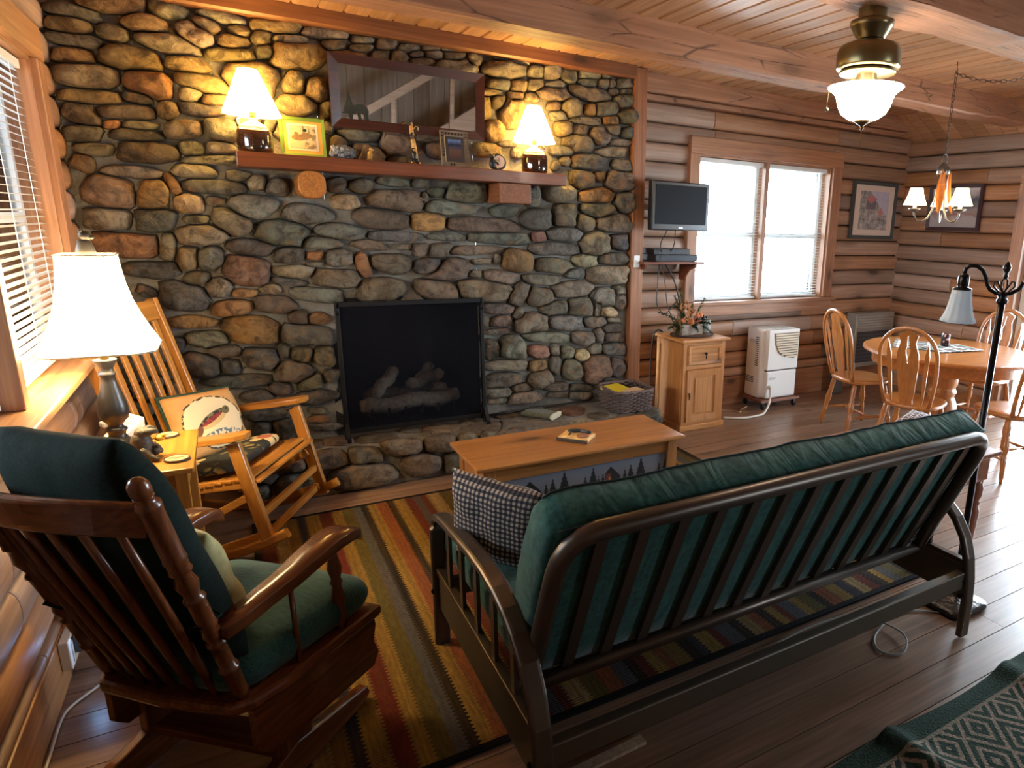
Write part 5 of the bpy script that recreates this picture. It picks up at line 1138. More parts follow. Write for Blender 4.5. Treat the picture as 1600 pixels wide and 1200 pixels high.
for dx, z, s in ((-0.016, 0.225, 0.8), (-0.012, 0.155, 1.0), (0.014, 0.15, 0.9)):
    part('climbing_bear', MB().ball((dx, -0.012, z), (0.009 * s, 0.009 * s, 0.015 * s), 10, 8).ball((dx + 0.004, -0.016, z + 0.016 * s), 0.007 * s, 8, 6), M_blk, st_, smooth=True)
part('standing_bear', MB().ball((0.0, -0.02, 0.045), (0.017, 0.015, 0.03), 10, 8).ball((-0.006, -0.024, 0.08), 0.012, 10, 6).tube([(0.006, -0.02, 0.03), (0.022, -0.024, 0.006)], [0.012, 0.008], 6).tube([(-0.006, -0.02, 0.03), (-0.016, -0.024, 0.006)], [0.012, 0.008], 6), M_blk, st_, smooth=True)
part('paw_tips', MB().ball((0.026, -0.03, 0.006), 0.0065, 8, 6).ball((-0.019, -0.03, 0.006), 0.0065, 8, 6).ball((-0.006, -0.034, 0.078), 0.006, 8, 6), plain('paw_gold', (206, 150, 40), 0.5), st_, smooth=True)
def lake_print():
    m = NT('lake_print'); tc = m.n('TexCoord'); nz = m.n('TexNoise', Scale=40.0, Detail=3.0); m.l(tc.outputs['Object'], nz.inputs[0]); sx = m.n('SeparateXYZ'); m.l(tc.outputs['Object'], sx.inputs[0])
    h = m.math('MULTIPLY_ADD', nz.outputs[0], 0.02, sx.outputs[2])
    c = m.ramp(m.math('MULTIPLY', h, 6.5), [(0.0, lin((66, 52, 52))), (0.4, lin((92, 70, 64))), (0.55, lin((52, 60, 84))), (0.62, lin((38, 44, 60))), (0.78, lin((86, 110, 160))), (1.0, lin((104, 128, 172)))])
    m.l(c, m.b.inputs['Base Color']); m.set(Roughness=0.12); return m.m
pf = thing('photo_frame', 'ornate pierced metal photo frame standing on the mantel', 'picture frame', (1.868, 4.285, MZ)); pf.rotation_euler = (R_(-8), 0, 0)
M_pew = plain('pewter', (126, 116, 100), 0.4, 0.7)
part('outer_band', frame_mb(0.175, 0.215, 0.006, 0.008), M_pew, pf); o = part('inner_band', frame_mb(0.125, 0.165, 0.006, 0.008), M_pew, pf); o.location = (0, 0, 0.025)
m = MB()
for k in range(9):
    x = -0.08 + k * 0.02
    for z0, z1 in ((0.004, 0.028), (0.187, 0.211)): m.beam((x - 0.008, 0, z0), (x + 0.008, 0, z1), 0.004, 0.004); m.beam((x + 0.008, 0, z0), (x - 0.008, 0, z1), 0.004, 0.003)
for k in range(10):
    z = 0.02 + k * 0.0195
    for x0, x1 in ((-0.084, -0.060), (0.060, 0.084)): m.beam((x0, 0, z - 0.008), (x1, 0, z + 0.008), 0.004, 0.004); m.beam((x0, 0, z + 0.008), (x1, 0, z - 0.008), 0.004, 0.003)
part('lattice', m, M_pew, pf)
part('dark_mat', MB().box((-0.060, 0.0, 0.03), (0.060, 0.004, 0.185)), plain('dark_mat', (44, 40, 36), 0.6), pf)
o = part('photo', MB().box((-0.040, -0.002, 0.0), (0.040, 0.0, 0.115)), lake_print(), pf); o.location = (0, 0, 0.05)
part('easel_leg', MB().beam((0, 0.004, 0.15), (0, 0.065, 0.008), 0.03, 0.003), plain('dark_mat', (44, 40, 36), 0.6), pf)
ck = thing('bear_clock', 'small round clock held by a black bear on the mantel', 'clock', (2.125, 4.275, MZ))
Mx = Matrix.Rotation(R_(90), 4, 'X')
part('clock_rim', MB().lathe([(0.050, -0.012), (0.052, 0.0), (0.050, 0.012), (0.043, 0.014)], 28, (0.010, 0, 0.052), Mx), plain('clock_dark', (40, 34, 28), 0.5), ck, smooth=True)
part('dial', MB().lathe([(0.036, 0.012), (0.0365, 0.0155)], 28, (0.010, 0, 0.052), Mx), plain('clock_face', (196, 172, 158), 0.5), ck)
part('hand', MB().beam((0.010, -0.0165, 0.052), (0.010, -0.0165, 0.076), 0.002, 0.003).beam((0.010, -0.0165, 0.052), (-0.006, -0.0165, 0.062), 0.002, 0.003), plain('hand_black', (16, 14, 14), 0.5), ck)
part('bear', MB().ball((-0.035, -0.022, 0.035), (0.022, 0.018, 0.032), 12, 8).ball((-0.038, -0.026, 0.078), (0.016, 0.016, 0.015), 10, 8).ball((-0.048, -0.024, 0.092), 0.006, 8, 6).ball((-0.028, -0.024, 0.092), 0.006, 8, 6).tube([(-0.03, -0.03, 0.055), (-0.008, -0.034, 0.045), (0.0, -0.03, 0.03)], [0.009, 0.008, 0.006], 6).ball((-0.02, -0.038, 0.008), (0.02, 0.014, 0.009), 8, 6), M_blk, ck, smooth=True)

# ------------------------------------------------------------------ mirror above the mantel
W_mir = wood('mirror_frame_wood', (70, 34, 24), (40, 18, 14), 'x', 0.3, 1.0, 0.05, 0.0, 0.3)
mi = thing('wall_mirror', 'wide dark framed mirror hung on the stone chimney', 'mirror', (1.635, 4.375, 2.095)); mi.rotation_euler = (R_(MIRROR_TILT), 0, 0)
part('frame', frame_mb(0.885, 0.39, 0.052, 0.03), W_mir, mi)
mg = NT('mirror_glass'); mg.set(Base_Color=(0.82, 0.80, 0.80, 1), Metallic=1.0, Roughness=0.02)
part('glass', MB().box((-0.395, -0.002, 0.048), (0.395, 0.004, 0.342)), mg.m, mi)
M_sil2 = plain('silhouette_dark', (26, 32, 30), 0.6)
tr = []
for k in range(7):
    z = k / 7; w = 0.038 * (1 - z) + 0.004; tr += [(w, 0.02 + z * 0.105), (w * 0.62, 0.02 + z * 0.105 + 0.012)]
poly = [(0.006, 0.0), (0.006, 0.02)] + tr + [(0.0, 0.135)] + [(-x, y) for x, y in tr[::-1]] + [(-0.006, 0.02), (-0.006, 0.0)]
part('tree_silhouette', MB().prism(poly, 0.002, 0.004, Matrix.Translation((-0.345, 0, 0.058)) @ XZ), M_sil2, mi, label='dark fir tree silhouette in the corner of the glass')
bear = [(-0.06, 0.0), (-0.045, 0.0), (-0.04, 0.03), (-0.02, 0.036), (-0.014, 0.0), (0.004, 0.0), (0.0, 0.035), (0.014, 0.03), (0.022, 0.0), (0.044, 0.0), (0.038, 0.02), (0.044, 0.05), (0.034, 0.078), (0.012, 0.088), (-0.012, 0.086), (-0.03, 0.078), (-0.045, 0.074), (-0.055, 0.062), (-0.07, 0.05), (-0.066, 0.042), (-0.052, 0.038), (-0.058, 0.02)]
part('bear_silhouette', MB().prism(bear, 0.002, 0.004, Matrix.Translation((-0.285, 0, 0.05)) @ XZ), M_sil2, mi, label='dark bear silhouette in the corner of the glass')

# ------------------------------------------------------------------ fireplace screen and gas logs
M_iron = plain('black_iron', (34, 32, 32), 0.45, 0.6)
fs = thing('fire_screen', 'free-standing black mesh fire screen in front of the firebox', 'fire screen', (1.565, 4.30, HZ))
for s in (-1, 1):
    part('upright', MB().box((s * 0.437 - 0.012, -0.012, 0.0), (s * 0.437 + 0.012, 0.012, 0.86)), M_iron, fs, bevel=0.003)
    part('foot', MB().loft([[(s * 0.437 + a * 0.012, y, z + b) for a, b in ((-1, -w), (1, -w), (1, w), (-1, w))] for y, z, w in ((0.10, 0.012, 0.012), (0.0, 0.05, 0.02), (-0.03, 0.085, 0.03), (-0.055, 0.05, 0.022), (-0.085, 0.014, 0.014))]), M_iron, fs)
    part('hook', MB().tube([(s * 0.437, -0.015, 0.83), (s * 0.437, -0.03, 0.815), (s * 0.437, -0.028, 0.79), (s * 0.437, -0.012, 0.785)], 0.006, 6), M_iron, fs, smooth=True)
part('top_bar', MB().box((-0.44, -0.012, 0.828), (0.44, 0.012, 0.858)), M_iron, fs, bevel=0.003)
part('bottom_bar', MB().box((-0.425, -0.008, 0.035), (0.425, 0.008, 0.065)), M_iron, fs, bevel=0.003)
nm = NT('screen_mesh'); d_ = nm.n('BsdfDiffuse'); d_.inputs[0].default_value = (0.012, 0.012, 0.016, 1); t_ = nm.n('BsdfTransparent'); x_ = nm.n('MixShader'); x_.inputs[0].default_value = 0.38; nm.l(d_.outputs[0], x_.inputs[2]); nm.l(t_.outputs[0], x_.inputs[1]); nm.l(x_.outputs[0], nm.out.inputs[0])
part('mesh_panel', MB().box((-0.425, -0.002, 0.06), (0.425, 0.002, 0.835)), nm.m, fs)
gs = thing('gas_log_set', 'charred ceramic gas logs on a grate inside the firebox', 'fire logs', (1.59, 4.72, FB[2] + 0.02))
M_char = plain('charred_log', (128, 114, 102), 0.8, bump=0.9, bscale=36.0)
def flog(p0, p1, r, seed):
    n = 10; p0 = Vector(p0); p1 = Vector(p1); rr = [r * (0.75 if i in (0, n) else 1) * (1 + 0.16 * mnoise.noise(Vector((i * 0.8, seed, 0)))) for i in range(n + 1)]
    part('ceramic_log', MB().tube([p0 + (p1 - p0) * i / n + Vector((0, 0, 0.012 * math.sin(i * 1.3 + seed))) for i in range(n + 1)], rr, 10), M_char, gs, smooth=True)
flog((-0.33, -0.10, 0.13), (0.33, -0.08, 0.15), 0.055, 1); flog((-0.28, 0.10, 0.16), (0.30, 0.12, 0.17), 0.05, 5); flog((-0.24, -0.06, 0.20), (-0.06, 0.08, 0.33), 0.042, 9); flog((0.0, -0.02, 0.23), (0.26, 0.08, 0.29), 0.042, 13); flog((0.08, 0.04, 0.24), (0.20, 0.12, 0.35), 0.034, 17)
for k in range(6): part('grate_bar', MB().beam((-0.27 + k * 0.108, -0.17, 0.075), (-0.27 + k * 0.108, 0.16, 0.075), 0.014, 0.014).beam((-0.27 + k * 0.108, -0.17, 0.075), (-0.27 + k * 0.108, -0.17, 0.13), 0.014, 0.014), M_iron, gs)
for x in (-0.24, 0.24):
    for y in (-0.12, 0.12): part('grate_leg', MB().box((x - 0.008, y - 0.008, 0.0), (x + 0.008, y + 0.008, 0.07)), M_iron, gs)

# ------------------------------------------------------------------ on the hearth
bk_ = thing('wicker_basket', 'dark woven basket of magazines on the right end of the hearth', 'basket', (3.065, 4.19, HZ + 0.004))
M_wick = plain('wicker_dark', (104, 86, 80), 0.75, bump=0.3, bscale=80.0)
W0, D0, HB = 0.165, 0.17, 0.155; rows = 11; sg = 64
def bpt(a, z):
    k = 0.90 + 0.10 * z / HB; e = 6.0; c, s = math.cos(a), math.sin(a); r = (abs(c) ** e + abs(s) ** e) ** (-1 / e); return (W0 * k * r * c, D0 * k * r * s)
for r in range(rows):
    z = 0.007 + r * (HB - 0.012) / (rows - 1); pts = []
    for i in range(sg):
        a = 2 * math.pi * i / sg; x, y = bpt(a, z); w = 0.007 * (1 if (i // 2 + r) % 2 else -1); L_ = math.hypot(x, y); pts.append((x * (1 + w / L_), y * (1 + w / L_), z))
    part('woven_strand', MB().tube(pts, 0.0078, 5, closed=True), M_wick, bk_, smooth=True)
part('braided_rim', MB().tube([(bpt(2 * math.pi * i / sg, HB)[0], bpt(2 * math.pi * i / sg, HB)[1], HB + 0.004 * (i % 2)) for i in range(sg)], 0.011, 6, closed=True), M_wick, bk_, smooth=True)
part('liner', MB().loft([[(bpt(2 * math.pi * i / sg, z)[0] * 0.955, bpt(2 * math.pi * i / sg, z)[1] * 0.955, z) for i in range(sg)] for z in (0.004, HB - 0.01)], caps=False), plain('wicker_inner', (40, 32, 28), 0.9), bk_)
part('floor_panel', MB().box((-0.14, -0.145, 0.0), (0.14, 0.145, 0.006)), plain('wicker_inner', (40, 32, 28), 0.9), bk_)
def book(name, label, loc, rot, w, d, h, col, cat='magazine', pages=(226, 214, 186)):
    t = thing(name, label, cat, loc, group='reading matter in the wicker basket'); t.rotation_euler = rot
    part('pages', MB().box((-w / 2 + 0.003, -d / 2 + 0.003, 0.002), (w / 2 - 0.003, d / 2 - 0.002, h - 0.002)), plain('paper', pages, 0.8), t)
    part('cover', MB().box((-w / 2, -d / 2, h - 0.002), (w / 2, d / 2, h)).box((-w / 2, -d / 2, 0), (w / 2, d / 2, 0.002)).box((-w / 2, d / 2 - 0.003, 0), (w / 2, d / 2, h)), plain('cover_%d' % sum(col), col, 0.4), t)
bz = HZ + 0.004
book('magazine', 'red magazine low in the wicker basket', (3.03, 4.20, bz + 0.09), (R_(6), 0, R_(25)), 0.21, 0.17, 0.03, (150, 30, 34))
book('magazine', 'yellow magazine on top in the wicker basket', (3.00, 4.22, bz + 0.127), (R_(8), R_(2), R_(20)), 0.19, 0.16, 0.024, (214, 186, 40))
book('paperback_book', 'thick paperback book with cream pages in the wicker basket', (3.085, 4.12, bz + 0.118), (R_(2), R_(-3), R_(15)), 0.15, 0.10, 0.03, (206, 180, 140), 'book')
mh = thing('oven_mitt', 'folded olive fabric mitt lying on the hearth', 'mitt', (2.38, 4.245, HZ + 0.008), R_(-52))
M_mitt = cloth('olive_quilt', (72, 72, 54), (104, 102, 78), 90.0)
mm_ = MB(); rr_ = []
for x, w, h in ((-0.13, 0.03, 0.014), (-0.115, 0.058, 0.026), (-0.06, 0.068, 0.034), (0.03, 0.066, 0.036), (0.11, 0.07, 0.036), (0.135, 0.074, 0.034)): rr_.append([(x, a * w, 0.0 + h / 2 + b * h) for a, b in rrect(2.0, 1.0, 0.45, 3)])
part('mitt_body', mm_.loft(rr_), M_mitt, mh, smooth=True); part('thumb', MB().tube([(0.02, 0.05, 0.018), (-0.03, 0.085, 0.018), (-0.075, 0.088, 0.014)], [0.018, 0.02, 0.012], 8), M_mitt, mh, smooth=True)
part('cuff', MB().loft([[(x, a * 0.078, 0.019 + b * 0.042) for a, b in rrect(2.0, 1.0, 0.45, 3)] for x in (0.13, 0.142)]), plain('cuff_cream', (196, 186, 160), 0.9), mh)
hs = part('gas_hose', MB().tube([Vector((2.03, 4.375, HZ + 0.017)), Vector((2.2, 4.385, HZ + 0.018)), Vector((2.4, 4.40, HZ + 0.022)), Vector((2.6, 4.395, HZ + 0.022)), Vector((2.78, 4.41, HZ + 0.022)), Vector((2.88, 4.42, HZ + 0.022))], 0.009, 8), plain('hose_black', (26, 24, 24), 0.5), None, smooth=True)
tag(hs, 'thin black gas hose lying along the back of the hearth', 'hose')
# ------------------------------------------------------------------ pine cabinet under the television
PC = {ax: wood('cabinet_pine_' + ax, (206, 148, 88), (160, 104, 56), ax, 0.42, 1.2, 0.08, 0.7, 0.1) for ax in 'xyz'}
cb = thing('pine_cabinet', 'small pine cabinet with one drawer and one door', 'cabinet', (3.745, 4.31, 0), 0.0)
Wc, Dc = 0.205, 0.19
part('carcass', MB().box((-Wc, -Dc + 0.012, 0.03), (Wc, Dc, 0.72)), PC['z'], cb, bevel=0.003)
part('top', MB().box((-Wc - 0.03, -Dc - 0.03, 0.72), (Wc + 0.03, Dc + 0.01, 0.745)), PC['x'], cb, bevel=0.008)
part('plinth', MB().box((-Wc - 0.018, -Dc - 0.015, 0.0), (Wc + 0.018, Dc, 0.048)), PC['x'], cb, bevel=0.006)
for a, b in (((-Wc, -Dc, 0.048), (-Wc + 0.035, -Dc + 0.013, 0.72)), ((Wc - 0.035, -Dc, 0.048), (Wc, -Dc + 0.013, 0.72))): part('stile', MB().box(a, b), PC['z'], cb, bevel=0.002)
for a, b in (((-Wc + 0.035, -Dc, 0.695), (Wc - 0.035, -Dc + 0.013, 0.72)), ((-Wc + 0.035, -Dc, 0.505), (Wc - 0.035, -Dc + 0.013, 0.535)), ((-Wc + 0.035, -Dc, 0.048), (Wc - 0.035, -Dc + 0.013, 0.07))): part('rail', MB().box(a, b), PC['x'], cb, bevel=0.002)
dr = part('drawer', MB().box((-Wc + 0.038, -Dc - 0.004, 0.538), (Wc - 0.038, -Dc + 0.01, 0.692)), PC['x'], cb, bevel=0.003)
dpn = part('drawer_panel', frame_mb(2 * Wc - 0.09, 0.14, 0.022, 0.014), PC['x'], dr); dpn.location = (0, -Dc - 0.008, 0.545)
M_ironp = plain('iron_pull', (52, 46, 42), 0.45, 0.7)
part('knob', MB().ball((0, -Dc - 0.022, 0.628), 0.012, 10, 8).tube([(0, -Dc - 0.004, 0.63), (0, -Dc - 0.02, 0.628)], 0.006, 6).tube([(0, -Dc - 0.024, 0.622), (0.003, -Dc - 0.022, 0.585)], [0.005, 0.006], 6), M_ironp, dr, smooth=True)
do = part('door', MB().box((-Wc + 0.038, -Dc - 0.004, 0.074), (Wc - 0.038, -Dc + 0.01, 0.50)), PC['z'], cb, bevel=0.003)
o = part('door_frame', frame_mb(2 * Wc - 0.078, 0.424, 0.055, 0.014), PC['z'], do); o.location = (0, -Dc - 0.009, 0.075)
part('door_panel', MB().prism(rrect(0.17, 0.285, 0.002, 1), -0.005, 0.010, Matrix.Translation((0, -Dc - 0.002, 0.287)) @ XZ), PC['z'], do, bevel=0.009)
part('latch', MB().tube([(-Wc + 0.058, -Dc - 0.020, 0.31), (-Wc + 0.058, -Dc - 0.026, 0.295), (-Wc + 0.060, -Dc - 0.020, 0.262)], [0.006, 0.007, 0.004], 6).ball((-Wc + 0.058, -Dc - 0.020, 0.312), 0.008, 8, 6), M_ironp, do, smooth=True)
for s in (-1, 1):
    o = part('side_frame', frame_mb(2 * Dc - 0.02, 0.66, 0.045, 0.012), PC['z'], cb); o.rotation_euler = (0, 0, R_(90)); o.location = (s * (Wc + 0.002), 0.006, 0.052)
cbm = Matrix.Translation((3.745, 4.31, 0.745))
def on_cab(x, y, z=0.0): return cbm @ Vector((x, y, z))
ty = thing('oval_tray', 'oval tray with a dark rope rim on the pine cabinet', 'tray', on_cab(-0.01, -0.015), 0.0)
def ov(r, z, k=1.0): return [(0.19 * r * math.cos(2 * math.pi * i / 40), 0.135 * r * math.sin(2 * math.pi * i / 40), z) for i in range(40)]
part('base', MB().loft([ov(0.96, 0.0), ov(0.98, 0.008)]), plain('tray_brown', (110, 72, 52), 0.5), ty)
part('rim', MB().tube(ov(1.0, 0.010), 0.006, 6, closed=True), plain('rope_dark', (52, 40, 34), 0.8, bump=0.8, bscale=160.0), ty, smooth=True)
fl = thing('flower_arrangement', 'dried flower and evergreen arrangement in a birch bark trough on the tray', 'flower arrangement', on_cab(-0.045, -0.01, 0.009), 0.0)
M_bark = plain('birch_bark', (150, 136, 122), 0.8, bump=0.6, bscale=40.0)
part('trough', MB().box((-0.075, -0.045, 0.0), (0.08, 0.045, 0.062)), M_bark, fl, bevel=0.008)
part('log_end', MB().lathe([(0.044, 0.0), (0.046, 0.01)], 16, (-0.086, -0.004, 0.046), Matrix.Rotation(R_(90), 4, 'Y')), plain('log_ring', (112, 84, 56), 0.8, bump=0.5, bscale=90.0), fl)
M_ever = plain('evergreen', (44, 66, 38), 0.7); M_ever2 = plain('evergreen_pale', (86, 108, 62), 0.7); rg = random.Random(12)
def sprig(p0, p1, mat, n=22, ln=0.036):
    m = MB(); p0 = Vector(p0); p1 = Vector(p1); mid = (p0 + p1) / 2 + Vector((0, 0, 0.02)); pts = []
    for i in range(n + 1):
        t = i / n; q = p0 * (1 - t) ** 2 + mid * 2 * t * (1 - t) + p1 * t * t; pts.append(q)
    m.tube(pts, 0.0014, 4)
    for i in range(2, n + 1):
        t = (pts[i] - pts[i - 1]).normalized()
        for s in range(4):
            d = Vector((rg.uniform(-1, 1), rg.uniform(-1, 1), rg.uniform(-1, 1))); d = (d - t * d.dot(t)).normalized(); e = pts[i] + (d * 0.85 + t * 0.6) * ln * rg.uniform(0.6, 1) * (1.1 - 0.6 * i / n); sd = t.cross(d) * 0.0042
            o_ = len(m.v); m.v += [tuple(pts[i] - sd), tuple(pts[i] + sd), tuple(e)]; m.f.append((o_, o_ + 1, o_ + 2))
    part('sprig', m, mat, fl)
for a, b, mt_ in (((-0.04, 0, 0.06), (-0.19, 0.02, 0.13), M_ever), ((-0.03, 0, 0.06), (-0.16, -0.05, 0.05), M_ever), ((-0.02, 0.01, 0.06), (-0.08, 0.04, 0.22), M_ever), ((-0.01, 0.02, 0.06), (-0.05, 0.02, 0.24), M_ever2), ((0.0, 0.0, 0.06), (-0.11, -0.02, 0.17), M_ever), ((0.03, 0.0, 0.06), (0.13, -0.04, 0.06), M_ever), ((0.04, 0.0, 0.06), (0.11, -0.07, 0.02), M_ever), ((0.05, 0.02, 0.06), (0.12, 0.02, 0.20), M_ever2), ((0.0, -0.03, 0.06), (0.02, -0.075, 0.03), M_ever), ((-0.05, -0.02, 0.06), (-0.13, -0.07, 0.02), M_ever), ((0.02, 0.02, 0.06), (0.05, 0.04, 0.16), M_ever2), ((0.02, -0.01, 0.06), (0.10, 0.0, 0.10), M_ever)): sprig(a, b, mt_)
M_pod = plain('dried_pod', (186, 110, 62), 0.6); M_petal = plain('dried_petal', (176, 122, 76), 0.8); M_rust = plain('dried_rust', (140, 78, 58), 0.8)
for x, y, z, r in ((0.0, -0.035, 0.075, 0.019), (0.055, -0.01, 0.105, 0.016), (0.078, -0.006, 0.110, 0.017), (-0.055, -0.03, 0.085, 0.015)): part('pod', MB().ball((x, y, z), r, 12, 8), M_pod, fl, smooth=True)
for k, (x, y, z) in enumerate(((-0.03, -0.04, 0.10), (0.03, -0.045, 0.085), (0.0, -0.02, 0.13), (-0.05, 0.0, 0.15), (0.02, 0.0, 0.14), (-0.01, 0.01, 0.17))):
    m = MB()
    for j in range(5):
        a = j * 1.257 + k; m.ball((0, 0, 0), (0.020, 0.009, 0.003), 8, 5, Matrix.Translation((x + 0.016 * math.cos(a), y + 0.006 * math.sin(a), z + 0.014 * math.sin(a))) @ Matrix.Rotation(a, 4, 'Y'))
    part('dried_flower', m, (M_petal, M_rust, M_petal)[k % 3], fl, smooth=True)
fl.scale = (1.4, 1.25, 1.4)
bc_ = thing('bark_mug', 'birch bark cup with a dark bird perched on its rim on the pine cabinet', 'cup', on_cab(0.150, 0.03, 0.009), 0.0)
part('cup', MB().lathe([(0.046, 0.0), (0.048, 0.004), (0.050, 0.105), (0.046, 0.106), (0.044, 0.01)], 24), plain('birch_grey', (158, 164, 158), 0.75, bump=0.6, bscale=50.0), bc_, smooth=True)
part('bird', MB().ball((-0.03, -0.02, 0.118), (0.026, 0.015, 0.015), 10, 8).ball((-0.008, -0.024, 0.128), 0.012, 10, 6).tube([(-0.05, -0.018, 0.112), (-0.085, -0.014, 0.105)], [0.008, 0.004], 6), plain('bird_dark', (26, 26, 32), 0.4), bc_, smooth=True)

# ------------------------------------------------------------------ television, shelf, boxes and cables
M_tvb = plain('tv_plastic', (20, 20, 24), 0.3); M_scr = plain('tv_screen', (8, 10, 18), 0.5, spec=0.1)
tv = thing('television', 'small black flat television on a wall arm beside the back window', 'television', (3.525, 4.235, 1.57), R_(4)); 
part('case', MB().box((-0.272, -0.02, 0.0), (0.272, 0.035, 0.352)), M_tvb, tv, bevel=0.008); part('screen', MB().box((-0.242, -0.023, 0.045), (0.242, -0.018, 0.327)), M_scr, tv)
part('back_shell', MB().loft([[(-0.17, 0.035, 0.05), (0.17, 0.035, 0.05), (0.17, 0.035, 0.30), (-0.17, 0.035, 0.30)], [(-0.12, 0.07, 0.08), (0.12, 0.07, 0.08), (0.12, 0.07, 0.26), (-0.12, 0.07, 0.26)]]), M_tvb, tv, bevel=0.006)
part('maker_badge', MB().box((-0.02, -0.022, 0.017), (0.02, -0.0195, 0.024)), plain('badge_silver', (170, 170, 172), 0.3, 0.8), tv)
part('power_light', MB().box((-0.222, -0.022, 0.016), (-0.216, -0.0195, 0.021)), plain('red_led', (150, 20, 20), 0.4), tv)
part('wall_arm', MB().beam((0, 0.06, 0.17), (0.02, 0.38, 0.17), 0.03, 0.05).box((-0.05, 0.065, 0.12), (0.05, 0.075, 0.22)), M_iron, tv)
sh_ = thing('wall_shelf', 'small wooden bracket shelf under the television', 'shelf', (3.575, 4.47, 1.31))
part('board', MB().box((-0.29, -0.125, 0.0), (0.29, 0.125, 0.02)), W_mantel, sh_, bevel=0.003)
for s in (-0.255, 0.22):
    bp_ = [(0.12, 0.0), (-0.11, 0.0), (-0.105, -0.03), (-0.05, -0.045), (-0.01, -0.06), (0.03, -0.10), (0.05, -0.135), (0.085, -0.14), (0.12, -0.14)]
    part('bracket', MB().prism(bp_, -0.01, 0.01, Matrix(((0, 0, 1, s), (1, 0, 0, 0), (0, 1, 0, 0), (0, 0, 0, 1)))), W_mantel, sh_, bevel=0.002)
M_box = plain('black_box', (26, 28, 32), 0.35)
vb = thing('cable_box', 'wide black set-top box at the bottom of the pile on the bracket shelf', 'set-top box', (3.60, 4.455, 1.33)); part('case', MB().box((-0.20, -0.10, 0.004), (0.20, 0.10, 0.052)), M_box, vb, bevel=0.004); part('front_panel', MB().box((-0.155, -0.103, 0.01), (0.195, -0.1, 0.046)), plain('panel_blue', (40, 46, 56), 0.3), vb); part('foot', MB().box((-0.18, -0.09, 0.0), (0.18, 0.09, 0.005)), M_box, vb)
vd = thing('disc_player', 'narrow black disc player stacked on the set-top box', 'disc player', (3.565, 4.455, 1.382)); part('case', MB().box((-0.175, -0.09, 0.003), (0.165, 0.09, 0.048)), M_box, vd, bevel=0.004); part('tray', MB().box((-0.02, -0.093, 0.022), (0.10, -0.09, 0.034)), plain('panel_blue', (40, 46, 56), 0.3), vd); part('foot', MB().box((-0.16, -0.08, 0.0), (0.15, 0.08, 0.004)), M_box, vd)
M_cab = plain('cable_black', (22, 22, 26), 0.5)
def cable(name, label, pts, r=0.004, mat=None, cat='cable', group=None):
    # smooth Catmull-Rom
    P = [Vector(p) for p in pts]; out = []
    for i in range(len(P) - 1):
        a, b, c, d = P[max(i - 1, 0)], P[i], P[i + 1], P[min(i + 2, len(P) - 1)]
        for k in range(6):
            t = k / 6; out.append(0.5 * ((2 * b) + (c - a) * t + (2 * a - 5 * b + 4 * c - d) * t * t + (3 * b - a - 3 * c + d) * t ** 3))
    out.append(P[-1]); o = part(name, MB().tube(out, r, 6), mat or M_cab, None, smooth=True); tag(o, label, cat, group); return o
cable('cable', 'black lead looping from the television down to the shelf', [(3.45, 4.28, 1.57), (3.42, 4.32, 1.47), (3.46, 4.36, 1.41), (3.52, 4.42, 1.43)])
cable('cable', 'straight black lead dropping from the middle of the television', [(3.53, 4.29, 1.57), (3.54, 4.31, 1.48), (3.55, 4.36, 1.42), (3.55, 4.42, 1.428)])
cable('cable', 'outermost black cable loop hanging under the bracket shelf', [(3.55, 4.53, 1.305), (3.52, 4.50, 1.15), (3.52, 4.50, 0.98), (3.60, 4.50, 0.90), (3.70, 4.52, 0.97), (3.78, 4.53, 1.05)])
cable('cable', 'middle black cable hanging under the bracket shelf', [(3.57, 4.53, 1.305), (3.60, 4.51, 1.14), (3.62, 4.50, 0.98), (3.66, 4.48, 0.86), (3.68, 4.46, 0.78)])
cable('cable', 'innermost cable bundle hanging under the bracket shelf', [(3.60, 4.53, 1.305), (3.68, 4.51, 1.18), (3.74, 4.52, 1.04), (3.78, 4.53, 0.92), (3.79, 4.53, 0.80)], 0.006)
cable('cable', 'thick black cord falling to the floor beside the pine cabinet', [(3.56, 4.46, 0.755), (3.52, 4.47, 0.775), (3.485, 4.48, 0.73), (3.475, 4.49, 0.55), (3.475, 4.50, 0.30), (3.48, 4.52, 0.008)], 0.007)
cable('cable', 'thin wire running down the log wall beside the timber post', [(3.345, 4.55, 1.30), (3.34, 4.555, 1.0), (3.345, 4.555, 0.6), (3.38, 4.55, 0.35), (3.50, 4.55, 0.27)], 0.004)
sw = thing('light_switch', 'white switch plate on the timber post', 'light switch', (3.262, 4.409, 1.33)); part('plate', MB().box((-0.026, -0.006, -0.045), (0.026, 0.0, 0.045)), M_white, sw, bevel=0.003); part('toggle', MB().box((-0.006, -0.014, -0.012), (0.006, -0.005, 0.012)), M_white, sw)

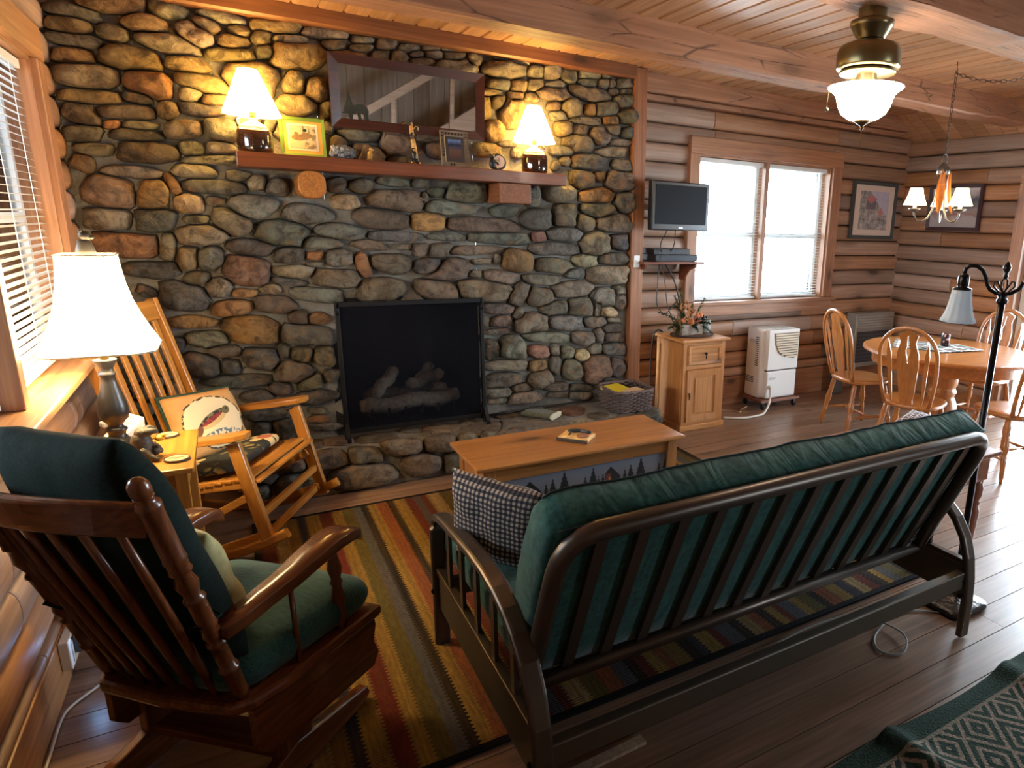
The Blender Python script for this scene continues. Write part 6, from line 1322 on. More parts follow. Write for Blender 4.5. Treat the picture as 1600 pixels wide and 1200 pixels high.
# ------------------------------------------------------------------ framed pictures
def cottage_print():
    m = NT('cottage_print'); tc = m.n('TexCoord'); nz = m.n('TexNoise', Scale=16.0, Detail=6.0, Roughness=0.7); m.l(tc.outputs['Object'], nz.inputs[0]); sx = m.n('SeparateXYZ'); m.l(tc.outputs['Object'], sx.inputs[0]); x, z = sx.outputs[0], sx.outputs[2]
    c = m.mix(m.ramp(nz.outputs[0], [(0.35, (0, 0, 0)), (0.68, (1, 1, 1))]), lin((92, 92, 92)), lin((206, 196, 190)))
    sky = m.math('GREATER_THAN', m.math('ADD', z, m.math('MULTIPLY', x, 0.9)), 0.30); c = m.mix(sky, c, m.mix(nz.outputs[0], lin((150, 152, 190)), lin((214, 204, 204))))
    hw = m.math('MULTIPLY', m.math('LESS_THAN', m.math('ABSOLUTE', m.math('ADD', x, 0.05)), 0.07), m.math('LESS_THAN', m.math('ABSOLUTE', m.math('SUBTRACT', z, 0.24)), 0.045)); c = m.mix(hw, c, lin((118, 108, 116)))
    rf = m.math('LESS_THAN', m.math('ADD', m.math('MULTIPLY', m.math('ABSOLUTE', m.math('ADD', x, 0.05)), 0.8), m.math('MULTIPLY', m.math('ABSOLUTE', m.math('SUBTRACT', z, 0.295)), 1.6)), 0.07); c = m.mix(rf, c, lin((188, 122, 118)))
    rd = m.math('LESS_THAN', m.math('ADD', m.math('ABSOLUTE', m.math('SUBTRACT', x, 0.10)), m.math('ABSOLUTE', m.math('SUBTRACT', z, 0.17))), 0.045); c = m.mix(rd, c, lin((188, 130, 124)))
    m.l(c, m.b.inputs['Base Color']); m.set(Roughness=0.2); return m.m
def picture(name, label, loc, rz, w, h, b, frame_m, mat_c, pw, phh, print_m):
    t = thing(name, label, 'picture', loc, rz)
    part('frame', frame_mb(w, h, b, 0.024), frame_m, t)
    if mat_c: part('mat_board', MB().box((-w / 2 + b - 0.003, 0.0, b - 0.003), (w / 2 - b + 0.003, 0.006, h - b + 0.003)), plain('mat_' + name, mat_c, 0.7), t)
    o = part('print', MB().box((-pw / 2, -0.002, 0.0), (pw / 2, 0.0, phh)), print_m, t); o.location = (0, 0, (h - phh) / 2); return t
picture('cottage_picture', 'dark framed print of a cottage in a garden on the back wall', (6.115, 4.585, 1.535), 0, 0.645, 0.55, 0.035, plain('frame_slate', (70, 72, 70), 0.5), (212, 192, 176), 0.42, 0.37, cottage_print())
def river_print():
    m = NT('river_print'); tc = m.n('TexCoord'); nz = m.n('TexNoise', Scale=14.0, Detail=6.0, Roughness=0.6); m.l(tc.outputs['Object'], nz.inputs[0]); sx = m.n('SeparateXYZ'); m.l(tc.outputs['Object'], sx.inputs[0]); x, z = sx.outputs[0], sx.outputs[2]
    h = m.math('MULTIPLY_ADD', nz.outputs[0], 0.16, z)
    c = m.ramp(m.math('MULTIPLY', h, 2.3), [(0.0, lin((150, 146, 150))), (0.38, lin((168, 160, 160))), (0.44, lin((150, 118, 112))), (0.56, lin((160, 146, 144))), (0.66, lin((110, 114, 120))), (0.8, lin((88, 94, 102))), (0.92, lin((190, 184, 186))), (1.0, lin((204, 200, 202)))])
    m.l(c, m.b.inputs['Base Color']); m.set(Roughness=0.08); return m.m
picture('river_picture', 'dark red framed misty river print on the dining end wall', (6.555, 4.0, 1.64), R_(-90), 0.565, 0.43, 0.035, plain('frame_plum', (58, 36, 40), 0.4), None, 0.50, 0.365, river_print())

# ------------------------------------------------------------------ dehumidifier on its cart
M_dw = plain('appliance_white', (226, 224, 220), 0.45); M_slot = plain('slot_dark', (40, 38, 38), 0.7); M_beige = plain('grille_beige', (222, 208, 182), 0.5)
dh = thing('dehumidifier', 'white dehumidifier with a beige grille standing under the back window', 'dehumidifier', (4.765, 4.445, 0.098))
part('body', MB().box((-0.205, -0.085, 0.0), (0.205, 0.125, 0.635)), M_dw, dh, bevel=0.02, seg=3)
fpnl = part('front_cover', MB().loft([[(-0.16, -0.13 + b, z) for b in (0, 0.06)] + [(0.205, -0.13 + b * 1, z) for b in (0.06, 0)] for z in (0.265, 0.27, 0.60, 0.63)]), M_dw, dh, bevel=0.015, seg=3)
bkt = part('water_bucket', MB().box((-0.16, -0.13, 0.0), (0.205, -0.05, 0.255)), M_dw, dh, bevel=0.018, seg=3); part('bucket_handle', MB().box((-0.135, -0.133, 0.175), (-0.055, -0.128, 0.20)), plain('handle_shade', (196, 192, 186), 0.5), bkt, bevel=0.002)
part('gap', MB().box((-0.155, -0.12, 0.253), (0.20, -0.05, 0.268)), M_slot, dh)
go = [(-0.10, 0.60), (0.19, 0.60), (0.19, 0.39), (0.15, 0.36), (0.05, 0.375), (-0.04, 0.42), (-0.085, 0.50)]
gb = part('grille_back', MB().prism(go, 0.0, 0.004, Matrix.Translation((0, -0.130, 0)) @ XZ), plain('grille_dark', (120, 108, 92), 0.7), dh)
def gleft(z):
    best = 0.19
    for i in range(len(go)):
        (x0_, z0_), (x1_, z1_) = go[i], go[(i + 1) % len(go)]
        if min(z0_, z1_) <= z <= max(z0_, z1_) and z0_ != z1_: best = min(best, x0_ + (x1_ - x0_) * (z - z0_) / (z1_ - z0_))
    return best
for k in range(10):
    z = 0.585 - k * 0.0225; part('grille_slat', MB().box((gleft(z) + 0.004, -0.143, z - 0.007), (0.188, -0.132, z + 0.007)), M_beige, dh, bevel=0.002)
part('control_panel', MB().box((-0.06, -0.10, 0.634), (0.14, 0.0, 0.639)), plain('panel_grey', (206, 208, 208), 0.35), dh, bevel=0.002)
for k in range(15): part('side_vent', MB().box((-0.2065, -0.045, 0.30 + k * 0.018), (-0.2045, -0.005, 0.308 + k * 0.018)), M_slot, dh)
for k in range(4): part('side_vent', MB().box((-0.2065, 0.0, 0.135 + k * 0.016), (-0.2045, 0.11, 0.142 + k * 0.016)), M_slot, dh)
part('side_handle', MB().box((-0.2075, 0.0, 0.50), (-0.2045, 0.085, 0.535)), plain('handle_shade', (196, 192, 186), 0.5), dh, bevel=0.001)
part('hose_port', MB().lathe([(0.018, 0.0), (0.018, 0.012), (0.010, 0.014)], 12, (-0.125, -0.128, 0.11), Matrix.Rotation(R_(90), 4, 'X')), plain('port_beige', (200, 190, 170), 0.5), dh, smooth=True)
crt = thing('rolling_cart', 'low wooden cart on black casters under the dehumidifier', 'cart', (4.765, 4.425, 0.0))
part('frame', MB().box((-0.235, -0.145, 0.072), (0.235, 0.165, 0.096)), wood('cart_wood', (140, 86, 60), (96, 56, 38), 'x', 0.5), crt, bevel=0.003)
for x in (-0.19, 0.19):
    for y in (-0.115, 0.125):
        cs = part('caster', MB().lathe([(0.024, -0.010), (0.027, 0.0), (0.024, 0.010)], 14, (x, y, 0.0275), Matrix.Rotation(R_(90), 4, 'Y')), plain('caster_black', (20, 20, 22), 0.5), crt, smooth=True); part('fork', MB().box((x - 0.014, y - 0.012, 0.03), (x + 0.014, y + 0.012, 0.073)), plain('caster_fork', (60, 60, 64), 0.4, 0.8), cs)
cable('drain_hose', 'pale drain hose curving from the dehumidifier to the floor', [(4.64, 4.298, 0.205), (4.615, 4.265, 0.19), (4.57, 4.22, 0.10), (4.48, 4.18, 0.022), (4.36, 4.16, 0.012), (4.22, 4.17, 0.012), (4.08, 4.25, 0.012)], 0.011, plain('hose_white', (214, 206, 196), 0.5), 'hose')
cable('power_cord', 'thin beige cord on the floor behind the drain hose', [(4.52, 4.46, 0.006), (4.40, 4.40, 0.006), (4.34, 4.34, 0.006), (4.28, 4.42, 0.006), (4.16, 4.50, 0.006)], 0.005, plain('cord_beige', (190, 168, 140), 0.6), 'cord')
# ------------------------------------------------------------------ dining corner
DO = {ax: wood('dining_oak_' + ax, (188, 122, 62), (146, 86, 38), ax, 0.28, 1.0, 0.06, 0.0, 0.3, 0.05) for ax in 'xyz'}
dt = thing('dining_table', 'round oak pedestal dining table with a scalloped apron', 'table', (5.27, 3.02, 0.0))
part('top', MB().lathe([(0.60, 0.705), (0.625, 0.712), (0.632, 0.722), (0.628, 0.734), (0.615, 0.74)], 64), DO['x'], dt, smooth=False)
ap_ = MB(); rng_ = []
for i in range(97):
    a = 2 * math.pi * i / 96; zl = 0.628 - 0.010 * abs(math.sin(a * 12)); rng_.append([(r * math.cos(a), r * math.sin(a), z) for r, z in ((0.555, zl), (0.555, 0.706), (0.535, 0.706), (0.535, zl))])
ap_.loft(rng_[:-1], closed=True); part('apron', ap_, DO['x'], dt, smooth=False)
part('pedestal', MB().lathe([(0.085, 0.10), (0.10, 0.13), (0.125, 0.19), (0.13, 0.26), (0.115, 0.33), (0.095, 0.37), (0.10, 0.39), (0.108, 0.40), (0.108, 0.42), (0.098, 0.43), (0.098, 0.45), (0.110, 0.47), (0.105, 0.56), (0.11, 0.62), (0.16, 0.64), (0.16, 0.706)], 32), DO['z'], dt, smooth=True)
for k in range(4):
    a = R_(20 + 90 * k); fo = [(0.06, 0.10), (0.16, 0.085), (0.28, 0.045), (0.34, 0.035), (0.38, 0.0), (0.30, 0.0), (0.20, 0.03), (0.06, 0.04)][::-1]
    part('foot', MB().prism(fo, -0.03, 0.03, Matrix.Rotation(a, 4, 'Z') @ Matrix(((1, 0, 0, 0), (0, 0, -1, 0), (0, 1, 0, 0), (0, 0, 0, 1)))), DO['x'], dt, bevel=0.008)
def dining_chair(label):
    t = thing('dining_chair', label, 'chair', group='oak dining chairs around the round table')
    so = []
    for i in range(40):
        a = 2 * math.pi * i / 40; c, s = math.cos(a), math.sin(a); e = 3.0; r = (abs(c) ** e + abs(s) ** e) ** (-1 / e); w = 0.205 + 0.012 * c; so.append((0.205 * r * c - 0.006 * (1 - abs(s)) * (c > 0), w * r * s))
    part('seat', MB().loft([[(x * k, y * k, z) for x, y in so] for k, z in ((0.93, 0.424), (0.99, 0.432), (1.0, 0.444), (0.985, 0.455), (0.90, 0.459), (0.5, 0.452))]), DO['x'], t, smooth=True)
    lp_ = [(0, .010), (.06, .012), (.10, .0155), (.30, .018), (.34, .021), (.36, .015), (.40, .020), (.43, .0145), (.47, .020), (.52, .024), (.60, .025), (.66, .017), (.69, .022), (.72, .016), (.76, .021), (.80, .016), (.84, .021), (.90, .018), (1, .014)]
    legs = {}
    for fx, fy in ((1, 1), (1, -1), (-1, 1), (-1, -1)):
        b = Vector((0.205 * fx, 0.20 * fy, 0.0)); p = Vector((0.135 * fx, 0.145 * fy, 0.432)); legs[(fx, fy)] = (b, p); part('leg', MB().turned(b, p, lp_, 12), DO['z'], t, smooth=True)
    def mid(k, f): b, p = legs[k]; return b + (p - b) * f
    st = [(0, .008), (.2, .010), (.35, .014), (.42, .011), (.46, .015), (.54, .015), (.58, .011), (.65, .014), (.8, .010), (1, .008)]
    for s in (1, -1): part('stretcher', MB().turned(mid((1, s), 0.36), mid((-1, s), 0.36), st, 8), DO['x'], t, smooth=True)
    part('stretcher', MB().turned((mid((1, 1), 0.36) + mid((-1, 1), 0.36)) / 2, (mid((1, -1), 0.36) + mid((-1, -1), 0.36)) / 2, st, 8), DO['y'], t, smooth=True)
    ln = math.tan(R_(13))
    def B(y, z): return Vector((-0.165 - (z - 0.45) * ln, y, z))
    hp = [(0.155, 0.45), (0.175, 0.55), (0.190, 0.66), (0.194, 0.76)] + [(0.194 * math.cos(R_(q)), 0.80 + 0.20 * math.sin(R_(q))) for q in (8, 22, 36, 50, 64, 78, 90)]
    full = hp + [(-a, b) for a, b in hp[-2::-1]]
    part('bow', MB().sweep([B(*p) for p in full], rrect(0.026, 0.024, 0.008, 2), up=(1, 0, 0)), DO['z'], t, smooth=True)
    # fiddle splat in two mirrored halves around the keyhole slot
    ol = [(0.045, 0.45), (0.042, 0.49), (0.052, 0.53), (0.056, 0.57), (0.066, 0.66), (0.074, 0.74), (0.072, 0.82), (0.058, 0.87), (0.050, 0.90), (0.060, 0.935), (0.066, 0.955), (0.0, 0.985)]
    slot = [(0.0, 0.95), (0.005, 0.94), (0.007, 0.90), (0.006, 0.875), (0.016, 0.845), (0.014, 0.82), (0.006, 0.795), (0.004, 0.76), (0.0, 0.75), (0.0, 0.45)]
    sm_ = MB()
    for s in (1, -1):
        poly = ol + slot; poly = [(a * s, b) for a, b in poly]; poly = poly if s == 1 else poly[::-1]; n = len(poly)
        f0 = [B(a, b) + Vector((0.006, 0, 0)) for a, b in poly]; f1 = [B(a, b) - Vector((0.006, 0, 0)) for a, b in poly]
        sm_.add([tuple(p) for p in f0 + f1], [tuple(range(n)), tuple(range(n, 2 * n))[::-1]] + [(i, n + i, n + (i + 1) % n, (i + 1) % n) for i in range(n)])
    part('splat', sm_, DO['z'], t)
    for s in (1, -1):
        aw = [(0.005, 0.0), (0.004, 0.04), (0.008, 0.10), (0.012, 0.40), (0.015, 0.80), (0.0, 1.0)]; y0_, y1_ = 0.105 * s, 0.135 * s
        pl = [(w, k) for w, k in aw] + [(-w, k) for w, k in aw[-2::-1]]
        def Q(w, k): y = y0_ + (y1_ - y0_) * k + w; return B(y, 0.45 + k * 0.46)
        q = [Q(w, k) for w, k in pl]; n = len(q); a0 = [tuple(p + Vector((0.005, 0, 0))) for p in q]; a1 = [tuple(p - Vector((0.005, 0, 0))) for p in q]
        part('arrow_slat', MB().add(a0 + a1, [tuple(range(n)), tuple(range(n, 2 * n))[::-1]] + [(i, n + i, n + (i + 1) % n, (i + 1) % n) for i in range(n)]), DO['z'], t)
    return t
ch0 = dining_chair('oak bow-back dining chair nearest the back window, left of the round table')
ch0.location = (4.90, 3.53, 0); ch0.rotation_euler = (0, 0, R_(-16))
for lb, x, y, r in (('oak bow-back dining chair with its back to the futon, in front of the round table', 4.66, 2.83, 18), ('oak bow-back dining chair behind the round table, facing the viewer', 5.88, 3.08, 182), ('oak bow-back dining chair at the right edge of the photo, beside the floor lamp', 5.08, 2.36, 75)):
    c = copy_tree(ch0); c.location = (x, y, 0); c.rotation_euler = (0, 0, R_(r)); c['label'] = lb
# placemats and a can on the table
def plaid(name, c1, c2, c3, sc):
    m = NT(name); tc = m.n('TexCoord'); sx = m.n('SeparateXYZ'); m.l(tc.outputs['Object'], sx.inputs[0])
    a = m.math('FRACT', m.math('MULTIPLY', sx.outputs[0], sc)); b = m.math('FRACT', m.math('MULTIPLY', sx.outputs[1], sc))
    c = m.mix(m.math('GREATER_THAN', a, 0.80), lin(c1), lin(c2)); c = m.mix(m.math('MULTIPLY', m.math('GREATER_THAN', b, 0.82), 0.8), c, lin(c2)); c = m.mix(m.math('MULTIPLY', m.math('LESS_THAN', m.math('ABSOLUTE', m.math('SUBTRACT', a, 0.3)), 0.07), 0.8), c, lin(c3))
    m.l(c, m.b.inputs['Base Color']); m.set(Roughness=0.9); return m.m
M_pl = plaid('plaid_green', (52, 84, 72), (206, 196, 192), (176, 96, 88), 9.0)
for lb, x, y, r in (('green plaid placemat at the window side of the round table', 5.17, 3.27, 35), ('green plaid placemat under the can on the round table', 5.30, 3.03, -12)):
    o = part('placemat', MB().box((-0.21, -0.14, 0.0), (0.21, 0.14, 0.004)), M_pl); o.location = (x, y, 0.7405 + (0.0045 if r < 0 else 0)); o.rotation_euler = (0, 0, R_(r)); tag(o, lb, 'placemat', 'plaid placemats on the round table')
def can_art():
    m = NT('can_art'); tc = m.n('TexCoord'); nz = m.n('TexNoise', Scale=34.0, Detail=2.0); m.l(tc.outputs['Object'], nz.inputs[0]); m.l(m.ramp(nz.outputs[0], [(0.0, lin((24, 24, 28))), (0.52, lin((24, 24, 28))), (0.54, lin((140, 30, 30))), (0.6, lin((190, 186, 180)))], 'CONSTANT'), m.b.inputs['Base Color']); m.set(Roughness=0.3, Metallic=0.4); return m.m
cn = thing('drink_can', 'short dark can standing on the dining table placemats', 'can', (5.345, 3.10, 0.750)); part('can_body', MB().lathe([(0.030, 0.0), (0.033, 0.004), (0.033, 0.088), (0.030, 0.094)], 20), can_art(), cn, smooth=True); part('lid', MB().lathe([(0.030, 0.0935), (0.030, 0.098), (0.027, 0.098), (0.026, 0.095)], 20), plain('can_metal', (190, 190, 190), 0.25, 1.0), cn, smooth=True)
# wall heater and a box leaning below the window
hw_ = thing('wall_heater', 'grey louvred wall heater in the corner behind the dining chair', 'heater', (6.20, 4.535, 0.24)); M_hg = plain('heater_grey', (150, 146, 138), 0.45, 0.2)
part('case', MB().box((-0.29, -0.06, 0.0), (0.29, 0.07, 0.56)), M_hg, hw_, bevel=0.008); part('dark_grille', MB().box((-0.26, -0.062, 0.05), (0.26, -0.058, 0.37)), plain('heater_dark', (56, 56, 60), 0.6), hw_)
for k in range(5): part('louvre', MB().box((-0.26, -0.068, 0.41 + k * 0.026), (0.26, -0.058, 0.425 + k * 0.026)), plain('heater_light', (176, 172, 164), 0.4, 0.3), hw_)
for k in range(8): part('louvre', MB().box((-0.26, -0.066, 0.07 + k * 0.037), (0.26, -0.06, 0.08 + k * 0.037)), plain('heater_dark2', (80, 80, 84), 0.6), hw_)
bxl = thing('leaning_case', 'flat grey case leaning against the logs beside the wall heater', 'case', (5.70, 4.47, 0.002)); bxl.rotation_euler = (R_(-6), 0, 0); part('panel', MB().box((-0.07, -0.03, 0.25), (0.07, 0.02, 0.62)), plain('case_grey', (112, 104, 96), 0.6, bump=0.3, bscale=40.0), bxl, bevel=0.006); part('lower_edge', MB().box((-0.072, -0.032, 0.0), (0.072, 0.022, 0.25)), plain('case_dark', (70, 62, 56), 0.6), bxl, bevel=0.006)

# ------------------------------------------------------------------ end table beyond the futon
e2 = thing('turned_leg_table', 'low wooden end table with turned legs beyond the right arm of the futon', 'table', (3.43, 2.0, 0.0)); W_e2 = CHER['y']
M_e2 = {ax: wood('redoak_' + ax, (150, 92, 62), (106, 60, 38), ax, 0.3, 1.0, 0.05, 0.0, 0.3, 0.06) for ax in 'xyz'}
part('top', MB().box((-0.285, -0.30, 0.535), (0.40, 0.30, 0.56)), M_e2['y'], e2, bevel=0.006); part('apron', MB().box((-0.135, -0.265, 0.40), (0.36, 0.265, 0.535)), M_e2['x'], e2, bevel=0.003); part('drawer', MB().box((-0.07, -0.272, 0.415), (0.29, -0.262, 0.525)), M_e2['x'], e2, bevel=0.003)
for x in (-0.10, 0.325):
    for y in (-0.235, 0.235): part('leg', MB().turned((x, y, 0.0), (x, y, 0.41), [(0, .015), (.05, .020), (.4, .030), (.55, .033), (.62, .022), (.66, .030), (.70, .022), (.76, .033), (.86, .036), (.92, .028), (1, .030)], 14), M_e2['z'], e2, smooth=True)
pl2 = part('plaid_cushion', pillow_mb(0.26, 0.20, 0.08, 12, 0.5, 44), plaid('plaid_navy', (70, 66, 84), (206, 198, 190), (150, 110, 90), 40.0), None, smooth=True); pl2.location = (3.73, 2.12, 0.603); pl2.rotation_euler = (R_(12), 0, R_(20)); tag(pl2, 'small blue and white plaid cushion lying on the end table', 'cushion')

# ------------------------------------------------------------------ bridge-arm floor lamp
M_blkb = plain('lamp_black_bronze', (30, 26, 24), 0.32, 0.75)
flp = thing('floor_lamp', 'black bridge-arm floor lamp with a white glass bell shade', 'lamp', (3.212, 1.478, 0.0))
part('base', MB().loft([[(x * k, y * k, z) for x, y in rrect(0.25, 0.21, 0.05, 5)] for k, z in ((0.96, 0.006), (1.0, 0.014), (0.97, 0.026), (0.80, 0.034), (0.45, 0.046), (0.2, 0.06), (0.12, 0.085))]), plain('base_pewter', (70, 66, 64), 0.3, 0.85, bump=0.9, bscale=60.0), flp, smooth=True)
for x in (-0.10, 0.10):
    for y in (-0.08, 0.08): part('claw_foot', MB().ball((x, y, 0.012), (0.018, 0.018, 0.012), 8, 6), M_blkb, flp, smooth=True)
part('pole', MB().tube([(0, 0, 0.05), (0, 0, 1.365)], 0.0135, 12), M_blkb, flp, smooth=True); part('pole_collar', MB().lathe([(0.014, 1.350), (0.022, 1.357), (0.022, 1.367), (0.016, 1.375), (0.02, 1.383), (0.012, 1.395)], 14), M_blkb, flp, smooth=True)
dA = Vector((-0.846, 0.533, 0)).normalized()
def A_(u, z): return dA * u + Vector((0, 0, z))
for s in (1, -1):
    part('scroll_arm', MB().tube([A_(0, 1.390), A_(s * 0.03, 1.393), A_(s * 0.055, 1.407), A_(s * 0.068, 1.425)] + ([A_(0.078, 1.455), A_(0.095, 1.482), A_(0.12, 1.497), A_(0.145, 1.497), A_(0.162, 1.485), A_(0.165, 1.465)] if s == 1 else [A_(-0.072, 1.440)]), [0.008] * (10 if s == 1 else 5), 8, up=(0.5, 0.8, 0)), M_blkb, flp, smooth=True)
    part('petal', MB().tube([A_(0, 1.395), A_(s * 0.018, 1.420), A_(s * 0.028, 1.440), A_(s * 0.040, 1.438), A_(s * 0.042, 1.420), A_(s * 0.02, 1.400)], 0.004, 6, up=(0.5, 0.8, 0)), M_blkb, flp, smooth=True)
part('petal', MB().tube([A_(0, 1.395), A_(0.012, 1.420), A_(0.010, 1.445), A_(0, 1.455), A_(-0.010, 1.445), A_(-0.012, 1.420)], 0.004, 6, up=(0.5, 0.8, 0), closed=True), M_blkb, flp, smooth=True)
part('finial', MB().lathe([(0.007, 1.450), (0.010, 1.465), (0.006, 1.470), (0.015, 1.487), (0.016, 1.497), (0.008, 1.513), (0.002, 1.519)], 12), M_blkb, flp, smooth=True)
c_ = A_(0.165, 0); part('socket', MB().lathe([(0.010, 1.467), (0.020, 1.460), (0.022, 1.450), (0.022, 1.420), (0.019, 1.413), (0.036, 1.409), (0.036, 1.402), (0.02, 1.401)][::-1], 16, c_), M_blkb, flp, smooth=True)
gs_ = MB(); rr2 = []
for z, r in ((1.401, 0.034), (1.385, 0.036), (1.355, 0.040), (1.320, 0.047), (1.295, 0.056), (1.275, 0.066)):
    rr2.append([(c_.x + (r * (1 + 0.035 * math.cos(12 * a))) * math.cos(a), c_.y + (r * (1 + 0.035 * math.cos(12 * a))) * math.sin(a), z) for a in [2 * math.pi * i / 72 for i in range(72)]])
gs_.loft(rr2[::-1], caps=False); part('glass_shade', gs_, shade_mat('milk_glass', (226, 232, 236), 0, 0.4), flp, smooth=True, solid=0.003)

# ------------------------------------------------------------------ ceiling fan light
M_brass = plain('antique_brass', (116, 104, 74), 0.3, 0.95)
cf = thing('fan_light', 'antique brass ceiling fan motor with a glowing glass bowl light', 'ceiling light', (3.075, 2.165, 2.545))
part('mount_plate', MB().lathe([(0.062, -0.045), (0.062, 0.0)], 28), M_brass, cf, smooth=False)
part('canopy', MB().lathe([(0.058, -0.125), (0.060, -0.12), (0.088, -0.075), (0.092, -0.068), (0.092, -0.052), (0.07, -0.045)], 32), M_brass, cf, smooth=True)
part('motor_housing', MB().lathe([(0.10, -0.248), (0.132, -0.242), (0.136, -0.232), (0.136, -0.172), (0.128, -0.152), (0.10, -0.14), (0.066, -0.134), (0.058, -0.122)], 40), M_brass, cf, smooth=True)
part('flywheel', MB().lathe([(0.045, -0.262), (0.118, -0.262), (0.122, -0.256), (0.118, -0.25), (0.045, -0.25)], 36), M_brass, cf, smooth=True)
part('neck', MB().lathe([(0.042, -0.31), (0.045, -0.30), (0.045, -0.262), (0.05, -0.25)], 24), M_brass, cf, smooth=True)
mbw = NT('lit_bowl_glass'); em = mbw.n('Emission', Strength=BOWL); em.inputs[0].default_value = (1.0, 0.82, 0.62, 1); mbw.l(em.outputs[0], mbw.out.inputs[0])
part('glass_bowl', MB().lathe([(0.03, -0.452), (0.06, -0.448), (0.095, -0.425), (0.112, -0.395), (0.120, -0.365), (0.128, -0.345), (0.146, -0.328), (0.160, -0.320), (0.162, -0.315), (0.150, -0.312), (0.10, -0.312), (0.045, -0.312)], 44), mbw.m, cf, smooth=True)
part('bowl_finial', MB().lathe([(0.004, -0.492), (0.010, -0.484), (0.006, -0.476), (0.022, -0.466), (0.040, -0.454), (0.03, -0.450)], 20), plain('brass_dark', (90, 70, 46), 0.35, 0.9), cf, smooth=True)
part('pull_chain', MB().tube([(-0.04, 0.025, -0.28), (-0.10, 0.063, -0.305), (-0.135, 0.085, -0.315), (-0.14, 0.088, -0.40)], 0.0018, 5), M_brass, cf); part('pull_knob', MB().ball((-0.14, 0.088, -0.41), (0.011, 0.011, 0.008), 10, 6), M_brass, cf, smooth=True); part('pull_chain', MB().tube([(0, 0, -0.49), (-0.004, -0.004, -0.57)], 0.0018, 5), M_brass, cf)

# ------------------------------------------------------------------ canoe chandelier over the table
cd = thing('canoe_chandelier', 'small chandelier with little canoes and lit shades over the dining table', 'chandelier', (4.75, 2.90, 1.685)); M_pewt = plain('chandelier_pewter', (110, 112, 112), 0.3, 0.85); M_ci = plain('chain_iron', (74, 62, 56), 0.4, 0.8)
part('cap', MB().lathe([(0.040, 0.315), (0.042, 0.318), (0.042, 0.352), (0.030, 0.368), (0.012, 0.388), (0.006, 0.395)], 24), M_pewt, cd, smooth=True); part('cap_ring', MB().tube([(0.028 * math.cos(R_(q)), 0, 0.418 + 0.028 * math.sin(R_(q))) for q in range(0, 360, 20)], 0.004, 6, up=(0, 1, 0), closed=True), M_ci, cd, smooth=True)
M_can = wood('canoe_wood', (214, 142, 66), (170, 100, 40), 'z', 0.35, 3.0, 0.05, 0.0)
for k in range(3):
    a = R_(148 + 120 * k); u = Vector((math.cos(a), math.sin(a), 0))
    pts = [u * r + Vector((0, 0, z)) for r, z in ((0.022, 0.325), (0.03, 0.20), (0.042, 0.09), (0.068, 0.03), (0.105, 0.005), (0.142, 0.012), (0.162, 0.045), (0.164, 0.075))]
    arm = part('arm', MB().tube(pts, 0.006, 8), M_pewt, cd, smooth=True); e = u * 0.164
    part('drip_cup', MB().lathe([(0.008, 0.07), (0.036, 0.082), (0.040, 0.090), (0.034, 0.088), (0.010, 0.084)], 20, e), M_pewt, arm, smooth=True); part('candle_sleeve', MB().lathe([(0.012, 0.085), (0.012, 0.125)], 12, e), M_white, arm)
    part('lamp_shade', MB().lathe([(0.076, 0.112), (0.062, 0.145), (0.048, 0.185), (0.040, 0.222)], 32, e, caps=False), shade_mat('chandelier_shade', (252, 232, 196), SHADE_C, 0.6, (1.0, 0.66, 0.30)), cd, smooth=True)
    part('bulb', MB().ball(e + Vector((0, 0, 0.16)), (0.014, 0.014, 0.024), 10, 8), emit('bulb_amber', (255, 196, 110), 60.0), cd, smooth=True)
    light('chandelier_bulb', 'POINT', Vector((4.75, 2.90, 1.685)) + e + Vector((0, 0, 0.175)), LAMP_C, (1.0, 0.66, 0.32), 0.02)
for k in range(2):
    a = R_(215 + 105 * k); u = Vector((math.cos(a), math.sin(a), 0)); v = Vector((-u.y, u.x, 0)); rings = []
    for i in range(13):
        t = -1 + 2 * i / 12; w = 0.026 * (1 - t * t) ** 0.7 + 0.001; dpt = 0.020 * (1 - t * t) ** 0.5 + 0.002; cz = Vector((0, 0, 0.20 + 0.145 * t)) + u * (0.060 - 0.022 * t + 0.012 * t * t)
        rings.append([tuple(cz + v * (w * math.cos(R_(q))) + u * (-dpt * math.sin(R_(q)))) for q in range(0, 181, 20)] + [tuple(cz + v * (w * 0.85 * math.cos(R_(q))) + u * (-dpt * 0.75 * math.sin(R_(q)))) for q in range(180, -1, -20)])
    cno = part('canoe', MB().loft(rings), M_can, cd, smooth=True)
    for t in (-0.35, 0.35): part('thwart', MB().tube([Vector((0, 0, 0.20 + 0.145 * t)) + u * (0.06 - 0.022 * t) + v * 0.022, Vector((0, 0, 0.20 + 0.145 * t)) + u * (0.06 - 0.022 * t) - v * 0.022], 0.003, 5), M_can, cno)
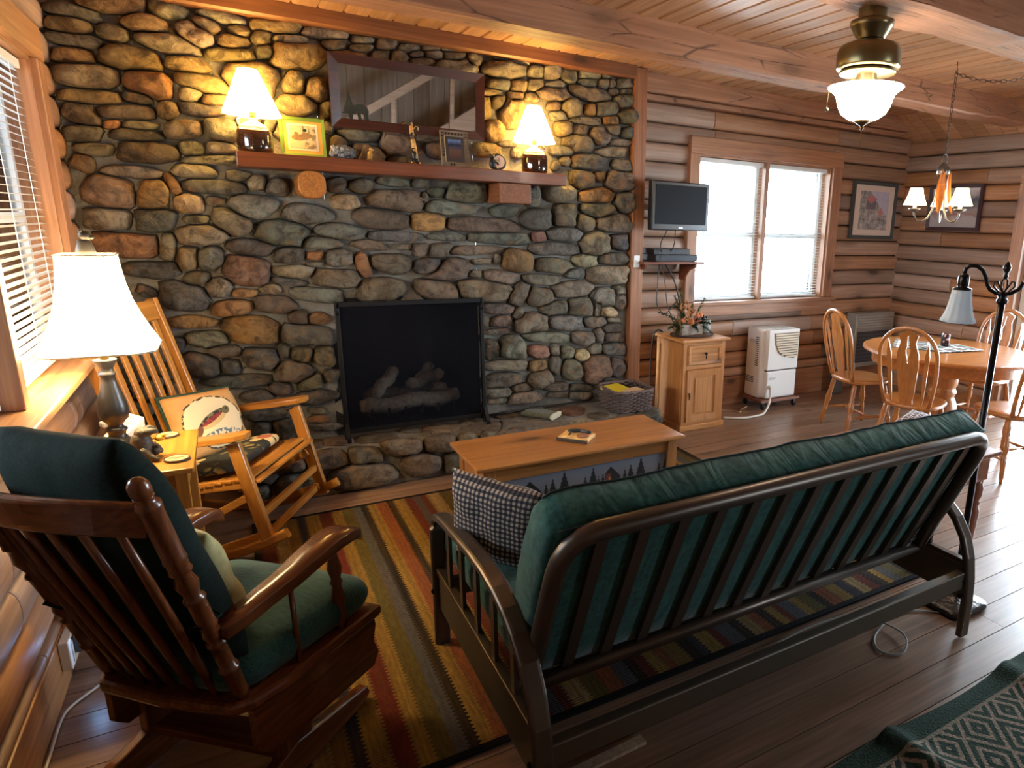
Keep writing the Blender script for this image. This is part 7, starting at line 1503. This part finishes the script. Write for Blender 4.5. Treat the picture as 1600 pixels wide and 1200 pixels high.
def chain(pts, n, label_parent):
    P = [Vector(p) for p in pts]; L = [0]
    for a, b in zip(P, P[1:]): L.append(L[-1] + (b - a).length)
    def at(s):
        for i in range(len(P) - 1):
            if s <= L[i + 1] or i == len(P) - 2: f = (s - L[i]) / max(1e-6, L[i + 1] - L[i]); return P[i].lerp(P[i + 1], f), (P[i + 1] - P[i]).normalized()
    lm = MB().tube([(0.009 * math.cos(R_(q)), 0, (0.016 if math.sin(R_(q)) > 0 else -0.016) * 0.5 + 0.013 * math.sin(R_(q))) for q in range(0, 360, 30)], 0.0024, 5, up=(0, 1, 0), closed=True).mesh('chain_link'); lm.materials.append(M_ci)
    for i in range(n):
        p, t = at(L[-1] * (i + 0.5) / n); o = bpy.data.objects.new('chain_link', lm); COL.objects.link(o); o.parent = label_parent
        o.matrix_local = Matrix.Translation(p - label_parent.location) @ t.to_track_quat('Z', 'Y').to_matrix().to_4x4() @ Matrix.Rotation(R_(90 * (i % 2)), 4, 'Z')
chain([(4.75, 2.90, 2.13), (4.75, 2.90, 2.64)], 14, cd)
hk = [(4.75, 2.90, 2.63)]
for i in range(1, 10): t = i / 9; hk.append((4.75 + 0.50 * t, 2.90 - 0.28 * t, 2.63 + 0.03 * t - 0.075 * 4 * t * (1 - t) * 0.7))
chain(hk, 17, cd)
part('ceiling_hook', MB().tube([(0, 0, 1.014), (0, 0, 0.98), (0.010, 0, 0.965), (0.006, 0, 0.95), (-0.006, 0, 0.953)], 0.003, 6), M_ci, cd, smooth=True); part('ceiling_hook', MB().tube([(0.50, -0.28, 1.014), (0.50, -0.28, 0.985), (0.51, -0.28, 0.975), (0.504, -0.28, 0.965)], 0.003, 6), M_ci, cd, smooth=True)

# ------------------------------------------------------------------ small things by the skirting
ol_ = thing('wall_outlet', 'white outlet box on the left baseboard', 'outlet', (0.0, 2.72, 0.135)); part('box', MB().box((0.001, -0.06, -0.05), (0.03, 0.06, 0.055)), M_white, ol_, bevel=0.004); part('socket_plate', MB().box((0.03, -0.035, -0.035), (0.033, 0.035, 0.04)), plain('plate_grey', (206, 206, 204), 0.4), ol_)
nl = thing('night_light', 'tiny glowing blue-white light plugged in near the floor', 'night light', (0.034, 2.72, 0.165)); part('body', MB().box((0.0, -0.018, -0.045), (0.018, 0.018, 0.022)), plain('nl_body', (70, 80, 90), 0.4), nl, bevel=0.004); part('led', MB().ball((0.021, 0.0, 0.006), 0.006, 10, 6), emit('led_blue', (150, 200, 255), 120.0), nl, smooth=True)
light('night_light_led', 'POINT', (0.075, 2.72, 0.172), 0.12, (0.28, 0.50, 1.0), 0.006)
cable('extension_cord', 'white cord stapled along the left baseboard', [(0.05, 2.80, 0.04), (0.16, 2.78, 0.008), (0.13, 2.70, 0.008), (0.035, 2.58, 0.008), (0.012, 2.50, 0.010), (0.012, 2.30, 0.010), (0.012, 2.05, 0.010), (0.012, 1.85, 0.010), (0.015, 1.6, 0.010)], 0.0045, plain('cord_white', (206, 200, 188), 0.5), 'cord')
cable('lamp_cord', 'thin grey cord looping under the right end of the futon', [(3.10, 1.46, 0.006), (2.95, 1.55, 0.006), (2.72, 1.50, 0.006), (2.64, 1.42, 0.006), (2.70, 1.36, 0.006), (2.78, 1.40, 0.02), (2.80, 1.48, 0.02), (2.74, 1.62, 0.02), (2.5, 1.66, 0.016), (2.2, 1.64, 0.008)], 0.004, plain('cord_grey', (130, 130, 124), 0.6), 'cord')
lth = part('loose_lath', MB().box((0, 0, 0), (0.46, 0.035, 0.012)), W_grey); lth.location = (1.13, 1.46, 0.001); lth.rotation_euler = (0, 0, R_(2)); tag(lth, 'thin bare wooden lath lying on the floor under the futon', 'lath')
# stair behind the viewer (seen in the mirror)
M_stair = wood('stair_wood', (214, 186, 160), (176, 146, 120), 'x', 0.5, 0.8, 0.1, 0.3)
sr = thing('staircase', 'pale wood staircase against the plank wall behind the viewer', 'staircase', (1.0, -1.9, 0.0))
for k in range(11): part('tread', MB().box((0.30 * k, -0.42, 0.20 * k + 0.17), (0.30 * k + 0.33, 0.38, 0.20 * k + 0.205)), M_stair, sr); part('riser', MB().box((0.30 * k, -0.42, 0.20 * k - 0.0), (0.30 * k + 0.02, 0.38, 0.20 * k + 0.17)), M_stair, sr)
part('stringer', MB().beam((-0.1, 0.40, 0.02), (3.4, 0.40, 2.36), 0.04, 0.26), M_stair, sr); part('handrail', MB().beam((-0.1, 0.42, 0.95), (2.6, 0.42, 2.755), 0.05, 0.10), M_stair, sr)
for k in range(4): part('newel', MB().box((0.1 + k * 0.8, 0.39, 0.10 + k * 0.535), (0.16 + k * 0.8, 0.45, 1.05 + k * 0.535)), M_stair, sr)
